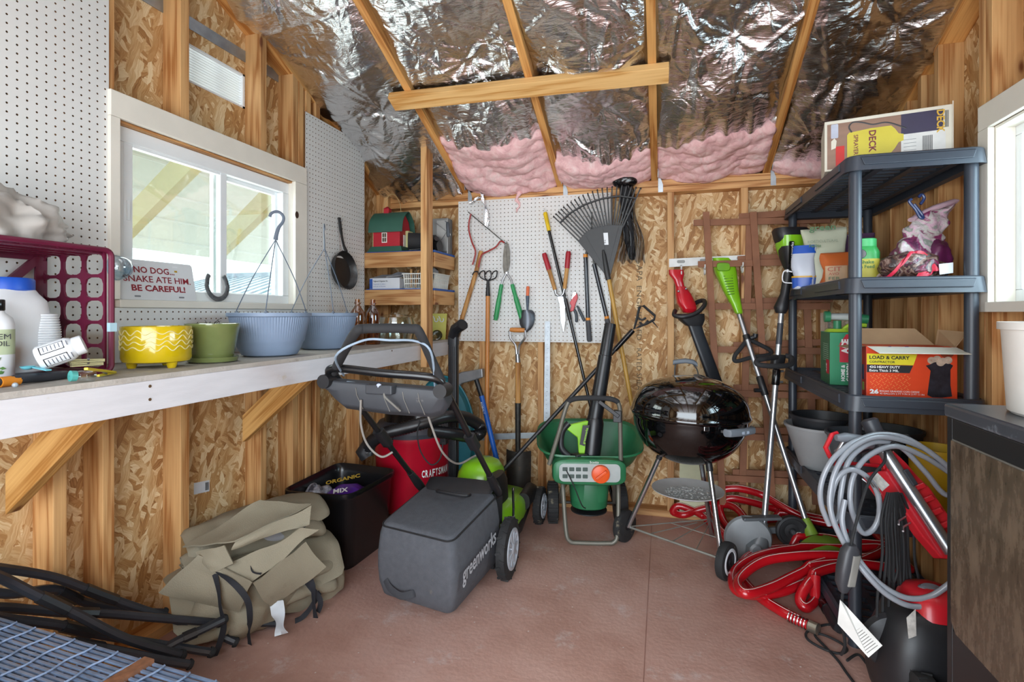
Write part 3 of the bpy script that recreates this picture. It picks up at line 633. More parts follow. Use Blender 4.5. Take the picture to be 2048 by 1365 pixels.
def holed(o, x, y, w_, h_, nx, ny, hw, hh, rad, th, m=None):
    """a panel pierced by a grid of rounded openings"""
    m = m or MB(); o, x, y = V(o), V(x), V(y); n = x.cross(y).normalized()*th; cx, cy = w_/nx, h_/ny
    ring = []
    for sx, sy, a0 in ((1, 1, 0), (-1, 1, 90), (-1, -1, 180), (1, -1, 270)):
        for q in (0, 45, 90):
            ring.append(((hw/2-rad)*sx + rad*math.cos(R(a0+q)), (hh/2-rad)*sy + rad*math.sin(R(a0+q))))
    out = [(cx/2, cy*.25), (cx/2, cy/2), (cx*.25, cy/2), (-cx*.25, cy/2), (-cx/2, cy/2), (-cx/2, cy*.25), (-cx/2, -cy*.25), (-cx/2, -cy/2), (-cx*.25, -cy/2), (cx*.25, -cy/2), (cx/2, -cy/2), (cx/2, -cy*.25)]
    for i in range(nx):
        for j in range(ny):
            c = o + x*((i+.5)*cx) + y*((j+.5)*cy)
            a = [c+x*p+y*q for p, q in out]; b = [c+x*p+y*q for p, q in ring]
            pts = a + b + [p+n for p in a] + [p+n for p in b]; K = 12; fs = []
            for k in range(K):
                l = (k+1) % K
                fs += [(k, l, K+l, K+k), (2*K+l, 2*K+k, 3*K+k, 3*K+l), (K+k, K+l, 3*K+l, 3*K+k)]
            m.add(pts, fs)
    a = [o, o+x*w_, o+x*w_+y*h_, o+y*h_]
    m.add(a+[p+n for p in a], [(0, 1, 5, 4), (1, 2, 6, 5), (2, 3, 7, 6), (3, 0, 4, 7)])
    return m
def rrect(w_, h_, r, n=5):
    out = []
    for sx, sy, a0 in ((1, 1, 0), (-1, 1, 90), (-1, -1, 180), (1, -1, 270)):
        for k in range(n+1):
            a = R(a0+90*k/n); out.append(((w_/2-r)*sx + r*math.cos(a), (h_/2-r)*sy + r*math.sin(a)))
    return out
BLACKP = P('black_plastic', '#1e1e21', .45, var=.15, scale=22, dirt='#4a4742', dscale=9, damt=.68)
BLACKG = P('black_gloss', '#101012', .18, var=.05)
BLACKM = P('black_rubber', '#1b1b1d', .75, var=.2, bump=.1)
WHITEP = P('white_plastic', '#e3e5e8', .35, var=.03)
STEEL = P('bare_steel', '#a9acb0', .33, metal=.9, var=.1)
CHROME = P('polished_metal', '#d0d2d6', .14, metal=1., var=.04)
DKSTEEL = P('dark_steel', '#43423f', .5, metal=.7, var=.25, scale=30)
GREYP = P('grey_plastic', '#7d8084', .45, var=.06)
INKB = P('black_print', '#1c1d22', .6); INKW = P('white_print', '#eeeeec', .6); INKR = P('red_print', '#8f1f24', .5)
# ================================================================ ON THE WORKBENCH
BZ = 1.0455
MAR = P('maroon_plastic', '#5e1230', .42, var=.12, dirt='#a89a72', dscale=11, damt=.66)
cr = thing('milk_crate', 'maroon plastic crate lying on its side at the end of the workbench', 'crate', (-1.65, .98, BZ))
x0, x1, ya, yb, z0, z1 = -1.785, -1.522, .80, 1.150, BZ, 1.404
obj('side_panel', holed((x0, yb-.004, z0+.012), (1, 0, 0), (0, 0, 1), .250, .335, 3, 5, .071, .058, .019, .006), MAR, cr, smooth=False)
obj('side_panel', holed((x0, ya, z0+.012), (1, 0, 0), (0, 0, 1), .250, .335, 3, 5, .071, .058, .019, .006), MAR, cr, smooth=False)
m = MB()
for k in range(8): m.box((x0, ya+.01+.042*k, z1-.014), (x1-.01, ya+.034+.042*k, z1-.008))
for k in range(5): m.box((x0+.01+.055*k, ya, z1-.018), (x0+.022+.055*k, yb, z1-.008))
obj('top_slats', m, MAR, cr, smooth=False)
obj('base_panel', MB().box((x0, ya, z0), (x1-.01, yb, z0+.009)), MAR, cr, smooth=False)
m = MB().bar((x0+.004, ya, z0), (x0+.004, yb, z1), .022, .012, up=(1, 0, 0)).bar((x0+.004, yb, z0), (x0+.004, ya, z1), .022, .012, up=(1, 0, 0))
m.box((x0, ya, z0), (x0+.008, ya+.03, z1)).box((x0, yb-.03, z0), (x0+.008, yb, z1)).box((x0, ya, z0), (x0+.008, yb, z0+.03)).box((x0, ya, z1-.03), (x0+.008, yb, z1))
obj('back_lattice', m, MAR, cr, smooth=False)
pts = [(x1, (ya+yb)/2+a, (z0+z1)/2+b) for a, b in rrect(yb-ya, z1-z0-.012, .02)]
obj('front_rim', MB().tube(pts, .0075, 8, closed=True), MAR, cr)
obj('tape', MB().box((x1-.003, yb-.011, 1.165), (x1+.009, yb+.009, 1.19)), P('pale_blue_tape', '#a9c9d6', .6), cr, smooth=False)
GREYC = P('grey_sheet', '#b9b3ad', .5, var=.1, scale=6, dirt='#8f8982', dscale=5, damt=.62)
one('plastic_bag', blob((-1.655, .93, 1.435), (.10, .19, .105), .24, 13, 3., floor=1.405, ridge=.75, seg=90, ring=56), [GREYC], 'crumpled grey plastic bag lying on top of the maroon crate', 'bag', angle=60)
# big jug with the blue lid
jg = thing('powder_jug', 'large white plastic jug with a blue screw lid inside the maroon crate', 'jug', (-1.693, 1.0, BZ+.010))
c = V((-1.693, 1.0, BZ+.010))
obj('body', MB().loft([(c+V((0, 0, z)), (rx, 0, 0), (0, ry, 0)) for z, rx, ry in ((0, .066, .068), (.006, .074, .076), (.05, .078, .082), (.15, .078, .082), (.195, .07, .074), (.215, .055, .058), (.225, .05, .052))], 36, 3.0), WHITEP, jg)
obj('lid', MB().lathe([(.052, .222), (.056, .225), (.056, .252), (.052, .257), (.001, .257)], c, seg=48), P('blue_lid', '#1f57c4', .4), jg)
pf = [(.001, .02)]
for k in range(20): pf += [(.030+.008*math.sin(math.pi*(k+.5)/20), .025+k*.0068), (.0335+.008*math.sin(math.pi*(k+.5)/20), .0265+k*.0068), (.0335+.008*math.sin(math.pi*(k+.5)/20), .0300+k*.0068)]
obj('hand_grip', MB().lathe(pf+[(.001, .165)], c+V((.048, .052, 0)), seg=30), WHITEP, jg)
# neem oil
nb_ = thing('neem_oil_bottle', 'white bottle with a leafy green label and black cap in the crate front', 'bottle', (-1.585, .915, BZ+.010))
c = V((-1.585, .915, BZ+.010)); nv = V((.86, -.5, 0)).normalized(); tx = V((.5, .86, 0)).normalized()
obj('body', MB().lathe([(.029, 0), (.032, .004), (.032, .135), (.028, .150), (.014, .163), (.012, .172)], c, seg=36), WHITEP, nb_)
obj('cap', MB().lathe([(.013, .168), (.0145, .170), (.0145, .194), (.013, .196), (.001, .196)], c, seg=28), BLACKG, nb_)
LGR = P('sage_label', '#b4bf9c', .5, var=.08); LEAF = P('leaf_green', '#4c7a35', .5, var=.25)
def wraplabel(c, r, z0, z1, a0, a1, n=14):
    m = MB(); m.sheet(lambda u, v_: (c.x+r*math.cos(a0+(a1-a0)*u), c.y+r*math.sin(a0+(a1-a0)*u), c.z+z0+(z1-z0)*v_), n, 1); return m
obj('label', wraplabel(c, .0324, .06, .122, R(-100), R(70)), LGR, nb_)
fa = math.atan2(-c.y, -c.x)
text('lettering', 'NEEM', c+V((math.cos(fa), math.sin(fa), 0))*.0327-tx*.024+V((0, 0, .098)), tx, (0, 0, 1), .048, .013, INKB, nb_)
text('lettering', 'OIL', c+V((math.cos(fa), math.sin(fa), 0))*.0327-tx*.004+V((0, 0, .081)), tx, (0, 0, 1), .026, .013, INKB, nb_)
m = MB()
for k in range(12):
    a = fa + random.uniform(-.6, .6); z = random.uniform(.012, .052); an = random.uniform(0, 6.28)
    p = c + V((math.cos(a)*.0332, math.sin(a)*.0332, z)); t_ = V((-math.sin(a), math.cos(a), 0))
    m.prism([(0, 0), (.006, .004), (.013, 0), (.006, -.004)], p, t_*math.cos(an)+V((0, 0, math.sin(an))), -t_*math.sin(an)+V((0, 0, math.cos(an))), .0004)
obj('leaf_print', m, LEAF, nb_, smooth=False)
# pill bottle on its side
pb = thing('supplement_bottle', 'white pill bottle lying tilted on its side at the crate mouth', 'bottle', atd(110, 735, 1.36))
a = atd(76, 719, 1.335); b = atd(168, 688, 1.385); ax = (b-a).normalized(); L_ = (b-a).length
obj('body', MB().lathe([(.001, 0), (.026, 0), (.031, .006), (.031, L_*.66), (.027, L_*.76), (.022, L_*.8)], a, ax, 32), WHITEP, pb)
obj('cap', MB().lathe([(.021, L_*.79), (.0245, L_*.8), (.0245, L_*.98), (.023, L_), (.001, L_)], a, ax, 32), WHITEP, pb)
vn = (EYE-(a+b)/2); vn = (vn-ax*vn.dot(ax)).normalized(); up_ = ax.cross(vn) if ax.cross(vn).z > 0 else -ax.cross(vn)
def cyl_label(name, a, ax, vn, up_, r, l0, l1, t0, t1, mat, par):
    m = MB(); m.sheet(lambda u, v_: a+ax*(l0+(l1-l0)*u)+vn*(r*math.cos(t0+(t1-t0)*v_))+up_*(r*math.sin(t0+(t1-t0)*v_)), 2, 8); return obj(name, m, mat, par)
for t0, t1 in ((-.95, -.15), (.2, .95)):
    cyl_label('label_border', a, ax, vn, up_, .0313, .012, L_*.64, t0, t1, INKB, pb)
    cyl_label('label', a, ax, vn, up_, .0316, .0145, L_*.64-.0025, t0+.07, t1-.07, WHITEP, pb)
    m = MB()
    for k in range(7):
        l = .02+k*.008
        m.sheet(lambda u, v_: a+ax*(l+.0022*u)+vn*(.0319*math.cos(t0+.15+(t1-t0-.3)*v_))+up_*(.0319*math.sin(t0+.15+(t1-t0-.3)*v_)), 1, 5)
    obj('label_print', m, P('grey_print', '#6d7078', .6), pb)
# small things along the crate's mouth
AQ = P('aqua_plastic', '#6fc2d0', .35)
sp = thing('scoop', 'small aqua plastic scoop lying on the crate edge', 'scoop', atd(60, 742, 1.33))
a = atd(55, 737, 1.325); b = atd(98, 741, 1.315)
obj('bowl', MB().lathe([(.001, -.004), (.008, -.003), (.013, .001), (.0155, .005), (.0145, .005), (.011, .001), (.001, -.001)], a, seg=24), AQ, sp)
obj('handle', MB().bar(a+V((.006, .008, .003)), b, .012, .003), AQ, sp, smooth=False)
pr_ = thing('pruner', 'grip of a black and orange pruner lying at the bench edge', 'pruner', (-1.49, .92, BZ))
a, b = V((-1.470, .83, BZ+.012)), V((-1.505, 1.025, BZ+.0115))
obj('handle', MB().tube(smoothpath([a, a.lerp(b, .3)+V((0, 0, .002)), a.lerp(b, .7), b], 6), [.010]*6+[.0115]*10+[.011, .009, .005], 12), P('charcoal_grip', '#2b2f38', .5), pr_)
obj('orange_collar', MB().tube([a.lerp(b, .12), a.lerp(b, .34)], [.0125, .012], 12), P('orange_plastic', '#e08a24', .45), pr_)
one('glass_marble', MB().ball((-1.445, .868, BZ+.005), .006), [P('marble', '#aab4bb', .1)], 'tiny grey marble at the front edge of the workbench', 'marble')
gj = thing('glass_vial', 'small squat clear glass bottle with a teal cap lying by the crate', 'bottle', atd(170, 755, 1.43))
a = onZ(186, 752, BZ+.014); b = a + V((-.010, -.045, .004))
obj('body', MB().loft([(a.lerp(b, t)+V((0, 0, 0)), (.018*s_, 0, 0), (0, 0, .0135*s_)) for t, s_ in ((0, .8), (.08, 1), (.6, 1), (.75, .75), (.8, .7))], 20, 2.6), clear('clear_glass', (.9, .95, .94), .02, .08), gj)
obj('cap', MB().lathe([(.001, .0), (.013, 0), (.0135, .012), (.001, .013)], a.lerp(b, .78), (b-a), 22), P('teal_plastic', '#4b9c96', .4), gj)
yc = thing('spring_clip', 'yellow plastic spring clip at the corner of the maroon crate', 'clip', onZ(215, 748, BZ))
YEL = P('yellow_plastic', '#e8d12e', .4)
a = onZ(230, 745, BZ+.004); b = onZ(172, 738, BZ+.040); c = onZ(196, 752, BZ+.005)
obj('arm', MB().bar(a, b, .008, .006), YEL, yc, smooth=False, bevel=.001); obj('arm', MB().bar(a, c, .008, .006), YEL, yc, smooth=False, bevel=.001)
obj('spring', MB().cyl(a.lerp(b, .5), a.lerp(c, .5), .003), STEEL, yc)
CRW = P('cream_peg', '#d9d2a0', .6)
for k, (p, q) in enumerate((((140, 725), (208, 722)), ((142, 733), (205, 729)))):
    a, b = onZ(*p, BZ+.016+.012*(1-k)), onZ(*q, BZ+.016+.010*(1-k)); a = atd(*p, 1.42); b = atd(*q, 1.50)
    t = thing('clothes_peg', ('upper' if k == 0 else 'lower') + ' of two cream clothes pegs lying between the pill bottle and clip', 'clothes peg', a.lerp(b, .5))
    obj('prong', MB().bar(a, b, .008, .004), CRW, t, smooth=False); obj('prong', MB().bar(a+V((0, 0, .006)), b+V((0, 0, .004)), .008, .004), CRW, t, smooth=False)
    obj('spring', MB().cyl(a.lerp(b, .5)-V((.004, 0, .002)), a.lerp(b, .5)+V((.004, 0, .007)), .0035, seg=10), STEEL, t)
# sill: plate, horseshoe, goggle cup
SIGN = P('sign_white', '#d9dcde', .3, var=.03, dirt='#b9bdc0', damt=.7)
sg = thing('novelty_sign', 'white metal plate reading no dog snake ate him, propped on the window sill', 'sign', (-1.805, 1.55, 1.2662))
o = V((-1.806, 1.392, 1.2662)); sx_ = V((0, 1, 0)); sy_ = (V((-1.834, 1.392, 1.412))-o).normalized()
obj('plate', MB().prism([(p+.158, q+.0745) for p, q in rrect(.316, .149, .012)], o, sx_, sy_, .0015), SIGN, sg, smooth=False)
RED = P('sign_red', '#8a1f2c', .5)
text('lettering', 'NO DOG...', o+sx_*.065+sy_*.100-V((0, 0, 0)), sx_, sy_, .165, .024, RED, sg, bold=.02, lift=.0026)
text('lettering', 'SNAKE ATE HIM.', o+sx_*.022+sy_*.066, sx_, sy_, .275, .024, RED, sg, bold=.012, lift=.0026)
text('lettering', 'BE CAREFUL!', o+sx_*.048+sy_*.032, sx_, sy_, .22, .024, RED, sg, bold=.03, lift=.0026)
n_ = sx_.cross(sy_).normalized()
for px_, py_ in ((.055, .010), (.235, .010), (.225, .130), (.06, .130)):
    obj('slot', MB().prism([(p+px_+.012, q+py_+.003) for p, q in rrect(.024, .006, .003)], o+n_*.0016, sx_, sy_, .0004), GREYP if py_ < .1 else WHITEP, sg, smooth=False)
obj('sticker', MB().prism([(.232, .112), (.244, .112), (.244, .119), (.232, .119)], o+n_*.0016, sx_, sy_, .0004), P('gold_sticker', '#b99322', .5), sg, smooth=False)
hs = thing('horseshoe', 'weathered grey iron horseshoe standing on the sill against the window sash', 'horseshoe', (-1.82, 1.825, 1.2662))
c = V((-1.822, 1.825, 1.338))
pts = [(c.x-.006+.004*0, c.y+.056*math.cos(a)*(1 if math.sin(a) < 0 else .92), c.z+(.066*math.sin(a) if math.sin(a) < 0 else .052*math.sin(a)*1.0)) for a in [R(138+ k*(264/26)) for k in range(27)]]
obj('shoe', MB().tube([V(p)+V((.014-.11*(p[2]-1.266), 0, .006)) for p in pts], .0105, 10, flat=.5, up=(1, 0, 0)), P('worn_iron', '#5d5e60', .6, metal=.5, var=.25, scale=40, bump=.2), hs)
for k in (4, 7, 10, 16, 19, 22):
    p = V(pts[k])+V((.014-.11*(pts[k][2]-1.266)+.005, 0, .006)); obj('nail_hole', MB().ball(p, .0022, 8, 5), BLACKM, hs)
gc = MB().lathe([(.040, 0), (.041, .01), (.038, .026), (.027, .042), (.011, .050), (.001, .052)], (-1.786, 1.362, 1.372), (.9, .3, .05), 28); gc.lathe([(.040, 0), (.043, 0), (.043, .006), (.040, .006)], (-1.786, 1.362, 1.372), (.9, .3, .05), 28)
one('plastic_dome', gc, [clear('blue_clear_plastic', (.72, .86, .95), .05, .12)], 'clear bluish plastic dome hanging by the window between crate and sign', 'plastic dome')
# yellow pot on feet
yp = thing('yellow_planter', 'yellow glazed round planter on stubby feet with wavy relief lines', 'plant pot', (-1.555, 1.32, BZ))
c = V((-1.555, 1.32, BZ)); YG = P('yellow_glaze', '#c9ab12', .16, var=.07, scale=20, coat=.5)
obj('bowl', MB().lathe([(.001, .017), (.08, .017), (.092, .021), (.0965, .032), (.097, .128), (.0955, .131), (.092, .131), (.091, .125), (.088, .03), (.001, .028)], c, seg=64), YG, yp)
for k in range(3):
    a = fa + .45 + k*2.094
    obj('foot', MB().lathe([(.001, 0), (.011, 0), (.013, .004), (.017, .019)], c+V((math.cos(a)*.066, math.sin(a)*.066, 0)), seg=18), YG, yp)
for k, z in enumerate((.112, .096, .080, .064)):
    pts = [c+V(((.0972)*math.cos(t), (.0972)*math.sin(t), z+.006*math.sin(t*14+.7*k)*(1+.3*math.sin(t*3+k)))) for t in [2*math.pi*i/220 for i in range(220)]]
    obj('wave_line', MB().tube(pts, .0017, 5, closed=True), P('cream_glaze', '#e3d79a', .3), yp)
SOIL = P('potting_soil', '#352a22', .95, var=.4, scale=60, bump=.6)
obj('soil', MB().lathe([(.089, .118), (.05, .121), (.001, .122)], c, seg=30), SOIL, yp)
# green pot and saucer
gp = thing('green_planter', 'green glazed flowerpot standing in its own green saucer', 'plant pot', (-1.535, 1.52, BZ))
c = V((-1.535, 1.52, BZ)); GG = P('green_glaze', '#727c4a', .14, var=.12, scale=14, coat=.5)
obj('pot', MB().lathe([(.001, .012), (.062, .012), (.066, .02), (.085, .122), (.088, .126), (.0885, .136), (.084, .137), (.081, .125), (.06, .03), (.001, .026)], c, seg=56), GG, gp)
obj('saucer', MB().lathe([(.001, 0), (.070, 0), (.079, .004), (.083, .019), (.079, .020), (.073, .011), (.001, .010)], c, seg=56), GG, gp)
obj('soil', MB().lathe([(.082, .126), (.05, .131), (.001, .133)], c, seg=30), SOIL, gp)
m = MB()
for k in range(16):
    a = random.uniform(0, 6.28); r = random.uniform(0, .05); p = c+V((r*math.cos(a), r*math.sin(a), .128)); d = V((random.uniform(-1, 1), random.uniform(-1, 1), random.uniform(.2, 1)))*random.uniform(.015, .035)
    m.tube([p, p+d*.6+V((0, 0, .004)), p+d], [.0012, .001, .0005], 5)
obj('dry_roots', m, P('dry_root', '#2d2620', .9), gp)
# hanging baskets
HB = P('slate_blue_plastic', '#7f8fa6', .5, var=.06, scale=12, dirt='#a9b4c2', dscale=9, damt=.65)
HBD = P('hanger_plastic', '#5b6472', .5)
def hanging_basket(c, node, hook_dir, label):
    c = V(c); t = thing('hanging_basket', label, 'hanging basket', c, 'slate blue hanging baskets on the bench')
    m = MB()
    SEG = 180; prof = [(.085, .0), (.105, .006), (.118, .03), (.128, .055), (.131, .06), (.150, .158)]
    rs = []
    for j, (r, h) in enumerate(prof):
        rs.append([c+V(((r+(.0022*(k % 2) if j >= 4 else 0))*math.cos(2*math.pi*k/SEG), (r+(.0022*(k % 2) if j >= 4 else 0))*math.sin(2*math.pi*k/SEG), h)) for k in range(SEG)])
    m.rings(rs, cap=False); m.lathe([(.150, .158), (.160, .160), (.160, .174), (.154, .175), (.147, .165), (.125, .06), (.10, .012), (.001, .010)], c, seg=72); m.lathe([(.001, 0), (.085, 0)], c, seg=72)
    obj('pot', m, HB, t, angle=35)
    nd = V(node)
    for k in range(3):
        a = R(20+120*k)+hook_dir; p = c+V((.154*math.cos(a), .154*math.sin(a), .176))
        q = smoothpath([p-V((0, 0, .004)), p+V((0, 0, .01)), p.lerp(nd, .5)+V((.012*math.cos(a), .012*math.sin(a), 0)), nd], 6)
        obj('hanger_wire', MB().tube(q, .0021, 6), HBD, t); obj('wire_clip', MB().ball(p, (.008, .008, .006), 10, 6), HBD, t)
    ex = V((math.cos(hook_dir), math.sin(hook_dir), 0))
    hp = [(0, 0), (.003, .02), (.012, .05), (.027, .075), (.030, .095), (.018, .112), (0, .115), (-.016, .106), (-.021, .092)]
    hp = smoothpath([nd+ex*a+V((0, 0, b)) for a, b in hp], 4)
    obj('hook', MB().tube(hp, [.009-.003*min(1, k/12) for k in range(len(hp))], 8, flat=.45, up=V((0, 0, 1)).cross(ex)), HBD, t)
    return t
hanging_basket((-1.546, 1.817, BZ), atd(551, 480, 2.16), R(45), 'slate blue ribbed hanging basket beside the green pot, its hook over the window')
hanging_basket((-1.586, 2.235, BZ), atd(649, 497, 2.60), R(-60), 'slate blue ribbed hanging basket standing behind the other, below the skillet')
# skillet
sk = thing('skillet', 'black cast iron skillet hung by its handle on the pegboard', 'skillet', (-1.79, 2.69, 1.37))
c = V((XL+.045, 2.69, 1.468)); IRON = P('cast_iron', '#1b1b1c', .4, var=.2, scale=30, bump=.1)
obj('pan', MB().lathe([(.001, -.036), (.088, -.036), (.098, -.03), (.113, .006), (.110, .007), (.094, -.026), (.086, -.030), (.001, -.030)], c, (1, .0, .12), 48), IRON, sk)
hp = [c+V((.004, .0, .108)), c+V((-.012, -.004, .15)), c+V((-.024, -.010, .22)), c+V((-.030, -.016, .29)), c+V((-.031, -.017, .305))]
obj('handle', MB().tube(smoothpath(hp, 5), [.013]*4+[.010]*6+[.012]*8+[.014, .012, .006], 10, flat=.55, up=(1, 0, 0)), IRON, sk)
obj('hook', MB().tube([c+V((-.036, -.017, .285)), c+V((-.010, -.017, .285)), c+V((-.008, -.017, .297))], .002, 6), STEEL, sk)
# ================================================================ ON THE CORNER SHELF
S1, S2 = 1.6055, 1.3725
bn = thing('barn_birdhouse', 'red toy barn bird feeder with a green curved roof and wire bail', 'bird feeder', (-1.665, 3.06, S1))
BR = P('barn_red', '#b3202f', .45, var=.06); BG = P('barn_green', '#2f5a4b', .5, var=.06); BC = P('barn_cream', '#c9c48a', .5)
x0, x1, ya, yb = -1.765, -1.58, 2.995, 3.14
def frust(a, b, ia): return MB().hexa([(a[0]-ia, a[1]-ia, a[2]), (b[0]+ia, a[1]-ia, a[2]), (b[0]+ia, b[1]+ia, a[2]), (a[0]-ia, b[1]+ia, a[2]), (a[0], a[1], b[2]), (b[0], a[1], b[2]), (b[0], b[1], b[2]), (a[0], b[1], b[2])])
obj('tray', frust((x0-.012, ya-.01, S1), (x1+.012, yb+.01, S1+.035), .018), BG, bn, smooth=False, bevel=.002)
m = MB().box((x0, ya, S1+.035), (x1, yb, S1+.145)); m.prism([(ya, S1+.145), (yb, S1+.145), (yb-.02, S1+.2), ((ya+yb)/2, S1+.245), (ya+.02, S1+.2)], (x0+.002, 0, 0), (0, 1, 0), (0, 0, 1), x1-x0-.004)
for k in range(10): m.box((x0, ya-.0015, S1+.04+.0105*k), (x1, ya, S1+.0475+.0105*k)); m.box((x1, ya, S1+.04+.0105*k), (x1+.0015, yb, S1+.0475+.0105*k))
obj('walls', m, BR, bn, smooth=False)
for a_, b_ in (((x0-.022, ya+.03, S1+.035), (x0+.002, yb-.02, S1+.14)), ((x1-.002, ya+.075, S1+.035), (x1+.022, yb-.005, S1+.14))): obj('hopper', MB().box(a_, b_), BC, bn, smooth=False)
prof = [(ya-.018, S1+.128), (ya-.012, S1+.17), (ya+.008, S1+.215), ((ya+yb)/2, S1+.262), (yb-.008, S1+.215), (yb+.012, S1+.17), (yb+.018, S1+.128)]
prof = [(p.x, p.y) for p in smoothpath([V((a, b, 0)) for a, b in prof], 4)]
obj('roof', MB().prism(prof + [(a*.985+.015*(ya+yb)/2, b-.005) for a, b in reversed(prof)], (x0-.026, 0, 0), (0, 1, 0), (0, 0, 1), x1-x0+.052), BG, bn, angle=50)
cx, cy = -1.705, (ya+yb)/2
obj('cupola', MB().box((cx-.018, cy-.018, S1+.245), (cx+.018, cy+.018, S1+.285)).add([(cx-.021, cy-.021, S1+.285), (cx+.021, cy-.021, S1+.285), (cx+.021, cy+.021, S1+.285), (cx-.021, cy+.021, S1+.285), (cx, cy, S1+.303)], [(3, 2, 1, 0), (0, 1, 4), (1, 2, 4), (2, 3, 4), (3, 0, 4)]), BR, bn, smooth=False)
m = MB().box((x0+.062, ya-.005, S1+.058), (x0+.098, ya-.001, S1+.122)); obj('window', m, P('barn_white', '#e6e2da', .5), bn, smooth=False)
m = MB()
for i in (0, 1):
    for j in (0, 1): m.box((x0+.067+.0145*i, ya-.006, S1+.064+.029*j), (x0+.0785+.0145*i, ya-.0045, S1+.089+.029*j))
obj('window_panes', m, P('dark_pane', '#5a4a3c', .3), bn, smooth=False)
obj('barn_door', MB().box((x1+.0015, ya+.045, S1+.035), (x1+.005, ya+.095, S1+.11)), P('barn_white', '#e6e2da', .5), bn, smooth=False)
q = smoothpath([(x0+.03, cy, S1+.24), (x0+.035, cy, S1+.31), (x0+.075, cy, S1+.375), (x0+.115, cy, S1+.37), (x0+.15, cy, S1+.31), (x0+.155, cy, S1+.24)], 6)
obj('bail_wire', MB().tube(q, .0016, 6), P('tan_wire', '#b09a6b', .5), bn)
bt = thing('black_cylinder', 'black open-ended tube fitting lying on the upper corner shelf behind the post', 'tube fitting', (-1.47, 3.02, S1))
a, b = V((-1.525, 3.0, S1+.062)), V((-1.42, 3.06, S1+.062))
obj('tube', MB().lathe([(.054, 0), (.054, .12), (.05, .12), (.048, .005), (.05, 0)], a, b-a, 32), BLACKM, bt); obj('end_disc', MB().lathe([(.001, .1), (.05, .1)], a, b-a, 32), BLACKM, bt)
obj('strap', MB().bar(a+V((.02, -.03, -.058)), a+V((.09, .01, -.05)), .02, .004), BLACKP, bt)
bh = thing('black_nozzle', 'black tapered nozzle with a round knob at the edge of the upper corner shelf', 'nozzle', (-1.39, 3.12, S1))
obj('body', MB().loft([((-1.435, 3.16, S1+.065), (.0, .02, .03), (-.02, 0, .045)), ((-1.39, 3.13, S1+.055), (0, .035, .03), (-.02, 0, .05)), ((-1.35, 3.09, S1+.035), (0, .04, .02), (-.01, 0, .034))], 20, 3), BLACKP, bh)
obj('knob', MB().cyl((-1.385, 3.105, S1+.075), (-1.37, 3.085, S1+.085), .016), BLACKP, bh)
hb = thing('metal_box', 'grey sheet metal box with a wire handle standing on the upper corner shelf', 'metal box', (-1.42, 3.24, S1))
obj('case', MB().box((-1.50, 3.205, S1), (-1.345, 3.285, S1+.235)), P('dull_tin', '#8f8f8d', .42, metal=.55, var=.15, scale=7), hb, smooth=False, bevel=.003)
obj('face_plate', MB().box((-1.42, 3.200, S1+.02), (-1.35, 3.2045, S1+.22)), P('pale_tin', '#b0b0ae', .4, metal=.5), hb, smooth=False)
obj('wire', MB().tube([(-1.425, 3.198, S1+.205), (-1.325, 3.14, S1+.135), (-1.425, 3.198, S1+.03)], .002, 6).tube([(-1.36, 3.198, S1+.215), (-1.315, 3.14, S1+.175), (-1.300, 3.14, S1+.11)], .0025, 6), STEEL, hb)
obj('grip', MB().tube([(-1.318, 3.138, S1+.195), (-1.316, 3.137, S1+.185), (-1.312, 3.136, S1+.11), (-1.312, 3.136, S1+.10)], [.008, .012, .012, .008], 12), P('charcoal', '#3f454c', .5), hb)
def slatted_basket(name, label, x0, x1, ya, yb, z0, h, nx, ny, mat, rows=3):
    t = thing(name, label, 'basket', ((x0+x1)/2, (ya+yb)/2, z0)); e = .012
    def side(p, q, n):      # slats between bottom corner p and q
        m = MB(); p, q = V(p), V(q); out = (q-p).cross(V((0, 0, 1))).normalized()*e
        for k in range(n+1):
            a = p.lerp(q, k/n); m.bar(a, a+V((0, 0, h))+out, .004, .003, up=(q-p))
        for r in range(rows+1):
            f = r/rows; m.bar(p+V((0, 0, h*f))+out*f, q+V((0, 0, h*f))+out*f, .003, .006)
        return m
    for p, q, n in (((x0, ya, z0), (x1, ya, z0), nx), ((x1, ya, z0), (x1, yb, z0), ny), ((x1, yb, z0), (x0, yb, z0), nx), ((x0, yb, z0), (x0, ya, z0), ny)):
        obj('side', side(p, q, n), mat, t, smooth=False)
    obj('base', MB().box((x0, ya, z0), (x1, yb, z0+.003)), mat, t, smooth=False)
    obj('rim', MB().bar((x0-e, ya-e, z0+h), (x1+e, ya-e, z0+h), .01, .006).bar((x1+e, ya-e, z0+h), (x1+e, yb+e, z0+h), .01, .006).bar((x1+e, yb+e, z0+h), (x0-e, yb+e, z0+h), .01, .006).bar((x0-e, yb+e, z0+h), (x0-e, ya-e, z0+h), .01, .006), mat, t, smooth=False)
    return t
slatted_basket('white_basket', 'white slatted plastic basket full of odds and ends on the lower corner shelf', -1.545, -1.355, 3.0, 3.22, S2, .092, 14, 16, P('basket_white', '#d9d8d0', .5))
one('glove', blob((-1.385, 3.05, S2+.10), (.035, .05, .03), .35, 22, 4.), [P('glove_grey', '#84878a', .8)], 'grey work glove draped over the corner of the white basket', 'glove', angle=60)
one('black_rag', blob((-1.43, 3.14, S2+.105), (.05, .05, .032), .4, 20, 8.), [BLACKM], 'black rag bunched on top of the white basket', 'rag', angle=60)
for k, (p, q) in enumerate((((-1.52, 3.03, S2+.012), (-1.545, 3.08, S2+.125)), ((-1.50, 3.05, S2+.012), (-1.50, 3.10, S2+.122)))):
    one('wood_peg', MB().bar(p, q, .014, .014), [WZ], ('left' if k == 0 else 'right') + ' one of two wooden sticks poking out of the white basket', 'stick', smooth=False)
bx = thing('organiser_box', 'white and blue cardboard box for a pegboard kit on the lower corner shelf', 'box', (-1.68, 3.06, S2))
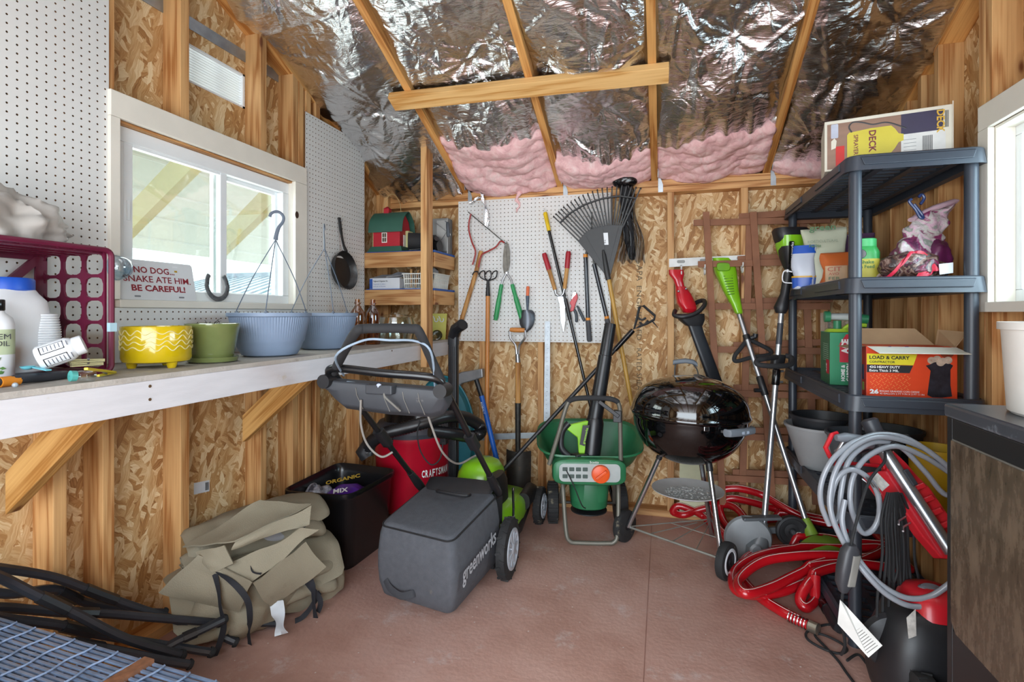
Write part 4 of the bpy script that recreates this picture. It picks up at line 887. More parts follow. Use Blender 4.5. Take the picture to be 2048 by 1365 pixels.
WCARD = P('white_card', '#d5d8dd', .6, var=.03)
obj('carton', MB().box((-1.785, 2.985, S2), (-1.575, 3.14, S2+.066)), WCARD, bx, smooth=False)
obj('lid_flap', MB().hexa([(-1.785, 2.985, S2+.066), (-1.575, 2.985, S2+.066), (-1.575, 3.14, S2+.10), (-1.785, 3.14, S2+.10), (-1.785, 2.985, S2+.068), (-1.575, 2.985, S2+.068), (-1.575, 3.14, S2+.102), (-1.785, 3.14, S2+.102)]), WCARD, bx, smooth=False)
obj('blue_panel', MB().box((-1.786, 2.9842, S2+.001), (-1.765, 2.985, S2+.064)), BLUE, bx, smooth=False)
text('lettering', 'Pegboard Organizer Kit', (-1.758, 2.9848, S2+.042), (1, 0, 0), (0, 0, 1), .10, .012, INKB, bx, bold=.02)
text('lettering', 'Organizador de tablero', (-1.758, 2.9848, S2+.026), (1, 0, 0), (0, 0, 1), .085, .008, BLUE, bx)
text('lettering', 'perforado de 32 piezas', (-1.758, 2.9848, S2+.012), (1, 0, 0), (0, 0, 1), .085, .008, BLUE, bx)
one('paper_sheet', MB().hexa([(-1.665, 2.978, S2+.073), (-1.58, 2.978, S2+.078), (-1.555, 3.12, S2+.105), (-1.66, 3.12, S2+.115), (-1.665, 2.978, S2+.0745), (-1.58, 2.978, S2+.0795), (-1.555, 3.12, S2+.1065), (-1.66, 3.12, S2+.1165)]), [WCARD], 'loose white paper lying on the pegboard kit box', 'paper', smooth=False)
# bottles, bowl and packet at the end of the bench
AMB = clear('amber_plastic', (.62, .34, .12), .04, .05)
for k, (x, y) in enumerate(((-1.603, 2.555), (-1.555, 2.635))):
    t = thing('amber_bottle', ('amber plastic bottle half hidden behind the second hanging basket', 'amber plastic bottle standing clear below the lower corner shelf')[k], 'bottle', (x, y, BZ), 'amber bottles on the bench')
    c = V((x, y, BZ))
    obj('body', MB().lathe([(.001, 0), (.036, .0), (.040, .005), (.040, .16), (.036, .18), (.016, .212), (.013, .216), (.013, .224), (.018, .226), (.018, .23), (.013, .232), (.0135, .25), (.011, .25)], c, seg=32), AMB, t)
gb = thing('glass_canister', 'large clear glass canister behind the mower handle at the bench end', 'glass canister', (-1.50, 2.80, BZ)); c = V((-1.50, 2.80, BZ))
obj('bowl', MB().lathe([(.001, .002), (.07, 0), (.095, .012), (.105, .06), (.104, .12), (.096, .15), (.094, .15), (.101, .12), (.102, .06), (.092, .016), (.001, .008)], c, seg=40), clear('clear_glass'), gb)
obj('glass_lid', MB().lathe([(.097, .152), (.098, .156), (.06, .165), (.015, .168), (.012, .178), (.001, .18)], c, seg=40), clear('clear_glass'), gb)
yk = thing('hook_packet', 'yellow card packet of white hooks leaning in the bench corner', 'packet', (-1.45, 3.27, BZ))
YK = P('yellow_card', '#cfc868', .5, var=.06)
obj('card', MB().hexa([(-1.56, 3.255, BZ), (-1.385, 3.255, BZ), (-1.385, 3.262, BZ), (-1.56, 3.262, BZ), (-1.56, 3.286, BZ+.172), (-1.385, 3.286, BZ+.172), (-1.385, 3.293, BZ+.172), (-1.56, 3.293, BZ+.172)]), YK, yk, smooth=False)
for x in (-1.50, -1.455, -1.415):
    q = [V((x+.013*math.cos(a), 3.270, BZ+.13+.013*math.sin(a))) for a in [R(-200+k*22) for k in range(12)]]
    obj('hook', MB().tube([q[0]+V((-.01, 0, .02))]+q, .0035, 6), WHITEP, yk)
obj('print_block', MB().hexa([(-1.455, 3.2605, BZ+.02), (-1.40, 3.2605, BZ+.02), (-1.40, 3.2615, BZ+.02), (-1.455, 3.2615, BZ+.02), (-1.455, 3.2735, BZ+.095), (-1.40, 3.2735, BZ+.095), (-1.40, 3.2745, BZ+.095), (-1.455, 3.2745, BZ+.095)]), P('green_print', '#5f6f3a', .6), yk, smooth=False)
one('smoked_tumbler', MB().lathe([(.001, 0), (.018, 0), (.034, .085), (.032, .085), (.016, .004), (.001, .003)], (-1.43, 3.19, BZ+.019), (.55, -.8, .18), 24), [clear('smoke_glass', (.42, .42, .42), .05, .1)], 'smoky grey glass lying on its side before the yellow packet', 'glass')
# ================================================================ TOOLS ON AND AGAINST THE BACK WALL
def B(px, py, y=3.272): return onY(px, py, y)
ASH = wood((0, 0, 1), light='#cf9a58', dark='#9c6630', name='tool_handle', knots=False)
ASH2 = P('varnished_handle', '#c8813f', .4, var=.12, stretch=(8, 8, 1))
def px_bar(m, p, q, w_, th, y=3.272):
    return m.bar(B(*p, y), B(*q, y), w_, th, up=(0, -1, 0))
# bow-shaped brush cutter
t = thing('brush_cutter', 'wooden handled cutter with a red bow frame and thin blade on the pegboard', 'brush cutter', B(905, 720, 3.26))
obj('handle', MB().tube([B(962, 502, 3.262), B(952, 545, 3.262), B(920, 650, 3.262), B(903, 715, 3.262)], [.014, .015, .015, .016], 12, flat=.7, up=(0, 1, 0)), ASH, t)
RF = P('red_frame', '#9c2f2c', .45, var=.1)
obj('bow_frame', MB().tube(smoothpath([B(945, 530, 3.25), B(951, 505, 3.25), B(944, 485, 3.25), B(938, 462, 3.25), B(938, 445, 3.25), B(942, 428, 3.25)], 6), .0055, 8).tube(smoothpath([B(957, 535, 3.25), B(963, 511, 3.25), B(978, 502, 3.25), B(992, 494, 3.25), B(1001, 483, 3.25), B(1009, 486, 3.25)], 6), .0055, 8), RF, t)
obj('blade', MB().bar(B(936, 424, 3.25), B(1012, 488, 3.25), .006, .0012, up=(0, 1, 0)), DKSTEEL, t, smooth=False)
# hand cultivator on a long handle
t = thing('cultivator', 'four-tined black garden cultivator with a long varnished handle standing tines up', 'cultivator', (B(975, 900, 3.2).x, 3.17, 0))
top = B(976, 562, 3.262); fo = V((B(975, 900, 3.2).x, 3.17, 0))
obj('handle', MB().cyl(top.lerp(fo, .065), fo, .014), ASH2, t); obj('ferrule', MB().tube([top, top.lerp(fo, .03), top.lerp(fo, .07)], [.009, .012, .0155], 14), BLACKP, t)
for a, b, c in (((976, 562), (962, 556), (955, 544)), ((976, 562), (970, 556), (969, 543)), ((976, 562), (982, 555), (981, 543)), ((976, 562), (991, 556), (994, 543))):
    p = B(*c, 3.25); obj('tine', MB().tube(smoothpath([B(*a, 3.262), B(*b, 3.252), p, p+V((-.012, -.03, -.004)), p+V((-.016, -.05, -.022))], 5), .0042, 7), BLACKP, t)
# green hedge shears
GRN = P('green_grip', '#2f9456', .45, var=.1)
t = thing('hedge_shears', 'hedge shears with green wooden handles and rusty blades up, on the pegboard', 'hedge shears', B(1014, 640))
for s_, tip, piv, k1, e1 in ((1, (1011, 488), (1013, 546), (1003, 569), (991, 641)), (-1, (1013, 483), (1013, 546), (1024, 569), (1044, 640))):
    y = 3.274 - .004*(s_ > 0); tp, pv = B(*tip, y), B(*piv, y)
    sx = .011*s_
    obj('blade', MB().prism([(0, 0), (.004, -.03), (.008, -.09), (.012, -.16), (.004, -.19), (-.010, -.19), (-.018, -.15), (-.016, -.07), (-.008, -.015)] if s_ > 0 else [(0, 0), (.012, -.02), (.022, -.07), (.022, -.14), (.012, -.19), (-.002, -.19), (-.006, -.10)], tp, (1, 0, 0), (0, 0, 1), .003), P('worn_blade', '#6f6a63', .5, metal=.7, var=.25, scale=40), t, smooth=False)
    obj('tang', MB().tube([pv, pv.lerp(B(*k1, y), .6)+V((-.006*s_, 0, 0)), B(*k1, y)], .006, 8), STEEL, t)
    a, b = B(*k1, y), B(*e1, y)
    obj('handle', MB().tube([a, a.lerp(b, .05), a.lerp(b, .35), a.lerp(b, .42), a.lerp(b, .9), b], [.011, .013, .013, .016, .016, .012], 14), GRN, t)
obj('pivot_bolt', MB().cyl(B(1013, 546, 3.276), B(1013, 546, 3.264), .006), STEEL, t)
# trowel
t = thing('trowel', 'garden trowel with an orange handle hanging blade down beside the green shears', 'trowel', B(1053, 664))
p0, p1, p2 = B(1056, 573, 3.26), B(1055, 592, 3.262), B(1055, 622, 3.262)
obj('handle', MB().tube([p0, p0.lerp(p1, .1), p1], [.008, .011, .010], 12), P('orange_grip', '#d9693c', .5), t); obj('shaft', MB().tube([p1, p1.lerp(p2, .4), p2], [.012, .010, .006], 12), P('slate_grip', '#46505f', .5), t)
c = B(1053, 640, 3.262)
def blade(u, v_):
    hw = .048*(1-abs(2*v_-.85)**2.4*.75) if v_ > .1 else .03
    hw = [.052, .056, .056, .054, .046, .03, .004][min(6, int(v_*6.01))] if v_ < 1 else .002
    hw = np.interp(v_, [0, .12, .4, .65, .85, 1], [.030, .052, .056, .049, .032, .002])
    return (c.x+(u-.5)*2*hw*.92, c.y-.012+.030*(2*u-1)**2*(1-v_*.6), c.z+.062-.14*v_)
obj('blade', MB().sheet(blade, 14, 14, thick=.0015), P('steel_blade', '#5d6168', .4, metal=.7, var=.15), t)
# D-handled spade
t = thing('spade', 'spade with a wooden D grip and steel yoke leaning upright on the back wall', 'spade', (B(1036, 1000, 3.22).x, 3.21, 0))
g0, g1 = B(1020, 660, 3.20), B(1050, 661, 3.20); yk_ = B(1035, 702, 3.215); sh = B(1036, 725, 3.22); so = B(1036, 806, 3.225); bt_ = B(1036, 905, 3.235)
obj('grip', MB().tube([g0.lerp(g1, .02), g0.lerp(g1, .3), g0.lerp(g1, .7), g1.lerp(g0, .02)], [.013, .0155, .0155, .013], 14), ASH2, t)
obj('yoke', MB().tube(smoothpath([g0, g0+V((.002, 0, -.05)), yk_+V((-.012, 0, .03)), yk_+V((-.006, 0, -.06))], 6), .007, 8).tube(smoothpath([g1, g1+V((-.002, 0, -.05)), yk_+V((.012, 0, .03)), yk_+V((.006, 0, -.06))], 6), .007, 8).tube([yk_+V((0, 0, -.02)), sh], [.014, .017], 12), STEEL, t)
obj('shaft', MB().cyl(sh, so, .0175, .018), ASH, t); obj('socket', MB().cyl(so, bt_, .019, .016), DKSTEEL, t)
obj('blade', MB().sheet(lambda u, v_: (bt_.x+(u-.5)*(.158-.02*v_**3), bt_.y-.03+.05*(2*u-1)**2-.012*v_, bt_.z+.01-(bt_.z+.005)*v_), 14, 10, thick=.003), P('spade_steel', '#4a4642', .55, metal=.6, var=.25, dirt='#6d5846', dscale=9), t)
# pole pruner
t = thing('pole_pruner', 'long black pole with a yellow end and hook leaning across the pegboard', 'pole pruner', B(1200, 900, 3.24))
a, b, c = B(1090, 425, 3.262), B(1098, 462, 3.262), B(1180, 808, 3.235); e = c + (c-b).normalized()*.62
obj('pole', MB().cyl(b, e, .0095), BLACKG, t); obj('yellow_end', MB().tube([a, a.lerp(b, .1), b], [.011, .0135, .012], 12), P('yellow_grip', '#ddb915', .5), t)
obj('hook', MB().tube([B(1092, 430, 3.262), B(1088, 417, 3.262)], .002, 6), STEEL, t)
obj('coupling', MB().cyl(B(1131, 600, 3.252), B(1140, 640, 3.25), .012), BLACKP, t)
# red-gripped shears
RG = P('red_grip', '#a41d2c', .45, var=.06)
t = thing('garden_shears', 'garden shears with red-tipped wooden handles up and blades down on the pegboard', 'garden shears', B(1122, 665))
for s_, e0, e1, k in ((-1, (1088, 507), (1098, 540), (1110, 580)), (1, (1137, 503), (1134, 537), (1129, 578))):
    y = 3.25; a, b, c = B(*e0, y), B(*e1, y), B(*k, y)
    obj('grip', MB().tube([a, a.lerp(b, .12), b], [.013, .0165, .016], 14), RG, t); obj('handle', MB().tube([b, c], [.0135, .012], 14), ASH, t)
    obj('ferrule', MB().tube([c, c+V((.006*-s_, 0, -.028)), B(1120+3*s_, 592, y)], [.009, .008, .008], 10), STEEL, t)
tp = B(1126, 666, 3.25); obj('blade', MB().prism([(-.035, .225), (.02, .225), (.024, .19), (.012, .15), (.016, .08), (.004, 0), (-.014, .07), (-.018, .13), (-.022, .18)], tp, (1, 0, 0), (0, 0, 1), .003), STEEL, t, smooth=False)
obj('blade', MB().prism([(-.028, .215), (.012, .22), (.008, .15), (.012, .08), (.0, .01), (-.010, .07), (-.012, .13)], tp+V((-.004, .005, .004)), (1, 0, 0), (0, 0, 1), .003), P('worn_blade', '#6f6a63'), t, smooth=False)
obj('pivot_bolt', MB().cyl(B(1121, 603, 3.252), B(1121, 603, 3.24), .006), STEEL, t)
# red hand pruner
t = thing('hand_pruner', 'small red hand pruner with grey grips hanging beside the black lopper', 'hand pruner', B(1158, 645))
obj('head', MB().prism([(0, 0), (.02, .035), (.045, .06), (.05, .03), (.035, -.01), (.025, -.05), (.0, -.055), (.01, -.02)], B(1140, 606, 3.27), (1, 0, 0), (0, 0, 1), .012), P('pruner_red', '#c2232c', .35), t, smooth=False, bevel=.003)
obj('blade', MB().prism([(.01, 0), (.02, .05), (.036, .055), (.04, .0)], B(1140, 602, 3.262), (1, 0, 0), (0, 0, 1), .003), CHROME, t, smooth=False)
for q in (((1146, 616), (1152, 628), (1153, 645)), ((1154, 612), (1162, 628), (1169, 643))):
    obj('grip', MB().tube(smoothpath([B(*p, 3.265) for p in q], 5), [.006]*3+[.009]*6+[.009, .006], 10), P('charcoal', '#3f454c'), t)
# black lopper, blades up behind the rake
OR = P('orange_plastic', '#e08a24')
t = thing('lopper', 'black lopper with orange collars, both long handles hanging down behind the rake', 'lopper', B(1178, 686))
BSH = P('blue_black_tube', '#23262e', .3, coat=.3)
for a, b, c, d in (((1171, 512), (1176, 636), (1176, 641), (1179, 684)), ((1188, 528), (1213, 633), (1214, 638), (1222, 681))):
    y = 3.262; A, Bq, Cq, D = [B(*p, y) for p in (a, b, c, d)]
    obj('handle', MB().cyl(A, Bq, .0125), BSH, t); obj('collar', MB().cyl(Bq, Cq, .0135), OR, t); obj('grip', MB().tube([Cq, Cq.lerp(D, .1), Cq.lerp(D, .93), D], [.014, .0155, .016, .010], 14), P('charcoal_soft', '#4a4b4f', .7), t)
obj('collar', MB().cyl(B(1171, 509, 3.262), B(1171, 515, 3.262), .0138), OR, t)
obj('head', MB().bar(B(1171, 510, 3.262), B(1183, 480, 3.262), .02, .01).bar(B(1188, 528, 3.262), B(1181, 480, 3.262), .02, .01).bar(B(1182, 482, 3.264), B(1184, 425, 3.264), .028, .005), DKSTEEL, t, smooth=False)
# leaf rake
t = thing('leaf_rake', 'big black plastic leaf rake hanging fan up with a yellow pole', 'rake', B(1262, 806, 3.2))
Yk = 3.205; ap = (1215, 553)
RAKE = P('rake_black', '#2a2a2b', .5, var=.08)
poly = [(1209, 548), (1156, 483), (1170, 466), (1186, 457), (1203, 453), (1222, 450), (1247, 451), (1238, 488), (1221, 552), (1215, 558)]
o = B(1215, 553, Yk); rel = [(B(*p, Yk)-o) for p in poly]
obj('plate', MB().prism([(p.x, p.z) for p in rel], o, (1, 0, 0), (0, 0, 1), .006), RAKE, t, smooth=False, bevel=.002)
m = MB()
for q in ((1172, 474), (1205, 458), (1236, 456)): m.bar(B(1213, 545, Yk-.007), B(*q, Yk-.007), .006, .005)
obj('ribs', m, RAKE, t, smooth=False)
tips = np.linspace(0, 1, 22); cross = []
for k, f in enumerate(tips):
    tx_, ty_ = np.interp(f, [0, .2, .4, .6, .8, 1], [1107, 1128, 1160, 1200, 1242, 1281]), np.interp(f, [0, .2, .4, .6, .8, 1], [433, 413, 393, 378, 371, 377])
    bx_, by_ = np.interp(f, [0, .15, .33, .5, .7, 1], [1157, 1170, 1187, 1203, 1222, 1247]), np.interp(f, [0, .15, .33, .5, .7, 1], [482, 467, 458, 454, 451, 451])
    a, b = B(bx_, by_, Yk), B(tx_, ty_, Yk-.01); d = (b-a).normalized()
    obj('tine', MB().tube([a-d*.01, a.lerp(b, .9), b, b+V((.004, -.02, -.002)), b+V((.006, -.038, -.014))], [.0055, .0045, .0045, .0042, .003], 6, flat=.6, up=(0, 1, 0)), RAKE, t)
    cross.append(a.lerp(b, .73)+V((0, -.004, 0)))
obj('cross_band', MB().tube(smoothpath(cross, 3), .006, 6), RAKE, t)
obj('socket', MB().tube([B(1206, 500, Yk-.012), B(1208, 510, Yk-.014), B(1215, 552, Yk-.016), B(1217, 560, Yk-.016)], [.006, .012, .0165, .0165], 14), RAKE, t)
obj('pole', MB().cyl(B(1217, 556, Yk-.016), B(1264, 812, 3.17), .0125), P('gold_pole', '#b98d3e', .45, var=.12, stretch=(8, 8, 1)), t)
obj('price_sticker', MB().prism([(-.008, -.036), (.018, -.036), (.014, .036), (-.016, .036)], B(1211, 478, Yk-.0075), (1, 0, 0), (0, 0, 1), .0006), WHITEP, t, smooth=False)
text('lettering', '8-6', B(1213, 478, Yk-.0085)+V((-.004, 0, -.026)), (0, 0, 1), (-1, 0, 0), .02, .010, INKB, t)
# roll of black netting
t = thing('garden_netting', 'roll of fine black garden netting hanging from the top plate behind the rake', 'netting', B(1260, 525, 3.25))
obj('bundle', blob(B(1249, 362, 3.24)+V((0, 0, 0)), (.068, .045, .045), .2, 16, 2.), BLACKG, t, angle=70)
def netf(u, v_):
    x = np.interp(v_, [0, 1], [.024, .080]); p = B(1252+14*v_, 360+165*v_, 3.245)
    return (p.x+(u-.5)*2*x+.010*math.sin(v_*11), p.y-.018*math.sin(u*3.14)+.02*math.sin(u*19+v_*6)*.5, p.z+.012*math.sin(u*23)*v_)
net = obj('net', MB().sheet(netf, 26, 70), BLACKG, t, smooth=False)
md = net.modifiers.new('strands', 'WIREFRAME'); md.thickness = .0024; md.use_replace = True
obj('core', MB().tube(smoothpath([B(1250, 370, 3.256), B(1254, 420, 3.256), B(1259, 480, 3.256), B(1266, 520, 3.256)], 5), [.03, .034, .036, .037, .037, .036, .035, .034, .033, .032, .030, .028, .026, .024, .020, .012], 16), P('net_black', '#16161a', .8), t)
# long black weed puller
t = thing('weed_puller', 'long black pole tool with an open D grip leaning diagonally before the back wall', 'weed puller', atd(1030, 930, 2.98))
a, b = atd(1266, 661, 2.98), atd(1040, 905, 2.98); fo = a + (b-a)*1.30
fo = a + (b-a)*1.18
obj('pole', MB().cyl(a, fo, .0115), BLACKP, t); obj('collar', MB().cyl(a, a.lerp(b, .16), .0145), BLACKG, t)
y = a.y
fr = [onY(*p, y) for p in ((1268, 659), (1274, 637), (1279, 614), (1287, 612), (1310, 632), (1308, 640), (1293, 648), (1282, 652))]
obj('grip_frame', MB().tube(fr, .009, 8, closed=True, flat=.8), BLACKP, t)
obj('inner_rib', MB().tube(smoothpath([onY(*p, y) for p in ((1276, 636), (1284, 640), (1292, 636))], 4), .006, 8).tube(smoothpath([onY(*p, y) for p in ((1279, 645), (1288, 650), (1296, 641))], 4), .006, 8), BLACKP, t)
obj('spike', MB().tube([onY(1303, 641, y), onY(1317, 657, y)], [.005, .001], 8), BLACKP, t)
# T-square
t = thing('t_square', 'perforated steel T-square standing head down against the back wall', 'T-square', B(1092, 880, 3.25))
obj('blade', MB().hexa([B(1087, 885, 3.245), B(1100, 885, 3.245), B(1100, 885, 3.249), B(1087, 885, 3.249), B(1090, 643, 3.284), B(1100, 643, 3.284), B(1100, 643, 3.287), B(1090, 643, 3.287)]), GALV, t, smooth=False)
obj('head', MB().hexa([B(905, 884, 3.235), B(1088, 876, 3.235), B(1088, 876, 3.243), B(905, 884, 3.243), B(905, 870, 3.235), B(1088, 865, 3.235), B(1088, 865, 3.243), B(905, 870, 3.243)]), GALV, t, smooth=False)
m = MB()
for k in range(26):
    p = B(1095.5-.15*k, 655+k*8.6, 3.281-.0015*k); m.box(p+V((-.003, -.001, 0)), p+V((.002 if k % 5 else .008, .0005, .0015)))
obj('graduations', m, INKB, t, smooth=False)
# downspout pipe
t = thing('downspout', 'black plastic downspout pipe with an elbow standing at the bench end', 'pipe', (atd(906, 960, 3.0).x, atd(906, 960, 3.0).y, 0))
a = atd(907, 672, 2.98); base = V((a.x, a.y, 0)); RIBB = P('pipe_black', '#1d1e22', .38)
sec = [(p, q) for p, q in rrect(.054, .045, .012, 3)]
m = MB()
for z0_, z1_, s_ in ((0, a.z-.04, 1.), (a.z-.05, a.z, 1.08)):
    m.rings([[V((base.x+p*s_, base.y+q*s_, z)) for p, q in sec] for z in (z0_, z1_)])
obj('pipe', m, RIBB, t, angle=30)
p1 = a+V((.022, -.015, .04)); p2 = p1+V((.05, -.03, .025))
obj('elbow', MB().tube([a-V((0, 0, .005)), p1, p2], [.033, .036, .036], 14, flat=.85), RIBB, t, angle=30)
obj('elbow_mouth', MB().cyl(p2, p2+(p2-p1)*.02, .030), BLACKM, t)
m = MB()
for k in (-.015, 0, .015): m.box((base.x+k-.002, base.y-.0255, .02), (base.x+k+.002, base.y-.022, a.z-.06))
obj('ribs', m, RIBB, t, smooth=False)
# teal lid, axe, step ladder behind the vacuum
t = thing('teal_sled', 'teal plastic dished lid standing on edge behind the shop vacuum', 'plastic lid', B(885, 1010, 3.1))
c = B(884, 880, 3.13); TEAL = P('teal_body', '#1d6f7c', .4, var=.08)
obj('dish', MB().sheet(lambda u, v_: (c.x+.215*math.sin(math.pi*(v_))*math.cos(2*math.pi*u), c.y-.06*math.cos(math.pi*v_*.5)+.02, c.z+.40*math.sin(math.pi*v_)*math.sin(2*math.pi*u)) if v_ < .5 else (c.x+.215*(1.5-v_)*math.cos(2*math.pi*u), c.y+.02, c.z+.40*(1.5-v_)*math.sin(2*math.pi*u)), 48, 12), TEAL, t)
obj('rim', MB().tube([(c.x+.217*math.cos(a), c.y+.02, c.z+.402*math.sin(a)) for a in [2*math.pi*k/60 for k in range(60)]], .007, 8, closed=True), TEAL, t)
obj('lug', MB().box(B(866, 822, 3.08), B(889, 800, 3.16)), TEAL, t, smooth=False, bevel=.006)
t = thing('splitting_axe', 'splitting axe standing head up with a steel head and blue black handle', 'axe', B(992, 1000, 3.12))
y = 3.17; ax_ = [(905, 773), (915, 779), (926, 767), (945, 762), (968, 755), (967, 737), (945, 741), (925, 744), (908, 752)]
o = B(905, 773, y); obj('head', MB().prism([((B(*p, y)-o).x, (B(*p, y)-o).z) for p in ax_], o+V((0, .02, 0)), (1, 0, 0), (0, 0, 1), -.045 if False else .045), P('axe_steel', '#8d8f92', .4, metal=.7, var=.12), t, smooth=False, bevel=.006)
a, b, c = B(950, 752, y), B(963, 792, y), B(992, 914, y-.01); e = c + (c-b)*(c.z-.005)/(b.z-c.z)
obj('neck', MB().cyl(a, b, .015), BLACKP, t); obj('handle', MB().tube([b, c, e], [.016, .016, .018], 14), P('handle_blue', '#1b63c6', .4), t)
text('lettering', 'KOBALT', B(961, 805, y-.0175), (b-c)*-1, V((1, 0, 0)), .075, .012, INKW, t, bold=.02)
t = thing('step_ladder', 'aluminium step ladder folded behind the vacuum, only its lower steps showing', 'ladder', B(915, 1010, 3.2))
for p, q in (((893, 842), (890, 1005)), ((943, 842), (950, 1005))):
    a, b = B(*p, 3.21), B(*q, 3.19); b.z = 0; obj('rail', MB().bar(a, b, .028, .02), STEEL, t, smooth=False)
for yy in (868, 893, 918, 960):
    obj('step', MB().bar(B(893, yy, 3.2), B(947, yy, 3.2), .05, .016), STEEL, t, smooth=False)
# white hook rail
t = thing('hook_rail', 'white metal hook rail screwed across two studs of the back wall', 'hook rail', B(1415, 530, 3.29))
RAILW = P('rail_white', '#d6d6d3', .45)
obj('rail', MB().hexa([B(1338, 535, 3.292), B(1493, 525, 3.292), B(1493, 525, 3.2995), B(1338, 535, 3.2995), B(1338, 518, 3.292), B(1493, 510, 3.292), B(1493, 510, 3.2995), B(1338, 518, 3.2995)]), RAILW, t, smooth=False, bevel=.001)
for px_ in (1362, 1408, 1482):
    y0 = 524-.06*(px_-1338)
    for dz in (0, .03):
        a = B(px_, y0+8, 3.29); obj('hook', MB().tube(smoothpath([a, a+V((0, -.03, -.03-dz)), a+V((.0, -.075, -.034-dz)), a+V((.0, -.085, -.012-dz))], 5), .004, 7), RAILW, t)
    obj('slot', MB().prism([(p, q) for p, q in rrect(.045, .018, .008)], B(px_, y0+1, 3.2915), (1, 0, 0), (0, 0, 1), .0006), P('slot_grey', '#8b8b88', .5), t, smooth=False)
# two redwood trellises
TRL = P('redwood_lath', '#8b5c42', .75, var=.18, scale=9, stretch=(1, 1, 1))
def lath(p, q, par, y, y2=None):
    obj('lath', MB().bar(B(*p, y), B(*q, y if y2 is None else y2), .036, .012, up=(0, 1, 0)) if False else MB().bar(B(*p, y), B(*q, y if y2 is None else y2), .012, .036) if abs(p[0]-q[0]) > abs(p[1]-q[1]) else MB().bar(B(*p, y), B(*q, y if y2 is None else y2), .036, .012, up=(0, 1, 0)), TRL, par, smooth=False, bevel=.001)
t = thing('trellis', 'redwood lath trellis leaning at the back wall, its frame reaching furthest left', 'trellis', B(1470, 1000, 3.2), 'redwood trellises')
lath((1412, 424), (1446, 1010), t, 3.255, 3.235); lath((1506, 424), (1545, 1010), t, 3.255, 3.235)
for (a, b) in (((1387, 446), (1660, 440)), ((1396, 529), (1660, 523)), ((1412, 613), (1660, 613)), ((1424, 699), (1660, 703)), ((1430, 786), (1660, 793)), ((1432, 871), (1660, 882)), ((1425, 955), (1640, 967))): lath(a, b, t, 3.268)
t = thing('trellis', 'redwood lath trellis leaning at the back wall behind the other, shifted right', 'trellis', B(1540, 1000, 3.2), 'redwood trellises')
lath((1499, 448), (1484, 1010), t, 3.280); lath((1606, 440), (1632, 1010), t, 3.280)
for (a, b) in (((1478, 434), (1665, 420)), ((1475, 519), (1665, 509)), ((1481, 604), (1665, 598)), ((1467, 691), (1665, 684)), ((1467, 776), (1665, 774)), ((1487, 862), (1665, 862)), ((1465, 945), (1650, 952))): lath(a, b, t, 3.290)
one('pale_plank', MB().hexa([B(1359, 1030, 3.26), B(1412, 1036, 3.26), B(1412, 1036, 3.275), B(1359, 1030, 3.275), B(1359, 905, 3.275), B(1412, 905, 3.275), B(1412, 905, 3.29), B(1359, 905, 3.29)]), [P('pale_green_board', '#c9c9a8', .7, var=.06)], 'pale painted offcut board leaning at the wall behind the grill legs', 'board', smooth=False)
# ================================================================ FLOOR, LEFT SIDE
LIME = P('lime_plastic', '#86c520', .3, var=.05, coat=.3, dirt='#4d5a2c', dscale=8, damt=.70)
TIRE = P('tyre_rubber', '#232324', .8, var=.25, scale=30, dirt='#9a8f78', dscale=16, damt=.6)
HUB = P('grey_hub', '#b9bec6', .4, var=.05)
def tyre(c, r, wd, seg=44, lugs=True, prof=None):
    """a tyre whose axle runs along X"""
    c = V(c); m = MB()
    pr = [(r*.66, -wd/2), (r*.9, -wd/2), (r*.98, -wd*.42), (r, -wd*.2), (r, wd*.2), (r*.98, wd*.42), (r*.9, wd/2), (r*.66, wd/2)]
    m.lathe(pr, c, (1, 0, 0), seg)
    if lugs:
        n = int(seg*.6)
        for k in range(n):
            a = 2*math.pi*k/n; d = V((0, math.cos(a), math.sin(a))); t_ = V((0, -math.sin(a), math.cos(a)))
            s_ = 1 if k % 2 else -1; p = c + d*r
            m.bar(p+V((-.002*s_, 0, 0)), p+V((wd*.46*s_, 0, 0))+t_*r*.06, r*.075, r*.05, up=d)
    return m
def spoked(c, r, wd, n, side):
    """a spoked wheel disc facing SIDE along X"""
    c = V(c); m = MB(); f = c + V((wd*.5*side, 0, 0)); ax = V((side, 0, 0))
    m.lathe([(r*.68, -.008), (r*.68, .004), (r*.6, .006), (r*.56, .002), (r*.56, -.008)], f, ax, 44)
    m.lathe([(.001, .008), (r*.16, .008), (r*.2, .004), (r*.22, -.008)], f, ax, 28)
    for k in range(n):
        a = 2*math.pi*k/n; d = V((0, math.cos(a), math.sin(a)))
        m.bar(f+d*r*.17, f+d*r*.6, r*.10, .008, up=ax)
    m.lathe([(.001, -.010), (r*.66, -.010)], f, ax, 40)
    return m
mw = thing('lawn_mower', 'lime green push mower with a grey cloth grass bag and folding black handle', 'lawn mower', (-.93, 2.6, 0))
for s_, x in ((1, -.685), (-1, -1.185)):
    for y, r, n in ((2.345, .135, 10), (3.005, .103, 8)):
        w_ = obj('wheel', tyre((x, y, r), r, .045), TIRE, mw)
        obj('hub', spoked((x, y, r), r, .045, n, s_), HUB, w_)
secs = []
for y, hw, hz, cz in ((2.36, .16, .05, .16), (2.42, .205, .085, .16), (2.55, .22, .095, .165), (2.75, .222, .09, .16), (2.95, .20, .075, .15), (3.06, .15, .05, .13), (3.09, .08, .03, .12)):
    secs.append(((-.935, y, cz), (hw, 0, 0), (0, 0, hz)))
obj('deck', MB().loft(secs, 40, 3.4), LIME, mw)
obj('skirt', MB().loft([((-.935, 2.44, .10), (.2, 0, 0), (0, 0, .055)), ((-.935, 2.7, .10), (.226, 0, 0), (0, 0, .06)), ((-.935, 3.02, .10), (.19, 0, 0), (0, 0, .05))], 30, 4), BLACKP, mw)
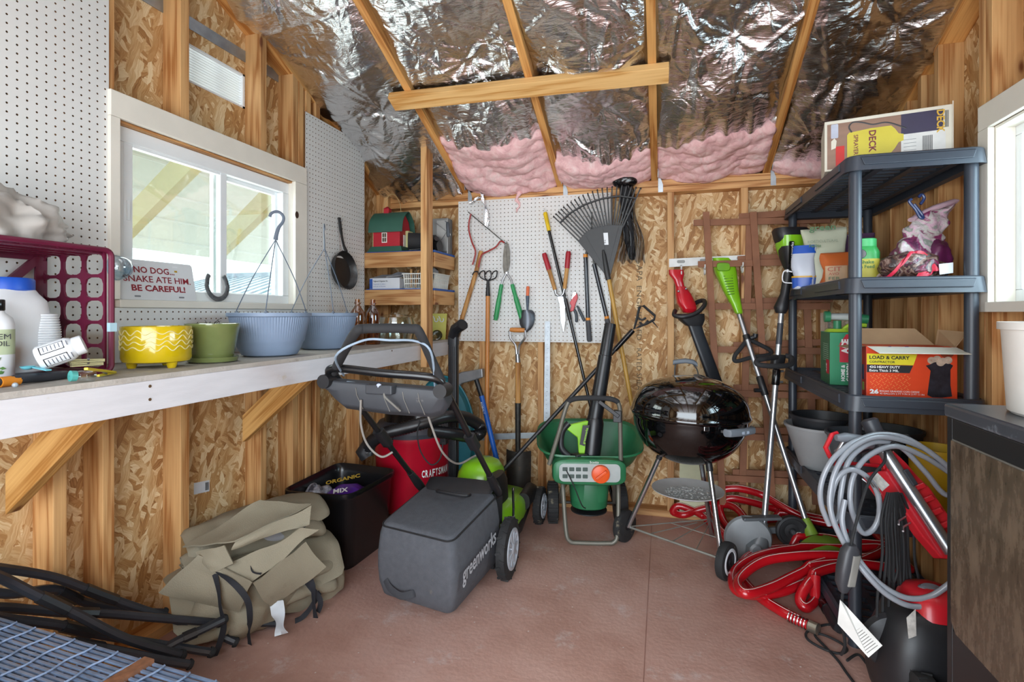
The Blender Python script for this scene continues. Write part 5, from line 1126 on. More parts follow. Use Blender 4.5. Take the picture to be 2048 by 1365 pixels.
obj('motor_cover', MB().loft([((-.945, 2.72, z), (rx, 0, 0), (0, ry, 0)) for z, rx, ry in ((.24, .125, .15), (.30, .123, .148), (.37, .113, .135), (.41, .09, .11), (.430, .055, .07), (.435, .01, .01))], 36, 2.8), LIME, mw)
obj('battery_housing', MB().loft([((-.83, 2.62, z), (rx, 0, 0), (0, ry, 0)) for z, rx, ry in ((.22, .05, .12), (.34, .045, .11), (.385, .03, .08), (.39, .01, .02))], 24, 3), BLACKP, mw)
obj('front_fender', MB().loft([((-.73, 2.80, .19), (.035, 0, 0), (0, 0, .045)), ((-.725, 2.92, .20), (.03, 0, 0), (0, 0, .06)), ((-.73, 3.02, .18), (.03, 0, 0), (0, 0, .04))], 18, 2.4), BLACKP, mw)
obj('height_lever', MB().tube(smoothpath([(-.70, 2.36, .20), (-.68, 2.40, .24), (-.68, 2.42, .28), (-.685, 2.43, .36), (-.685, 2.435, .385)], 5), .007, 8, flat=.6), CHROME, mw)
# grass bag
BAGM = P('grey_mesh_cloth', '#54565c', .85, var=.1, scale=40, bump=.35, bscale=420, dirt='#77726a', dscale=7, damt=.62)
bl, br_, fl_, fr_ = V((-1.138, 1.985, .036)), V((-.797, 1.935, .022)), V((-1.11, 2.39, .06)), V((-.735, 2.35, .06))
def bagpt(u, v_, t_):
    """u across, v along, t up"""
    a = bl.lerp(br_, u).lerp(fl_.lerp(fr_, u), v_); h = .308 + .02*v_
    bulge = .018*math.sin(math.pi*t_)
    out = V(((u-.5)*2*bulge, (v_-.5)*2*bulge, 0))
    return a + out + V((.0, 0, h*t_)) + V(((.5-u)*.0, 0, 0))
m = MB(); rs = []
loop = [(x_, y_) for x_, y_ in [(.5+a, .5+b) for a, b in rrect(1, 1, .09, 5)]]
for t_, sc in ((0, .90), (.012, .95), (.04, .985), (.2, 1), (.4, 1.0), (.6, 1.0), (.85, 1.0), (.94, .985), (.985, .955), (1., .90)):
    rs.append([bagpt(.5+(u-.5)*sc, .5+(v_-.5)*sc, t_) + V((.004*mnoise.noise((u*9, v_*9, t_*7)), .004*mnoise.noise((u*9, v_*9, t_*7+5)), 0)) for u, v_ in loop])
bag = obj('grass_bag', m.rings(rs), BAGM, mw, angle=50)
tp = [bagpt(.5+(u-.5)*.93, .5+(v_-.5)*.93, .985) for u, v_ in loop]
obj('bag_piping', MB().tube([bagpt(.5+(u-.5)*.99, .5+(v_-.5)*.99, .955) for u, v_ in loop], .004, 6, closed=True), BLACKM, bag)
a, b = bagpt(.14, -.004, .27), bagpt(.52, -.004, .20)
q = smoothpath([a, a.lerp(b, .2)+V((0, -.012, -.018)), a.lerp(b, .6)+V((0, -.022, -.022)), a.lerp(b, .92)+V((0, -.012, -.004)), b], 6)
obj('bag_strap', MB().tube(q, .014, 8, flat=.18, up=(0, -1, 0)), P('bag_webbing', '#3a3b40', .8), bag)
x_ = (fr_-br_).normalized(); p = bagpt(1.012, .06, .36)
text('lettering', 'greenworks', p+V((.014, 0, .0)), x_+V((0, 0, .08)), V((0, 0, 1)), .30, .085, P('logo_grey', '#b4b8bd', .6), bag, bold=.018, lift=.006)
obj('bag_frame', MB().loft([((-.92, 2.31, .372), (.15, 0, 0), (0, 0, .004)), ((-.925, 2.335, .392), (.17, 0, 0), (0, 0, .008)), ((-.93, 2.40, .40), (.175, 0, 0), (0, 0, .022)), ((-.93, 2.46, .36), (.17, 0, 0), (0, 0, .03))], 28, 3), BLACKP, mw)
obj('bag_handle', MB().tube(smoothpath([(-1.0, 2.27, .395), (-.98, 2.235, .405), (-.86, 2.225, .40), (-.84, 2.26, .395)], 6), .008, 8), BLACKP, mw)
obj('rear_flap', MB().hexa([(-1.1, 2.38, .06), (-.76, 2.36, .02), (-.74, 2.42, .02), (-1.1, 2.44, .06), (-1.1, 2.40, .34), (-.76, 2.38, .34), (-.74, 2.44, .34), (-1.1, 2.46, .34)]), BLACKM, mw, smooth=False)
# handle
HBAR = P('handle_black', '#151517', .3, coat=.2, dirt='#6d6a64', dscale=14, damt=.68)
FOAM = P('foam_grip', '#29292b', .85, var=.12, scale=30, dirt='#7c7a74', dscale=6, damt=.66)
LJ, RJ = V((-1.19, 1.735, .995)), V((-.778, 1.795, .968)); LL, RL = V((-1.15, 2.37, .386)), V((-.75, 2.345, .42))
ld = (LJ-LL).normalized()
for a, b in ((LL, LJ), (RL, RJ)):
    d = (b-a); obj('lower_tube', MB().tube([a-d*.06, b], .0125, 12), HBAR, mw)
    obj('clamp', MB().loft([(a+d*.42, (.021, 0, 0), (0, .019, .010)), (a+d*.54, (.021, 0, 0), (0, .019, .010))], 16, 4), BLACKP, mw)
    obj('pivot_bracket', MB().tube([a-d*.10, a, a+d*.12], [.018, .022, .016], 12), BLACKP, mw)
up_l, up_r = atd(712, 664, 1.78), atd(838, 664, 1.83)
obj('grip_bar', MB().tube(smoothpath([LJ, LJ.lerp(up_l, .55)+V((-.004, 0, 0)), up_l, up_l.lerp(up_r, .12)+V((0, 0, .010)), up_l.lerp(up_r, .5)+V((0, 0, .012)), up_l.lerp(up_r, .88)+V((0, 0, .010)), up_r, RJ.lerp(up_r, .5), RJ], 7), .0165, 14), FOAM, mw)
fw = V((0, -.03, 0))
obj('cross_tube', MB().tube(smoothpath([LJ+V((-.012, .0, -.02)), LJ+V((-.004, -.02, .012)), LJ.lerp(RJ, .12)+V((0, -.03, .022)), LJ.lerp(RJ, .5)+V((0, -.034, .018)), LJ.lerp(RJ, .86)+V((0, -.03, .018)), RJ+V((-.005, -.016, .008)), RJ+V((.008, .008, -.03)), RJ-(RJ-RL)*.10], 6), .0155, 14), HBAR, mw)
bz = atd(765, 682, 1.70)
obj('bail_wire', MB().tube(smoothpath([LJ+V((.03, .02, -.012)), atd(672, 712, 1.80), atd(728, 681, 1.80), atd(780, 681, 1.82), atd(832, 683, 1.84), atd(862, 705, 1.84), RJ+V((-.03, .01, -.02))], 6), .0042, 8), P('pale_blue_rod', '#94a5b6', .4), mw)
obj('throttle_rod', MB().cyl(LJ+V((.06, -.005, -.035)), LJ.lerp(RJ, .4)+V((0, -.005, -.035)), .006).cyl(LJ.lerp(RJ, .62)+V((0, -.005, -.038)), LJ.lerp(RJ, .92)+V((0, -.005, -.038)), .006), P('pale_blue_rod', '#b9c8d6'), mw)
dn = V((0, .055, -.055)); CONS = P('console_grey', '#3b3d42', .55, var=.1, dirt='#8a8780', dscale=10, damt=.63)
c0 = LJ.lerp(RJ, .5)
def cs_(f, du, dd, dep):   # console section across the handle
    return V((LJ.lerp(RJ, f))) + V((0, du, -dd))
rs = []
for f, lo, e in ((-.055, .085, .022), (.02, .115, .03), (.10, .138, .032), (.5, .145, .034), (.9, .140, .032), (1.0, .125, .032), (1.05, .095, .024)):
    p = LJ.lerp(RJ, f)
    rs.append([p+V((0, -.018-e*.2, -.028)), p+V((0, -.020-e*.3, -.06)), p+V((0, .0-e*.3, -lo+.02)), p+V((0, .022, -lo)), p+V((0, .06, -lo+.02)), p+V((0, .045, -.05)), p+V((0, .02, -.022))])
con = obj('console', MB().rings(rs), CONS, mw, bevel=.005)
m = MB()
for f in (.25, .5, .68, .82): m.tube([LJ.lerp(RJ, f)+V((0, -.030, -.045)), LJ.lerp(RJ, f+.01)+V((0, -.030, -.07)), LJ.lerp(RJ, f+.04)+V((0, -.010, -.125))], .0015, 6)
obj('scuff_ridge', m, P('scuff_pale', '#77746e', .7), con)
obj('switch_box', MB().box(LJ.lerp(RJ, .36)+V((0, -.048, -.062)), LJ.lerp(RJ, .62)+V((0, -.018, -.02))), CONS, con, smooth=False, bevel=.005)
obj('start_button', MB().ball(LJ.lerp(RJ, .49)+V((0, -.05, -.03)), (.012, .006, .012)), P('pale_button', '#b8bfd8', .3), con)
obj('bail_lever', MB().tube(smoothpath([LJ.lerp(RJ, .56)+V((0, -.05, -.04)), LJ.lerp(RJ, .55)+V((0, -.058, -.06)), LJ.lerp(RJ, .62)+V((0, -.05, -.09)), LJ.lerp(RJ, .66)+V((0, -.03, -.115))], 5), .004, 8), P('scuff_pale', '#a5a29b'), con)
for f, sx in ((-.0, -.015), (1.0, .012)):
    p = LJ.lerp(RJ, f); obj('end_knob', MB().cyl(p+V((sx, -.045, -.03)), p+V((sx, .02, -.03)), .026), BLACKP, con)
CAB = P('grey_cable', '#8b8680', .5)
for pts in (((722, 800, 1.95), (722, 850, 1.97), (735, 890, 2.0), (762, 914, 2.02), (785, 905, 2.04)), ((848, 803, 1.95), (862, 850, 1.98), (885, 905, 2.05), (915, 928, 2.2), (945, 915, 2.3), (958, 908, 2.34))):
    obj('cable', MB().tube(smoothpath([atd(*p) for p in pts], 8), .0042, 7), CAB, mw)
# ---------------------------------------------------------------- shop vacuum
sv = thing('shop_vacuum', 'red wet and dry vacuum with a black lid and ribbed hose under the bench', 'vacuum cleaner', (-1.45, 2.925, 0))
c = V((-1.45, 2.925, 0)); VRED = P('vacuum_red', '#b9142c', .32, var=.06, coat=.2)
obj('drum', MB().lathe([(.001, .06), (.19, .06), (.205, .08), (.232, .47), (.238, .48), (.238, .505), (.228, .51)], c, seg=56), VRED, sv)
obj('lid', MB().lathe([(.236, .505), (.238, .53), (.215, .56), (.205, .575), (.12, .60), (.001, .60)], c, seg=56), P('lid_grey', '#3a3d46', .4), sv)
obj('motor_head', MB().loft([(c+V((.02, -.02, z)), (rx, 0, 0), (0, ry, 0)) for z, rx, ry in ((.57, .17, .15), (.64, .165, .145), (.675, .14, .12), (.685, .05, .05))], 32, 3), BLACKG, sv)
obj('latch', MB().box(c+V((-.07, -.245, .46)), c+V((-.01, -.225, .545))), BLACKP, sv, smooth=False, bevel=.004)
obj('latch', MB().box(c+V((.21, -.10, .46)), c+V((.25, -.04, .545))), BLACKP, sv, smooth=False, bevel=.004)
for k in range(4):
    a = R(45+90*k); obj('caster', MB().cyl(c+V((.2*math.cos(a)-.015, .2*math.sin(a), .03)), c+V((.2*math.cos(a)+.015, .2*math.sin(a), .03)), .03), BLACKP, sv)
# letters stand around the drum
a0 = -52
for k, ch in enumerate('CRAFTSMAN'):
    a = R(a0+k*5.4); rr = .222+.0; p = c + V((rr*math.cos(a), rr*math.sin(a), .285)); t_ = V((-math.sin(a), math.cos(a), 0))
    text('letter', ch, p, t_, V((0, 0, 1)), .0165, .042, INKW, sv, bold=.03, lift=.004)
HOSE = P('ribbed_hose', '#17171a', .35)
path = smoothpath([atd(*p) for p in ((735, 905, 2.70), (742, 886, 2.68), (768, 868, 2.66), (805, 858, 2.66), (850, 846, 2.68), (895, 834, 2.74), (930, 836, 2.84), (957, 850, 2.90), (962, 864, 2.90), (945, 874, 2.86), (905, 868, 2.76), (860, 862, 2.70))], 16)
obj('hose', MB().tube(path, [.030 if k % 2 else .0335 for k in range(len(path))], 16), HOSE, sv, angle=80)
obj('hose_end', MB().tube([atd(738, 888, 2.70), atd(728, 905, 2.70), atd(735, 915, 2.7)], [.034, .042, .036], 16), BLACKP, sv)
obj('cord', MB().tube(smoothpath([atd(*p) for p in ((840, 842, 2.62), (835, 870, 2.62), (842, 905, 2.62), (862, 930, 2.62), (880, 918, 2.62), (886, 885, 2.62))], 8), .0035, 7).tube(smoothpath([c+V((.16*math.cos(k), .14*math.sin(k)-.02, .69+.006*math.sin(k*3))) for k in [q*.5 for q in range(26)]], 3), .0045, 6), BLACKM, sv)
obj('wire_rack', MB().tube([atd(836, 818, 2.85), atd(836, 811, 2.9), atd(866, 811, 2.9), atd(868, 820, 2.85)], .0025, 6), BLACKM, sv)
# ---------------------------------------------------------------- black tote with the soil bag
tt = thing('storage_tote', 'black plastic storage tote standing between the mower bag and left wall', 'storage bin', (-1.57, 2.37, 0))
RIM = [V((-1.755, 2.125, .37)), V((-1.395, 2.150, .37)), V((-1.375, 2.60, .37)), V((-1.775, 2.635, .37))]
cc = sum(RIM, V((0, 0, 0)))/4
def tring(sc, z, rad=.07):
    out = []; n = 4
    for i in range(4):
        p, a, b = RIM[i], RIM[i-1], RIM[(i+1) % 4]
        e1, e2 = (a-p).normalized()*rad, (b-p).normalized()*rad
        for t_ in (0, .25, .5, .75, 1): out.append((p+e1)*(1-t_)**2 + p*2*t_*(1-t_) + (p+e2)*t_*t_)
    return [V((cc.x+(q.x-cc.x)*sc, cc.y+(q.y-cc.y)*sc, z)) for q in out]
TOTE = P('tote_black', '#161618', .25, var=.1, dirt='#55524e', dscale=10, damt=.72)
obj('body', MB().rings([tring(.80, .004), tring(.82, .0), tring(.84, .012), tring(.93, .335), tring(.985, .345), tring(1.0, .352), tring(1.0, .372), tring(.97, .374), tring(.93, .36), tring(.90, .33), tring(.80, .02), tring(.78, .018)], cap=True), TOTE, tt, angle=50)
PURP = P('purple_bag', '#5a2aa0', .35, var=.15, scale=8)
sb = thing('soil_bag', 'purple printed bag of potting mix lying inside the black tote', 'bag', cc+V((.0, -.02, -.33)))
obj('sack', blob(cc+V((.0, .02, -.195)), (.135, .19, .155), .10, 8, 5., ridge=.3), [PURP], sb, angle=70)
obj('loose_wrap', blob(cc+V((-.12, -.06, -.10)), (.06, .09, .08), .35, 14, 2.), P('white_wrap', '#c9c7cf', .4, dirt='#3d3b44', damt=.5), sb, angle=60)
text('lettering', 'ORGANIC', cc+V((-.06, -.06, -.030)), V((.75, .55, .12)), V((-.5, .75, .12)), .17, .045, P('yellow_print', '#d5b13f', .5), sb, bold=.03, lift=.012)
text('lettering', 'MIX', cc+V((.02, -.115, -.048)), V((.75, .5, .05)), V((-.45, .75, .3)), .07, .035, INKW, sb, bold=.03, lift=.012)
# ---------------------------------------------------------------- folded canopy
KH = P('khaki_canvas', '#8f8672', .8, var=.07, scale=7, bump=.25, bscale=300, dirt='#79705e', dscale=4, damt=.6)
KL = P('canvas_lining', '#a9a6a8', .6, var=.05)
cv = thing('folded_canopy', 'khaki canvas tent canopy folded in a loose heap with black straps', 'canopy', (-1.58, 1.78, 0))
def cloth(name, a, b, prof, seed, mat=KH, amp=.022, th=.004, n=40):
    """a folded length of cloth: the open profile (out, up) is carried from a to b; out points at the room"""
    a, b = V(a), V(b); d = (b-a).normalized(); out = d.cross(V((0, 0, 1))).normalized(); pr = smoothpath([V((p, 0, q)) for p, q in prof], 6); L = len(pr)-1
    def fn(u, v_):
        k = pr[int(round(u*L))]; c = a.lerp(b, v_)
        s_ = 1+.12*math.sin(v_*5+seed); fl = math.sin(math.pi*min(1, max(0, v_)))**.35
        p = c + out*(k.x*s_*(.75+.25*fl)) + V((0, 0, 1))*(k.z*(.6+.4*fl))
        q = p*6+V((seed, seed, 0))
        return p + out*(amp*mnoise.noise(q)) + V((0, 0, amp*.9*mnoise.noise(q*1.3+V((3, 7, 1))) + amp*.4*mnoise.noise(q*3.)))
    return obj(name, MB().sheet(fn, L, n, thick=th), mat, cv, angle=55)
obj('base_heap', blob((-1.585, 1.79, .13), (.20, .30, .17), .16, 6, 2., floor=.006, ridge=.5), KH, cv, angle=55)
A0, B0 = V((-1.72, 1.56, .02)), V((-1.42, 2.03, .02))
cloth('cloth_fold', (-1.74, 1.55, .05), (-1.43, 2.02, .06), [(-.10, .02), (.06, .0), (.155, .01), (.185, .035), (.16, .07), (.05, .10), (-.08, .115)], 1.)
cloth('cloth_fold', (-1.73, 1.56, .12), (-1.45, 2.04, .12), [(-.08, .0), (.05, .0), (.13, .01), (.16, .035), (.13, .07), (.02, .095), (-.09, .10)], 4.2)
cloth('cloth_fold', (-1.76, 1.53, .18), (-1.42, 2.05, .20), [(.20, -.10), (.155, -.03), (.10, .03), (.03, .06), (-.06, .065)], 7.5)
cloth('cloth_fold', (-1.76, 1.58, .27), (-1.50, 2.03, .28), [(.03, .01), (.115, .0), (.145, .02), (.13, .05), (.08, .066), (.05, .05), (.07, .03), (.10, .028)], 2.7, n=36)
cloth('cloth_fold', (-1.78, 1.62, .29), (-1.50, 2.07, .33), [(.135, .015), (.125, .055), (.06, .085), (-.03, .092), (-.10, .075)], 9.1, amp=.018)
cloth('cloth_fold', (-1.60, 1.60, .23), (-1.42, 1.80, .17), [(-.05, .04), (.02, .05), (.07, .02), (.09, -.03), (.07, -.06)], 5.4)
cloth('cloth_fold', (-1.50, 1.80, .10), (-1.38, 2.05, .09), [(-.06, .07), (.0, .06), (.04, .02), (.055, -.04), (.05, -.09)], 8.8, amp=.03)
cloth('lining_fold', (-1.66, 1.70, .285), (-1.55, 1.88, .285), [(.05, .0), (.09, .01), (.10, .03), (.07, .04), (.04, .03)], 3.3, KL, amp=.02)
def flap(cor, seed, mat=KH, amp=.008):
    p = [atd(*c_) for c_ in cor]
    def fn(u, v_):
        q = p[0].lerp(p[1], u).lerp(p[3].lerp(p[2], u), v_); r_ = q*9+V((seed, 0, seed))
        return q + V((0, 0, amp*mnoise.noise(r_)+amp*.8*(.5-abs(mnoise.noise(r_*.7+V((4, 4, 4))))*2))) - FWD*(.014*math.sin(math.pi*v_)*math.sin(math.pi*min(1, u*1.3+.1)))
    obj('cloth_panel', MB().sheet(fn, 30, 18, thick=.005), mat, cv, angle=35)
flap(((366, 1096, 1.95), (520, 1003, 2.12), (622, 1012, 2.13), (470, 1084, 1.90)), 1.)
flap(((470, 1084, 1.90), (622, 1012, 2.10), (618, 1046, 2.07), (462, 1098, 1.89)), 3.)
flap(((392, 1108, 1.89), (450, 1090, 1.88), (468, 1128, 1.86), (425, 1146, 1.85)), 4.)
flap(((425, 1146, 1.855), (600, 1060, 2.02), (638, 1056, 2.07), (505, 1168, 1.88)), 5., amp=.012)
flap(((318, 1182, 1.85), (398, 1110, 1.87), (505, 1168, 1.85), (478, 1228, 1.90)), 6., amp=.014)
flap(((505, 1168, 1.86), (610, 1085, 2.05), (652, 1135, 2.10), (540, 1215, 1.96)), 8., amp=.014)
STRAP = P('black_webbing', '#23242a', .8, var=.1)
def ribbon(name, pts, wd, mat, par, n=6):
    q = smoothpath([atd(*p) for p in pts], n)
    def fn(u, v_):
        i = min(len(q)-1, int(round(v_*(len(q)-1)))); d = (q[min(i+1, len(q)-1)]-q[max(i-1, 0)]).normalized(); s_ = d.cross(FWD)
        if s_.length < .05: s_ = RIGHT
        a = .6*math.sin(v_*7+pts[0][0]); s_ = s_.normalized()*math.cos(a)+FWD*math.sin(a)
        return q[i]+s_*((u-.5)*wd)
    return obj(name, MB().sheet(fn, 2, len(q)-1, thick=.0015), mat, par)
ribbon('strap', ((430, 1148, 1.86), (437, 1180, 1.84), (441, 1215, 1.85), (448, 1250, 1.86), (440, 1285, 1.87), (428, 1315, 1.88), (424, 1334, 1.885)), .020, STRAP, cv)
ribbon('strap', ((432, 1146, 1.86), (455, 1158, 1.85), (478, 1178, 1.85), (496, 1205, 1.86), (500, 1240, 1.88), (497, 1262, 1.92), (500, 1290, 1.935)), .020, STRAP, cv)
ribbon('strap', ((445, 1136, 1.88), (470, 1138, 1.88), (492, 1130, 1.90), (505, 1145, 1.89), (522, 1150, 1.90)), .018, STRAP, cv)
ribbon('strap', ((612, 1045, 2.10), (600, 1062, 2.08), (575, 1090, 2.06), (560, 1100, 2.05)), .018, STRAP, cv)
for pts in (((590, 1135, 2.08), (610, 1150, 2.08), (625, 1170, 2.08), (628, 1210, 2.10), (632, 1240, 2.12)), ((600, 1130, 2.09), (618, 1128, 2.10), (612, 1160, 2.10), (640, 1200, 2.12), (636, 1225, 2.13)), ((640, 1185, 2.13), (622, 1215, 2.12), (605, 1235, 2.10), (590, 1243, 2.08)), ((612, 1100, 2.1), (600, 1120, 2.09), (606, 1142, 2.09))):
    ribbon('strap', pts, .020, STRAP, cv)
lb = ribbon('care_label', ((553, 1203, 1.97), (556, 1225, 1.968), (560, 1250, 1.975), (563, 1270, 1.98)), .047, P('label_white', '#cfd6dc', .6), cv)
# sticker on the sheathing
st = thing('wall_sticker', 'small white printed sticker on the left wall chipboard above the canopy', 'sticker', onX(388, 990, XLS+.001))
a, b = onX(388, 990, XLS+.0015), onX(419, 983, XLS+.0015); h_ = V((0, 0, onX(388, 967, XLS).z-onX(388, 990, XLS).z))
obj('paper', MB().hexa([a-V((.001, 0, 0)), a, b, b-V((.001, 0, 0)), a+h_-V((.001, 0, 0)), a+h_, b+h_, b+h_-V((.001, 0, 0))]), WCARD, st, smooth=False)
m = MB()
for k in range(6): m.box(a+(b-a)*(.72+.04*k)+h_*.15+V((.0005, 0, 0)), a+(b-a)*(.735+.04*k)+h_*.85+V((.0012, 0, 0)))
obj('barcode', m, INKB, st, smooth=False)
# ---------------------------------------------------------------- black tent poles
POLE = P('pole_black', '#2b2d33', .42, var=.15, scale=20, dirt='#5b5d61', dscale=8, damt=.66)
PS = [(((-90, 1128, 1.30), (0, 1137, 1.46), (110, 1156, 1.60), (200, 1190, 1.70), (300, 1225, 1.80), (410, 1260, 1.88), (472, 1286, 1.90)), 'topmost black tent pole, arching from the left edge down to the canopy'),
      (((-90, 1120, 1.24), (0, 1155, 1.38), (66, 1188, 1.45), (150, 1228, 1.52), (250, 1278, 1.60), (365, 1312, 1.72)), 'black tent pole crossing over the heap of poles toward the floor'),
      (((-90, 1222, 1.30), (0, 1216, 1.44), (130, 1226, 1.58), (210, 1228, 1.66), (330, 1238, 1.78), (440, 1246, 1.88)), 'black tent pole running flat under the canopy, middle of the heap'),
      (((-90, 1205, 1.26), (0, 1236, 1.40), (110, 1250, 1.50), (200, 1270, 1.60), (310, 1288, 1.72), (425, 1306, 1.80)), 'black tent pole low in the heap beside the wire panels'),
      (((320, 1302, 1.72), (360, 1280, 1.76), (400, 1262, 1.80), (450, 1238, 1.86)), 'short black tent pole lying across the ends of the others'),
      (((365, 1236, 1.88), (430, 1240, 1.93), (500, 1246, 1.99), (560, 1247, 2.05)), 'black tent pole poking out from beneath the front of the canopy'),
      (((-90, 1166, 1.36), (0, 1186, 1.50), (90, 1176, 1.62), (160, 1203, 1.70), (260, 1222, 1.80), (330, 1226, 1.86)), 'black tent pole at the back of the heap against the wall studs'),
      (((-90, 1268, 1.22), (0, 1262, 1.34), (130, 1285, 1.46), (220, 1300, 1.56), (330, 1322, 1.66), (380, 1330, 1.70)), 'lowest black tent pole, nearest to the zinc wire panels')]
for pts, lab in PS:
    q = smoothpath([atd(*p) for p in pts], 6); q = [V((max(p.x, XL+.03), p.y, max(p.z, .016))) for p in q]
    t = thing('tent_pole', lab, 'tent pole', q[-1]-V((0, 0, .014)), 'black tent poles')
    obj('pole', MB().tube(q, .0155, 8, flat=.85), POLE, t, angle=30)
    k = len(q)//2; obj('joint', MB().tube([q[k-2], q[k], q[k+2]], .0195, 8, flat=.85), BLACKP, t, angle=30)
    obj('end_cap', MB().tube([q[-2].lerp(q[-1], .5), q[-1], q[-1]+(q[-1]-q[-2]).normalized()*.008], [.0175, .0175, .012], 8), BLACKM, t)
# ---------------------------------------------------------------- stack of wire panels
WIRE = P('zinc_wire_sky_tint', '#8ea3c2', .38, metal=.6, var=.2, scale=25)  # light steel; the blue of reflected skylight is put into the colour
RUST = P('rusty_band', '#7a5138', .7, var=.3, scale=60)
rgp = random.Random(4)
for k in range(11):
    z = .035 + .041*k; dx, dy, an = rgp.uniform(-.03, .03), rgp.uniform(-.02, .02), rgp.uniform(-.03, .03)
    T_ = Matrix.Translation((-1.27+dx, .60+dy, z)) @ Matrix.Rotation(an+R(-4), 4, 'Z') @ Matrix.Rotation(R(-1.5)*(k/10), 4, 'Y')
    t = thing('wire_panel', 'zinc wire mesh panel in the stack in the corner, ' + ('the topmost one' if k == 10 else 'under the topmost one'), 'wire panel', (-1.27+dx, .60+dy, z), 'stacked zinc wire panels')
    m = MB(T_)
    for j in range(48):
        y = -.29+.0125*j; m.bar((-.44, y, .0), (.42, y, .003*rgp.uniform(-1, 1)), .0055, .0050)
    obj('long_wires', m, WIRE, t, smooth=False)
    m = MB(T_)
    for j in range(12):
        x = -.44+.075*j; m.tube([(x+.004*math.sin(q), -.29+.0125*q, .005) for q in range(48)], .0028, 4)
    obj('cross_wires', m, WIRE, t, smooth=False)
    obj('edge_band', MB(T_).box((.17, -.29, -.006), (.20, .30, .010)), RUST if k in (10, 8, 6) else WIRE, t, smooth=False)
# ================================================================ FLOOR, MIDDLE
SGR = P('spreader_green', '#276b45', .42, var=.12, scale=9, dirt='#4e7a5c', dscale=10, damt=.66)
TUBEG = P('grey_brown_tube', '#6f6c62', .45, metal=.3, var=.08)
sp_ = thing('broadcast_spreader', 'green lawn spreader with an orange dial, a leaf blower stuck in its hopper', 'lawn spreader', (-.395, 2.96, 0))
c = V((-.395, 2.955, 0))
XS = (V((-.207, 3.16, 0))-V((-.59, 3.07, 0))).normalized(); YS = V((-XS.y, XS.x, 0))
def S(x, y, z): return c + XS*x + YS*y + V((0, 0, z))
def ssec(z, hx, hy, y=0): return (S(0, y, z), XS*hx, YS*hy)
def tsec(z, hx, hy, tz): return (S(0, 0, z), XS*hx, YS*hy+V((0, 0, tz)))
obj('hopper', MB().loft([ssec(.20, .10, .10), ssec(.30, .11, .11), ssec(.36, .17, .13), tsec(.43, .235, .165, .02), tsec(.512, .275, .19, .052), tsec(.525, .29, .205, .058), tsec(.535, .288, .203, .058), tsec(.525, .268, .185, .056), tsec(.43, .225, .155, .02), ssec(.36, .16, .12), ssec(.34, .08, .06)], 44, 3.6), SGR, sp_)
obj('lower_cone', MB().loft([ssec(.145, .075, .075), ssec(.16, .10, .10), ssec(.33, .115, .115), ssec(.34, .11, .11)], 36, 2.4), SGR, sp_)
for s_ in (-1, 1):
    w_ = MB().lathe([(.02, -.03), (.10, -.032), (.113, -.026), (.115, 0), (.113, .026), (.10, .032), (.09, .02), (.02, .018)], S(.195*s_, .14, .115), XS*s_, 40)
    wo = obj('wheel', w_, TIRE, sp_); m = MB()
    for k in range(26):
        a = 2*math.pi*k/26; d = YS*math.cos(a)+V((0, 0, math.sin(a))); m.bar(S(.195*s_, .14, .115)+d*.115-XS*.027, S(.195*s_, .14, .115)+d*.115+XS*.027, .012, .006, up=d)
    obj('tread_lugs', m, TIRE, wo, smooth=False)
obj('axle', MB().cyl(S(-.2, .14, .115), S(.2, .14, .115), .008), DKSTEEL, sp_)
obj('gearbox', MB().loft([ssec(.09, .03, .03, .05), ssec(.15, .035, .05, .06)], 16, 3), BLACKP, sp_)
obj('impeller', MB().lathe([(.001, .0), (.10, .0), (.10, .006), (.02, .012), (.001, .012)], S(0, 0, .125), seg=32), BLACKP, sp_)
fr = [(-.145, -.03, .33), (-.148, -.10, .28), (-.135, -.16, .07), (-.115, -.17, .02), (-.07, -.17, .012), (.07, -.17, .012), (.115, -.17, .02), (.135, -.16, .07), (.148, -.10, .28), (.145, -.03, .33)]
obj('stand', MB().tube(smoothpath([S(*p) for p in fr], 6), .0115, 12), TUBEG, sp_)
for s_ in (-1, 1): obj('strut', MB().bar(S(.13*s_, -.06, .33), S(.16*s_, .13, .12), .02, .012), TUBEG, sp_, smooth=False)
hp = [(-.225, -.20, .43), (-.175, -.215, .60), (-.135, -.22, .74), (-.10, -.22, .775), (0, -.22, .782), (.10, -.22, .775), (.135, -.22, .74), (.14, -.215, .62), (.145, -.205, .43)]
q = smoothpath([S(*p) for p in hp], 6)
obj('lower_handle', MB().tube(q[:15], .0115, 12), TUBEG, sp_); obj('lower_handle', MB().tube(q[-15:], .0115, 12), TUBEG, sp_); obj('grip_handle', MB().tube(q[14:-14], .0135, 12), FOAM, sp_)
obj('trigger', MB().bar(S(.03, -.22, .765), S(.13, -.24, .69), .012, .02).box(S(.10, -.235, .66), S(.15, -.205, .72)), BLACKP, sp_, smooth=False, bevel=.003)
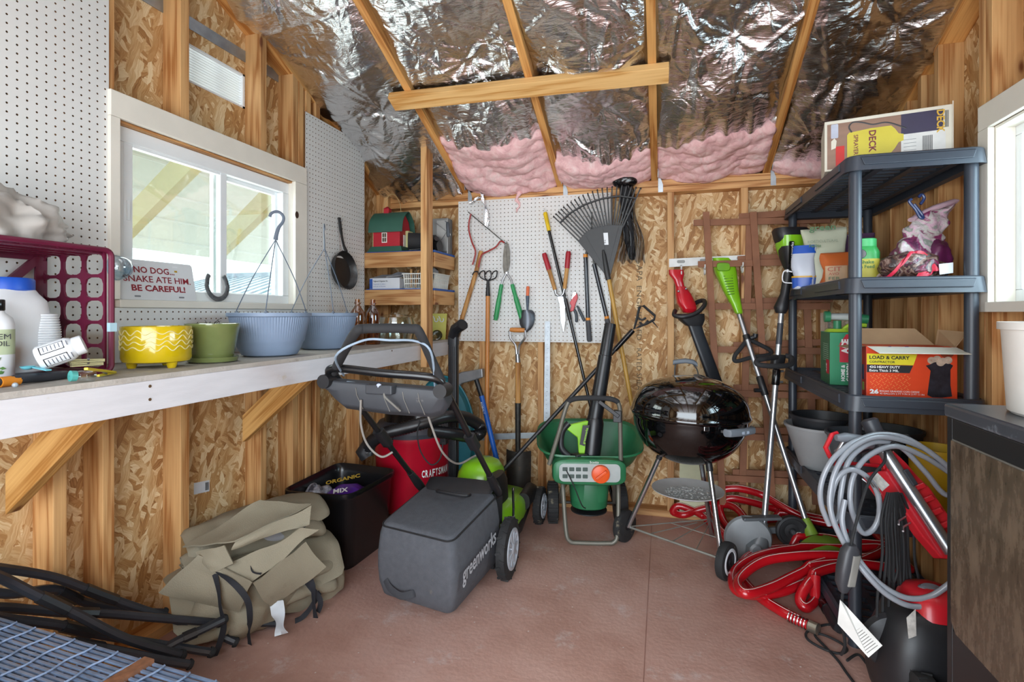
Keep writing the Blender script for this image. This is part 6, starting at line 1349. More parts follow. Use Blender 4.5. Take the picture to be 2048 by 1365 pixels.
# control panel
pn = MB().loft([(S(-.02, -.185, .40), XS*.19, V((0, 0, .075))), (S(-.02, -.245, .405), XS*.185, V((0, 0, .066))), (S(-.02, -.252, .405), XS*.175, V((0, 0, .058)))], 36, 4.5)
pa = obj('control_panel', pn, SGR, sp_)
PF = S(-.02, -.2535, .405)
obj('panel_label', MB().prism([(p, q_) for p, q_ in rrect(.31, .092, .025)], PF, XS, (0, 0, 1), .0008), P('label_grey', '#a7adab', .5), pa, smooth=False)
ORG_ = P('dial_orange', '#e2561f', .4)
dc = PF + XS*.055 + V((0, 0, -.004))
obj('dial', MB().lathe([(.001, .022), (.030, .022), (.044, .016), (.047, .0)], dc, -YS, 36), ORG_, pa)
obj('dial_grip', MB().bar(dc-YS*.026+XS*-.026+V((0, 0, -.02)), dc-YS*.026+XS*.026+V((0, 0, .02)), .014, .016, up=-YS), ORG_, pa, smooth=False, bevel=.003)
m = MB()
for i in range(4):
    for j in range(2): m.prism(rrect(.026, .020, .003), PF+XS*(-.125+.034*i)+V((0, 0, .018-.036*j))-YS*.0012, XS, (0, 0, 1), .0006)
obj('settings_chart', m, P('chart_dark', '#3a4a45', .5), pa, smooth=False)
text('lettering', 'Scotts', PF+XS*.0+V((0, 0, .05))-YS*.003, XS, (0, 0, 1), .045, .012, INKW, pa)
obj('control_cable', MB().tube(smoothpath([S(-.16, -.16, .47), S(-.15, -.24, .44), S(-.10, -.27, .34), S(-.06, -.25, .24), S(-.03, -.13, .18)], 6), .003, 6), BLACKM, sp_)
# leaf blower
lb_ = thing('leaf_blower', 'lime and black battery leaf blower standing nozzle up in the green hopper', 'leaf blower', S(.0, .0, .36))
a, b, d_ = atd(1221, 648, 2.90), atd(1190, 838, 2.84), atd(1183, 905, 2.82); tb = P('tube_black', '#17181c', .35)
obj('nozzle_tube', MB().tube([a, a.lerp(b, .02), a.lerp(b, .34), a.lerp(b, .345), a.lerp(b, .98), b], [.030, .0315, .034, .0365, .040, .042], 20), tb, lb_)
obj('nozzle_mouth', MB().cyl(a+(a-b).normalized()*.0005, a-(a-b)*.01, .026), BLACKM, lb_)
e_ = d_ + (d_-b).normalized()*.05
obj('fan_housing', MB().tube([b, b.lerp(e_, .1), b.lerp(e_, .6), e_], [.044, .049, .05, .046], 22), tb, lb_)
u_ = (d_-b).normalized(); lx = (RIGHT - u_*RIGHT.dot(u_)).normalized(); nx_ = u_.cross(lx)
if nx_.dot(FWD) > 0: nx_ = -nx_
o = b.lerp(d_, .5) - lx*.04 + nx_*.028
obj('side_cover', MB().prism([(-.13, .03), (-.005, .075), (.025, .07), (.02, .0), (.0, -.10), (-.03, -.10), (-.045, -.02)], o, lx, -u_, -.03), LIME, lb_, smooth=False, bevel=.005)
obj('label_plate', MB().prism([(-.03, .05), (.005, .055), (-.008, -.055), (-.035, -.05)], o+nx_*.032, lx, -u_, .001), BLACKP, lb_, smooth=False)
text('lettering', 'greenworks', o+nx_*.033+lx*-.006+u_*.045, -u_+lx*.12, -lx, .085, .016, LIME, lb_, bold=.02)
obj('grip', MB().tube(smoothpath([o+lx*-.10-u_*.05, o+lx*-.13+u_*.0, o+lx*-.125+u_*.08, o+lx*-.08+u_*.12], 6), .017, 12), BLACKP, lb_)
obj('battery', MB().bar(o+lx*-.03+u_*.10, o+lx*-.02+u_*.16, .07, .08), BLACKP, lb_, smooth=False, bevel=.005)
# ---------------------------------------------------------------- kettle grill
kg = thing('kettle_grill', 'black enamel kettle grill on aluminium tripod legs with two wheels', 'grill', (.125, 2.80, 0))
K = V((.128, 2.785, .725)); ENAM = P('black_enamel', '#060607', .07, var=.02, coat=.6, dirt='#2b2927', dscale=5, damt=.66)
TL = Matrix.Rotation(R(2.0), 3, 'Y')     # the lid sits very slightly askew
def kl(prof): return [(r, h) for r, h in prof]
ax_up = V((.035, 0, 1)).normalized()
lidp = [(.278, -.012), (.284, -.010), (.288, .0), (.284, .008)] + [(.280*math.cos(R(t_))**.86, .010+.172*math.sin(R(t_))) for t_ in range(2, 89, 5)] + [(.001, .182)]
obj('lid', MB().lathe(lidp, K, ax_up, 72), ENAM, kg, angle=60)
bowlp = [(.001, -.250)] + [(.274*math.cos(R(t_))**.9, -.012-.238*math.sin(R(t_))) for t_ in range(87, -1, -5)] + [(.280, -.004), (.277, .002), (.262, .0), (.25, -.08)]
obj('bowl', MB().lathe(bowlp, K, (0, 0, 1), 72), ENAM, kg, angle=60)
HGR = P('handle_grey', '#6d747c', .5)
HX = RIGHT
hb0 = K + V((-.018, 0, .182))
obj('lid_handle_bracket', MB().tube(smoothpath([hb0+HX*-.055+V((0, 0, -.006)), hb0+HX*-.05+V((0, 0, .05)), hb0+HX*-.035+V((0, 0, .068))], 5), .007, 8, flat=.5).tube(smoothpath([hb0+HX*.065+V((0, 0, -.008)), hb0+HX*.058+V((0, 0, .03)), hb0+HX*.035+V((0, 0, .062))], 5), .007, 8, flat=.5).bar(hb0+HX*-.06, hb0+HX*.07+V((0, 0, -.004)), .035, .005), STEEL, kg)
obj('lid_handle', MB().loft([(hb0+HX*x+V((0, 0, z)), (0, .019, 0), (0, 0, .012)) for x, z in ((-.062, .064), (-.055, .068), (.0, .074), (.04, .068), (.055, .058), (.06, .052))], 18, 2.6), HGR, kg)
va = V((.34, -.12, .93)).normalized(); vc = K + V((.080, -.035, .167))
obj('lid_vent', MB().lathe([(.001, .004), (.062, .003), (.066, .0), (.066, -.004)], vc, va, 40), STEEL, kg)
vx = va.cross(V((0, 1, 0))).normalized(); vy = va.cross(vx); 
for k in range(4):
    a = R(90*k+30); obj('vent_hole', MB().lathe([(.001, .0052), (.011, .005), (.012, .003)], vc+vx*.04*math.cos(a)+vy*.04*math.sin(a), va, 20), BLACKM, kg)
dr = (EYE-K); dr.z = 0; dr.normalize()
hd = (dr*.80 + RIGHT*.62).normalized(); hs_ = V((-hd.y, hd.x, 0)); hs_ = hs_ if hs_.dot(RIGHT) > 0 else -hs_
hc = K + hd*.315 + V((0, 0, -.035))
obj('side_handle', MB().loft([(hc+hs_*x+hd*y, hd*.014, V((0, 0, .017))) for x, y in ((-.082, -.012), (-.075, .0), (0, .012), (.075, .0), (.082, -.012))], 18, 2.6), HGR, kg)
obj('handle_plate', MB().prism(rrect(.045, .012, .004), hc+hd*.0235, hs_, (0, 0, 1), .0012), P('pale_plate', '#a8b4c4', .4), kg, smooth=False)
obj('handle_bracket', MB().bar(hc-hs_*.07-hd*.045, hc-hs_*.07, .012, .01).bar(hc+hs_*.07-hd*.045, hc+hs_*.07, .012, .01), STEEL, kg, smooth=False)
sq = K + (dr*.965+RIGHT*.26).normalized()*.2735 + V((0, 0, -.025)); obj('hook_plate', MB().bar(sq-RIGHT*.012, sq+RIGHT*.012, .006, .02), CHROME, kg, smooth=False, bevel=.002)
LG = P('aluminium_leg', '#b4b5b8', .22, metal=.95, var=.05)
FTL, FTR, FTB = V((-.175, 2.875, .085)), V((.262, 2.612, .085)), V((.26, 3.08, .0))
AX = (FTR-FTL); AX.z = 0; AX.normalize()
for ft, nm in ((FTL, 0), (FTR, 1), (FTB, 2)):
    top = K + (V((ft.x-K.x, ft.y-K.y, 0)).normalized()*.135) + V((0, 0, -.212))
    lg = obj('leg', MB().cyl(top, ft, .0125), LG, kg); obj('leg_sleeve', MB().cyl(top-(ft-top)*.03, top+(ft-top)*.10, .0155), BLACKP, lg)
for ft, s_ in ((FTL, -1), (FTR, 1)):
    wc = ft + AX*.022*s_; a_ = AX*s_
    w_ = obj('wheel', MB().lathe([(.02, -.018), (.07, -.020), (.082, -.016), (.085, -.004), (.085, .010), (.082, .018), (.074, .021), (.058, .019)], wc, a_, 44), TIRE, kg)
    obj('white_ring', MB().lathe([(.060, .0205), (.058, .022), (.046, .022), (.045, .019)], wc, a_, 44), WHITEP, w_)
    obj('wheel_disc', MB().lathe([(.001, .022), (.012, .022), (.016, .018), (.046, .017)], wc, a_, 36), BLACKP, w_)
    obj('inner_disc', MB().lathe([(.001, -.014), (.07, -.016)], wc, a_, 36), BLACKP, w_)
ap_ = V((K.x-.008, K.y, .335))
obj('ash_pan', MB().lathe([(.001, -.022), (.10, -.018), (.155, -.004), (.172, .004), (.173, .008), (.155, .002), (.10, -.012), (.001, -.016)], ap_, seg=56), P('ash_pan_metal', '#c2c3c4', .5, metal=.15, var=.06), kg)
m = MB(); ra = random.Random(3)
for k in range(170):
    r, a = .115*math.sqrt(ra.random()), ra.uniform(0, 6.28); s_ = ra.uniform(.003, .008); p = ap_+V((r*math.cos(a)+.01, r*math.sin(a)-.02, -.012+.05*r*r*20*.3))
    m.ball(p, (s_, s_*ra.uniform(.6, 1.2), s_*.6), 6, 4)
tag(obj('ash', m, P('ash_flakes', '#a5a3a0', .95, var=.45, scale=90), kg, smooth=False), kind='stuff')
m = MB()
base = [FTL+V((0, 0, .0)), FTR+V((0, 0, .0)), V((FTB.x, FTB.y, .095))]
obj('rack_front_bar', MB().cyl(base[0], base[1], .006, seg=10), P('zinc_bar', '#a3a39c', .4, metal=.6), kg)
m.cyl(base[0], base[2], .0035, seg=8).cyl(base[1], base[2], .0035, seg=8)
md_ = (base[0]+base[1])/2
for f in (.25, .5, .75):
    p = base[0].lerp(base[1], f); q_ = (base[0] if f < .5 else base[1]).lerp(base[2], 1-abs(f-.5)*2 if f != .5 else 1.0)
    m.cyl(p, base[2].lerp(p, .0 if f == .5 else .25), .0028, seg=8)
m.cyl(base[0].lerp(base[2], .5), base[1].lerp(base[2], .5), .0028, seg=8)
obj('wire_rack', m, P('zinc_bar', '#a3a39c'), kg)
# ---------------------------------------------------------------- red hedge trimmer on the rail
ht = thing('hedge_trimmer', 'red hedge trimmer hung by its handle, its long blade in a black sheath', 'hedge trimmer', atd(1440, 765, 3.03))
def A(px, py, d=3.06): return atd(px, py, d)
HR = P('trimmer_red', '#bd1425', .3, var=.06, coat=.3)
obj('rear_handle', MB().loft([(A(1352, 540, 3.08), RIGHT*.042, FWD*.02), (A(1353, 549, 3.08), RIGHT*.044, FWD*.024), (A(1356, 560, 3.07), RIGHT*.026, FWD*.022), (A(1361, 578, 3.07), RIGHT*.024, FWD*.022)], 22, 3), HR, ht)
obj('motor_body', MB().loft([(A(1361, 574), RIGHT*.028, FWD*.025), (A(1366, 588, 3.05), RIGHT*.042, FWD*.035), (A(1372, 606, 3.04), RIGHT*.05, FWD*.042), (A(1377, 618, 3.03), RIGHT*.042, FWD*.045), (A(1378, 626, 3.03), RIGHT*.03, FWD*.03)], 26, 3), HR, ht)
for p in ((1357, 583), (1372, 578)): obj('bolt', MB().ball(A(*p, 3.005), .0065, 10, 6), STEEL, ht)
q = smoothpath([A(1350, 622, 3.02), A(1349, 631, 2.98), A(1366, 634, 2.95), A(1392, 627, 2.95), A(1408, 612, 2.97), A(1408, 602, 3.02), A(1396, 604, 3.06), A(1384, 612, 3.08)], 6)
obj('front_handle', MB().tube(q, .0125, 12), BLACKP, ht)
obj('guard', MB().loft([(A(1380, 628, 3.04), RIGHT*.078, FWD*.035), (A(1383, 640, 3.04), RIGHT*.072, FWD*.035), (A(1388, 652, 3.04), RIGHT*.045, FWD*.028)], 26, 4), BLACKP, ht)
obj('sheath', MB().loft([(A(1389, 650, 3.04), RIGHT*.040, FWD*.014), (A(1395, 668, 3.04), RIGHT*.038, FWD*.016), (A(1440, 790, 3.02), RIGHT*.040, FWD*.016)], 20, 3.2), P('sheath_black', '#24272d', .35), ht)
# ---------------------------------------------------------------- lime string trimmer
stt = thing('string_trimmer', 'lime headed string trimmer on a silver pole leaning crosswise, green guard on the floor', 'string trimmer', atd(1637, 1092, 2.71))
SILV = P('silver_pole', '#b9bcc2', .28, metal=.85, var=.04)
obj('battery_head', MB().loft([(A(1443, 517, 3.10), RIGHT*.058, FWD*.035), (A(1446, 524, 3.10), RIGHT*.062, FWD*.042), (A(1451, 545, 3.09), RIGHT*.060, FWD*.042), (A(1461, 580, 3.06), RIGHT*.042, FWD*.035), (A(1472, 610, 3.03), RIGHT*.027, FWD*.027), (A(1477, 626, 3.02), RIGHT*.020, FWD*.022), (A(1478, 629, 3.02), RIGHT*.012, FWD*.012)], 28, 3), LIME, stt)
obj('battery_lid', MB().loft([(A(1447, 534, 3.045), RIGHT*.04, V((0, 0, .025))), (A(1447, 534, 3.035), RIGHT*.036, V((0, 0, .021)))], 20, 4), P('lime_darker', '#76b01f', .35), stt)
m = MB()
for k in range(8):
    p = A(1456+.9*k, 553+5.2*k, 3.045-.004*k); m.bar(p-RIGHT*(.026-.001*k)-V((0, 0, .0)), p+RIGHT*(.026-.001*k)+V((0, 0, .004)), .003, .004)
obj('vents', m, P('vent_dark_green', '#3f6a14', .6), stt, smooth=False)
a, b = A(1478, 628, 3.02), A(1613, 1046, 2.62)
obj('shaft', MB().cyl(a, b, .0135), SILV, stt)
obj('shaft_joint', MB().tube([a.lerp(b, .33), a.lerp(b, .335), a.lerp(b, .42), a.lerp(b, .425)], [.015, .0185, .0185, .015], 14), BLACKP, stt)
obj('joint_knob', MB().cyl(a.lerp(b, .40)-RIGHT*.05, a.lerp(b, .40)-RIGHT*.015, .011), BLACKP, stt)
q = smoothpath([A(1494, 680, 2.98), A(1482, 696, 2.96), A(1470, 712, 2.95), A(1472, 723, 2.94), A(1505, 715, 2.94), A(1538, 710, 2.95), A(1540, 701, 2.96), A(1520, 690, 2.97), A(1500, 680, 2.98)], 6)
obj('front_handle', MB().tube(q, .0115, 10), FOAM, stt); obj('handle_clamp', MB().cyl(a.lerp(b, .115), a.lerp(b, .14), .019), BLACKP, stt)
obj('clamp_knob', MB().cyl(A(1498, 678, 2.97), A(1512, 673, 2.96), .012).cyl(A(1510, 675, 2.96), A(1511, 668, 2.96), .014), BLACKP, stt)
OLIVE = P('guard_green', '#7c9a34', .5, var=.1, dirt='#5c6f2c', damt=.6)
obj('head_neck', MB().tube([b-(b-a).normalized()*.02, A(1617, 1055, 2.61), A(1624, 1072, 2.59)], [.020, .027, .032], 14), OLIVE, stt)
gcn = A(1637, 1083, 2.56)
def guardf(u, v_):
    an = R(200+140*u); r = .02+.115*v_; return (gcn+RIGHT*(r*math.cos(an))+FWD*(r*math.sin(an))+V((0, 0, .03-.035*v_*v_))-V((0, 0, .0)))
obj('debris_guard', MB().sheet(guardf, 30, 8, thick=.004), OLIVE, stt)
obj('guard_skirt', MB().sheet(lambda u, v_: gcn+RIGHT*(.135*math.cos(R(200+140*u)))+FWD*(.135*math.sin(R(200+140*u)))+V((0, 0, -.005-.022*v_)), 30, 2, thick=.004), OLIVE, stt)
obj('line_spool', MB().lathe([(.02, .01), (.036, .0), (.036, -.02), (.02, -.028), (.001, -.028)], gcn+V((0, 0, .01)), seg=24), BLACKP, stt)
# ---------------------------------------------------------------- black and lime edger
ed = thing('lawn_edger', 'tall black and lime battery edger with a grey blade guard and small wheel', 'lawn edger', (onZ(1512, 1116, 0).x, onZ(1512, 1116, 0).y, 0))
def E(px, py, d=2.76): return atd(px, py, d)
obj('battery_cap', MB().loft([(E(1580, 457, 2.80), RIGHT*.078, FWD*.05), (E(1581, 463, 2.80), RIGHT*.088, FWD*.06), (E(1583, 478, 2.80), RIGHT*.084, FWD*.06), (E(1583, 490, 2.80), RIGHT*.070, FWD*.055)], 30, 3.2), BLACKP, ed)
obj('lime_band', MB().loft([(E(1580, 473, 2.795), RIGHT*.065, FWD*.062), (E(1581, 492, 2.795), RIGHT*.067, FWD*.062), (E(1581, 510, 2.795), RIGHT*.052, FWD*.056), (E(1580, 522, 2.795), RIGHT*.036, FWD*.04)], 28, 3), LIME, ed)
obj('motor_body', MB().loft([(E(1579, 494, 2.78), RIGHT*.050, FWD*.056), (E(1579, 515, 2.78), RIGHT*.042, FWD*.050), (E(1577, 532, 2.78), RIGHT*.024, FWD*.03), (E(1576, 540, 2.78), RIGHT*.014, FWD*.016)], 26, 3), BLACKP, ed)
LP_ = E(1583, 506, 2.715)
obj('name_plate', MB().prism(rrect(.026, .12, .006), LP_, RIGHT, (.03, .0, 1), -.002), BLACKG, ed, smooth=False)
text('lettering', 'greenworks', LP_+V((0, 0, -.055))+RIGHT*.008-FWD*.003, V((.05, 0, 1)), -RIGHT, .11, .018, INKW, ed, bold=.02)
obj('neck_collar', MB().cyl(E(1576, 540), E(1575, 548), .017), STEEL, ed)
obj('rear_grip', MB().tube([E(1576, 546), E(1575, 556), E(1569, 590), E(1565, 606), E(1562, 617), E(1561, 627)], [.026, .024, .022, .030, .036, .024], 18), BLACKP, ed)
obj('trigger_lug', MB().bar(E(1588, 598), E(1594, 590), .006, .012), LIME, ed, smooth=False)
sa, sb_ = E(1563, 622), E(1527, 1060, 2.64)
obj('shaft', MB().cyl(sa, sb_, .0145), SILV, ed)
obj('decal', MB().cyl(sa.lerp(sb_, .06), sa.lerp(sb_, .16), .0149), P('decal_dark', '#3c3f46', .4), ed)
obj('front_handle', MB().tube(smoothpath([E(1553, 715, 2.70), E(1530, 718, 2.62), E(1514, 722, 2.60), E(1518, 730, 2.58), E(1555, 733, 2.58), E(1582, 729, 2.62), E(1583, 716, 2.68), E(1572, 712, 2.71)], 6), .0125, 10), FOAM, ed)
obj('handle_clamp', MB().loft([(E(1557, 710, 2.72), RIGHT*.034, FWD*.024), (E(1554, 733, 2.72), RIGHT*.03, FWD*.024)], 16, 4), BLACKP, ed)
obj('shaft_joint', MB().tube([sa.lerp(sb_, .275), sa.lerp(sb_, .28), sa.lerp(sb_, .345), sa.lerp(sb_, .35)], [.016, .0195, .0195, .016], 14), BLACKG, ed)
for f in (.285, .335): obj('joint_bolt', MB().cyl(sa.lerp(sb_, f)+RIGHT*.018, sa.lerp(sb_, f)+RIGHT*.036, .006), STEEL, ed)
GUNM = P('cast_grey', '#7f8386', .4, metal=.5, var=.1); CHAR = P('guard_charcoal', '#55585b', .5, var=.1)
gd = E(1496, 1078, 2.62)
obj('blade_guard', MB().lathe([(.001, .016), (.07, .016), (.105, .010), (.112, -.006), (.108, -.012), (.001, -.012)], gd, -FWD+RIGHT*-.25, 40), P('guard_grey', '#85888a', .45, var=.08), ed)
obj('guard_band', MB().bar(gd+RIGHT*-.03+V((0, 0, .10)), gd+RIGHT*.16+V((0, 0, .105)), .05, .016), CHAR, ed, smooth=False, bevel=.006)
obj('gearbox', MB().loft([(E(1526, 1052, 2.64), RIGHT*.02, FWD*.02), (E(1522, 1070, 2.62), RIGHT*.034, FWD*.03), (E(1514, 1092, 2.60), RIGHT*.052, FWD*.04), (E(1511, 1106, 2.60), RIGHT*.048, FWD*.04), (E(1511, 1114, 2.60), RIGHT*.02, FWD*.02)], 24, 2.5), GUNM, ed)
obj('gear_cap', MB().lathe([(.001, .012), (.022, .012), (.026, .006), (.03, 0)], E(1512, 1101, 2.555), -FWD, 26), P('cap_pale', '#9a9da0', .4, metal=.4), ed)
obj('shaft_clamp', MB().cyl(E(1528, 1046, 2.64), E(1525, 1062, 2.63), .02), STEEL, ed)
wcn = E(1583, 1062, 2.62)
obj('guide_wheel', MB().lathe([(.001, .016), (.014, .02), (.018, .012), (.035, .010), (.04, .014), (.060, .014), (.064, .018), (.074, .016), (.076, 0), (.072, -.016)], wcn, -FWD+RIGHT*-.15, 40), P('wheel_black', '#29292b', .5), ed)
obj('wheel_hub', MB().lathe([(.001, .028), (.009, .028), (.011, .020)], wcn, -FWD+RIGHT*-.15, 16), STEEL, ed)
obj('wheel_arm', MB().bar(E(1532, 1062, 2.64), wcn+FWD*.02, .022, .03), CHAR, ed, smooth=False, bevel=.004)
# ---------------------------------------------------------------- red garden hose
HRED = P('hose_red', '#b3121c', .25, var=.05, coat=.35)
gh = thing('garden_hose', 'thick red garden hose coiled on the floor, its metal end toward the room', 'garden hose', onZ(1560, 1160, 0))
W = lambda px, py, z: onZ(px, py, z)
pts = [W(1598, 1242, .02), W(1560, 1222, .02), W(1520, 1196, .02), W(1490, 1165, .022), W(1480, 1140, .03), W(1500, 1112, .05), W(1560, 1098, .06), W(1640, 1100, .06), W(1700, 1112, .055), W(1770, 1126, .04), W(1850, 1152, .03),
       W(1880, 1180, .03), W(1800, 1180, .03), W(1710, 1160, .05), W(1630, 1160, .06), W(1560, 1185, .05), W(1500, 1190, .055), W(1468, 1176, .06), W(1472, 1140, .07), W(1520, 1112, .10), W(1600, 1098, .115), W(1690, 1102, .11), W(1760, 1110, .09),
       W(1740, 1128, .09), W(1660, 1122, .12), W(1590, 1152, .10), W(1540, 1176, .09), W(1490, 1188, .095), W(1478, 1160, .10), W(1525, 1124, .13), W(1600, 1112, .145), W(1680, 1112, .14), W(1720, 1124, .12),
       W(1650, 1140, .12), W(1616, 1168, .09), W(1600, 1200, .04), W(1612, 1216, .022), W(1630, 1198, .03), W(1626, 1168, .08), W(1660, 1146, .10), W(1720, 1142, .08), W(1790, 1120, .05)]
pts2 = [W(1790, 1120, .05), W(1740, 1080, .05), W(1660, 1064, .06), W(1560, 1040, .08), W(1500, 1046, .06), W(1475, 1075, .04), W(1460, 1060, .04), W(1446, 1040, .06), W(1440, 1010, .12), W(1458, 992, .16), W(1500, 1000, .15), W(1560, 1020, .12), W(1640, 1050, .09), W(1700, 1076, .08),
        W(1660, 1060, .09), W(1580, 1022, .15), W(1520, 988, .20), W(1470, 972, .22), W(1436, 984, .19), W(1420, 1020, .10), W(1440, 1060, .06), W(1480, 1086, .06), W(1500, 1060, .09), W(1470, 1016, .13), W(1420, 1010, .10), W(1370, 1030, .05), W(1346, 1022, .05), W(1356, 1004, .09), W(1385, 1012, .07), W(1420, 1046, .03), W(1455, 1078, .02)]
hq = smoothpath(pts, 7)[:-1] + smoothpath(pts2, 7)
# keep the coil behind the grill and ahead of the wall plate
hq = [V((min(p.x, 1.02), min(p.y, 3.255), max(p.z, .121 if p.x > .612 and p.y > 2.14 else .021))) for p in hq]
obj('hose', MB().tube(hq, .0205, 12), HRED, gh)
n_ = 0; line = [p+V((0, -.006, .0198)) for p in hq]
obj('stripe', MB().tube(line, .0015, 5), P('hose_stripe', '#d8c3bc', .5), gh)
e0, e1 = W(1580, 1235, .022), W(1632, 1258, .024)
qd = (e1-e0); m = MB()
for k in range(6):
    p = e0+qd*(.0+.125*k); m.tube([p+(V((0, 0, 1))*math.sin(a)+qd.cross(V((0, 0, 1))).normalized()*math.cos(a))*.0195 for a in [2*math.pi*i/16 for i in range(16)]], .0025, 5, closed=True)
obj('hose_tail', MB().cyl(W(1590, 1240, .021), e0+qd*.75, .0172), HRED, gh)
obj('spring_guard', m, CHROME, gh); obj('coupling', MB().tube([e0+qd*.72, e0+qd*.76, e0+qd*1.08, e0+qd*1.10], [.019, .0225, .0225, .017], 12), P('brass_grey', '#aaa69a', .3, metal=.9), gh, angle=30)
# ================================================================ THE BLACK SHELF UNIT AND WHAT STANDS ON IT
SHB = P('shelf_resin_sky_tint', '#333841', .40, var=.05, scale=12)  # dark grey resin with a bluish sky reflection mixed into its colour
su = thing('shelf_unit', 'black resin shelf unit with round posts and five shelves in the right corner', 'shelf unit', (.86, 2.70, 0))
SX0, SX1, SY0, SY1 = .640, 1.076, 2.170, 3.235
PX0, PX1, PY0, PY1 = .680, 1.036, 2.215, 3.185
LEV = (1.790, 1.348, .922, .490, .095)          # top of each shelf's lip
for k, z in enumerate(LEV):
    m = MB(); cx, cy = (SX0+SX1)/2, (SY0+SY1)/2; lip = .058
    def rr(w_, h_, zz, r=.04): return [V((cx+a, cy+b, zz)) for a, b in rrect(w_, h_, r, 4)]
    W_, H_ = SX1-SX0, SY1-SY0
    deck = z-.004 if k == 0 else z-.012
    m.rings([rr(W_-.02, H_-.02, z-lip+.004), rr(W_, H_, z-lip), rr(W_-.012, H_-.012, z-.004), rr(W_-.022, H_-.022, z), rr(W_-.03, H_-.03, deck), rr(W_-.03, H_-.03, deck-.006), rr(W_-.04, H_-.04, z-lip+.006)], cap=False, closed=True)
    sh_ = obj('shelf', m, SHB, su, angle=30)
    # latticed deck: ribs both ways
    m = MB()
    for j in range(19):
        y = SY0+.03+.0555*j; m.box((SX0+.018, y-.008, deck-.016), (SX1-.018, y+.008, deck))
    for j in range(4):
        x = SX0+.03+.12*j; m.box((x-.014, SY0+.02, deck-.022), (x+.014, SY1-.02, deck-.0005))
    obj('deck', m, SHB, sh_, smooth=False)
    # raised bevel on the lip's front and left side
    m = MB(); yf = SY0-.001; LPS = [m]
    m.hexa([(SX0+.055, yf+.004, z-lip+.018), (SX1-.055, yf+.004, z-lip+.018), (SX1-.055, yf-.003, z-lip+.018), (SX0+.055, yf-.003, z-lip+.018), (SX0+.045, yf+.012, z-.006), (SX1-.045, yf+.012, z-.006), (SX1-.045, yf+.001, z-.012), (SX0+.045, yf+.001, z-.012)])
    for y0_, y1_ in ((SY0+.08, cy-.12), (cy+.12, SY1-.08)):
        m = MB(); LPS.append(m)
        m.hexa([(SX0-.004, y0_, z-lip+.018), (SX0-.004, y1_, z-lip+.018), (SX0+.004, y1_, z-lip+.018), (SX0+.004, y0_, z-lip+.018), (SX0, y0_+.02, z-.010), (SX0, y1_-.02, z-.010), (SX0+.012, y1_-.02, z-.006), (SX0+.012, y0_+.02, z-.006)])
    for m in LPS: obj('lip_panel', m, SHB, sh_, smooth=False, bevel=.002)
for x in (PX0, PX1):
    for y in (PY0, PY1):
        for a, b in zip((LEV[0]-.03, LEV[1]-.03, LEV[2]-.03, LEV[3]-.03, LEV[4]-.03), (LEV[1]-.02, LEV[2]-.02, LEV[3]-.02, LEV[4]-.02, 0)):
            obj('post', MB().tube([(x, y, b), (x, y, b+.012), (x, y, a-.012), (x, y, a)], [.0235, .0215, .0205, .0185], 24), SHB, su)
D1, D2, D3, D4 = LEV[0]-.003, LEV[1]-.0115, LEV[2]-.0115, LEV[3]-.0115
CARD = P('brown_card', '#a98a68', .75, var=.05, scale=20); CARDW = P('cream_card', '#d9d2c2', .65, var=.03)
# --- deck sprayer box on top
db = thing('sprayer_box', 'long deck sprayer carton with a yellow tank picture on the top shelf', 'box', (.84, 2.47, D1))
# long side faces the room: runs from near-right to far-left
a0, a1 = atd(1640, 358, 2.40), atd(1915, 318, 1.96)
BL_ = V((.664, 2.512, D1)); BR_ = V((.985, 2.198, D1)); fxd = (BR_-BL_).normalized(); bk = V((-fxd.y, fxd.x, 0)); bk = bk if bk.y > 0 else -bk; Lb = (BR_-BL_).length; Hb, Wb = .178, .15
BL_ = V((.6265, 2.393, D1)); BR_ = V((1.023, 2.311, D1)); Hb, Wb = .200, .245; fxd = (BR_-BL_).normalized(); bk = V((-fxd.y, fxd.x, 0)); bk = bk if bk.y > 0 else -bk; Lb = (BR_-BL_).length
DBROWN = P('deck_print', '#8a6a58', .5, var=.12, scale=5, stretch=(1, 1, 8))
o = BL_ + V((0, 0, 0))
obj('carton', MB().hexa([o, o+fxd*Lb, o+fxd*Lb+bk*Wb, o+bk*Wb] + [p+V((0, 0, Hb)) for p in (o, o+fxd*Lb, o+fxd*Lb+bk*Wb, o+bk*Wb)]), CARDW, db, smooth=False, bevel=.002)
K_ = Lb/.524; fxd = fxd*K_; Lb = .524; fz = V((0, 0, 1.12)); Hb = Hb/1.12; fn_ = fxd.cross(fz).normalized()      # points out at the room
if fn_.dot(EYE-o) < 0: fn_ = -fn_
def face(x0, z0, x1, z1, lift=.0006): return MB().hexa([o+fxd*x+fz*z+fn_*l for l in (0, lift) for x, z in ((x0, z0), (x1, z0), (x1, z1), (x0, z1))])
obj('front_print', face(.012, .006, Lb-.035, Hb-.012), DBROWN, db, smooth=False)
obj('dark_print', face(Lb*.62, Hb*.5, Lb-.035, Hb-.012, .0009), P('deck_navy', '#2b2440', .5), db, smooth=False)
obj('red_print', face(.05, .004, .088, .085, .0009), P('deck_red', '#c5241c', .5), db, smooth=False)
YT = P('tank_yellow', '#c9b83a', .45, var=.06)
pts = [(.10, .040), (.10, .120), (.108, .128), (.20, .134), (.285, .134), (.30, .122), (.315, .104), (.335, .1), (.335, .078), (.315, .074), (.30, .055), (.285, .042), (.20, .038), (.108, .034)]
obj('tank_print', MB().prism(pts, o+fn_*.001, fxd, fz, .0006 if fxd.cross(fz).dot(fn_) > 0 else -.0006), YT, db, smooth=False)
MARP = P('print_maroon', '#6b1d2a', .5)
text('lettering', 'DECK', o+fxd*.192+fz*.126+fn_*.0018, -fz, fxd, .085, .024, MARP, db, bold=.03, lift=.0)
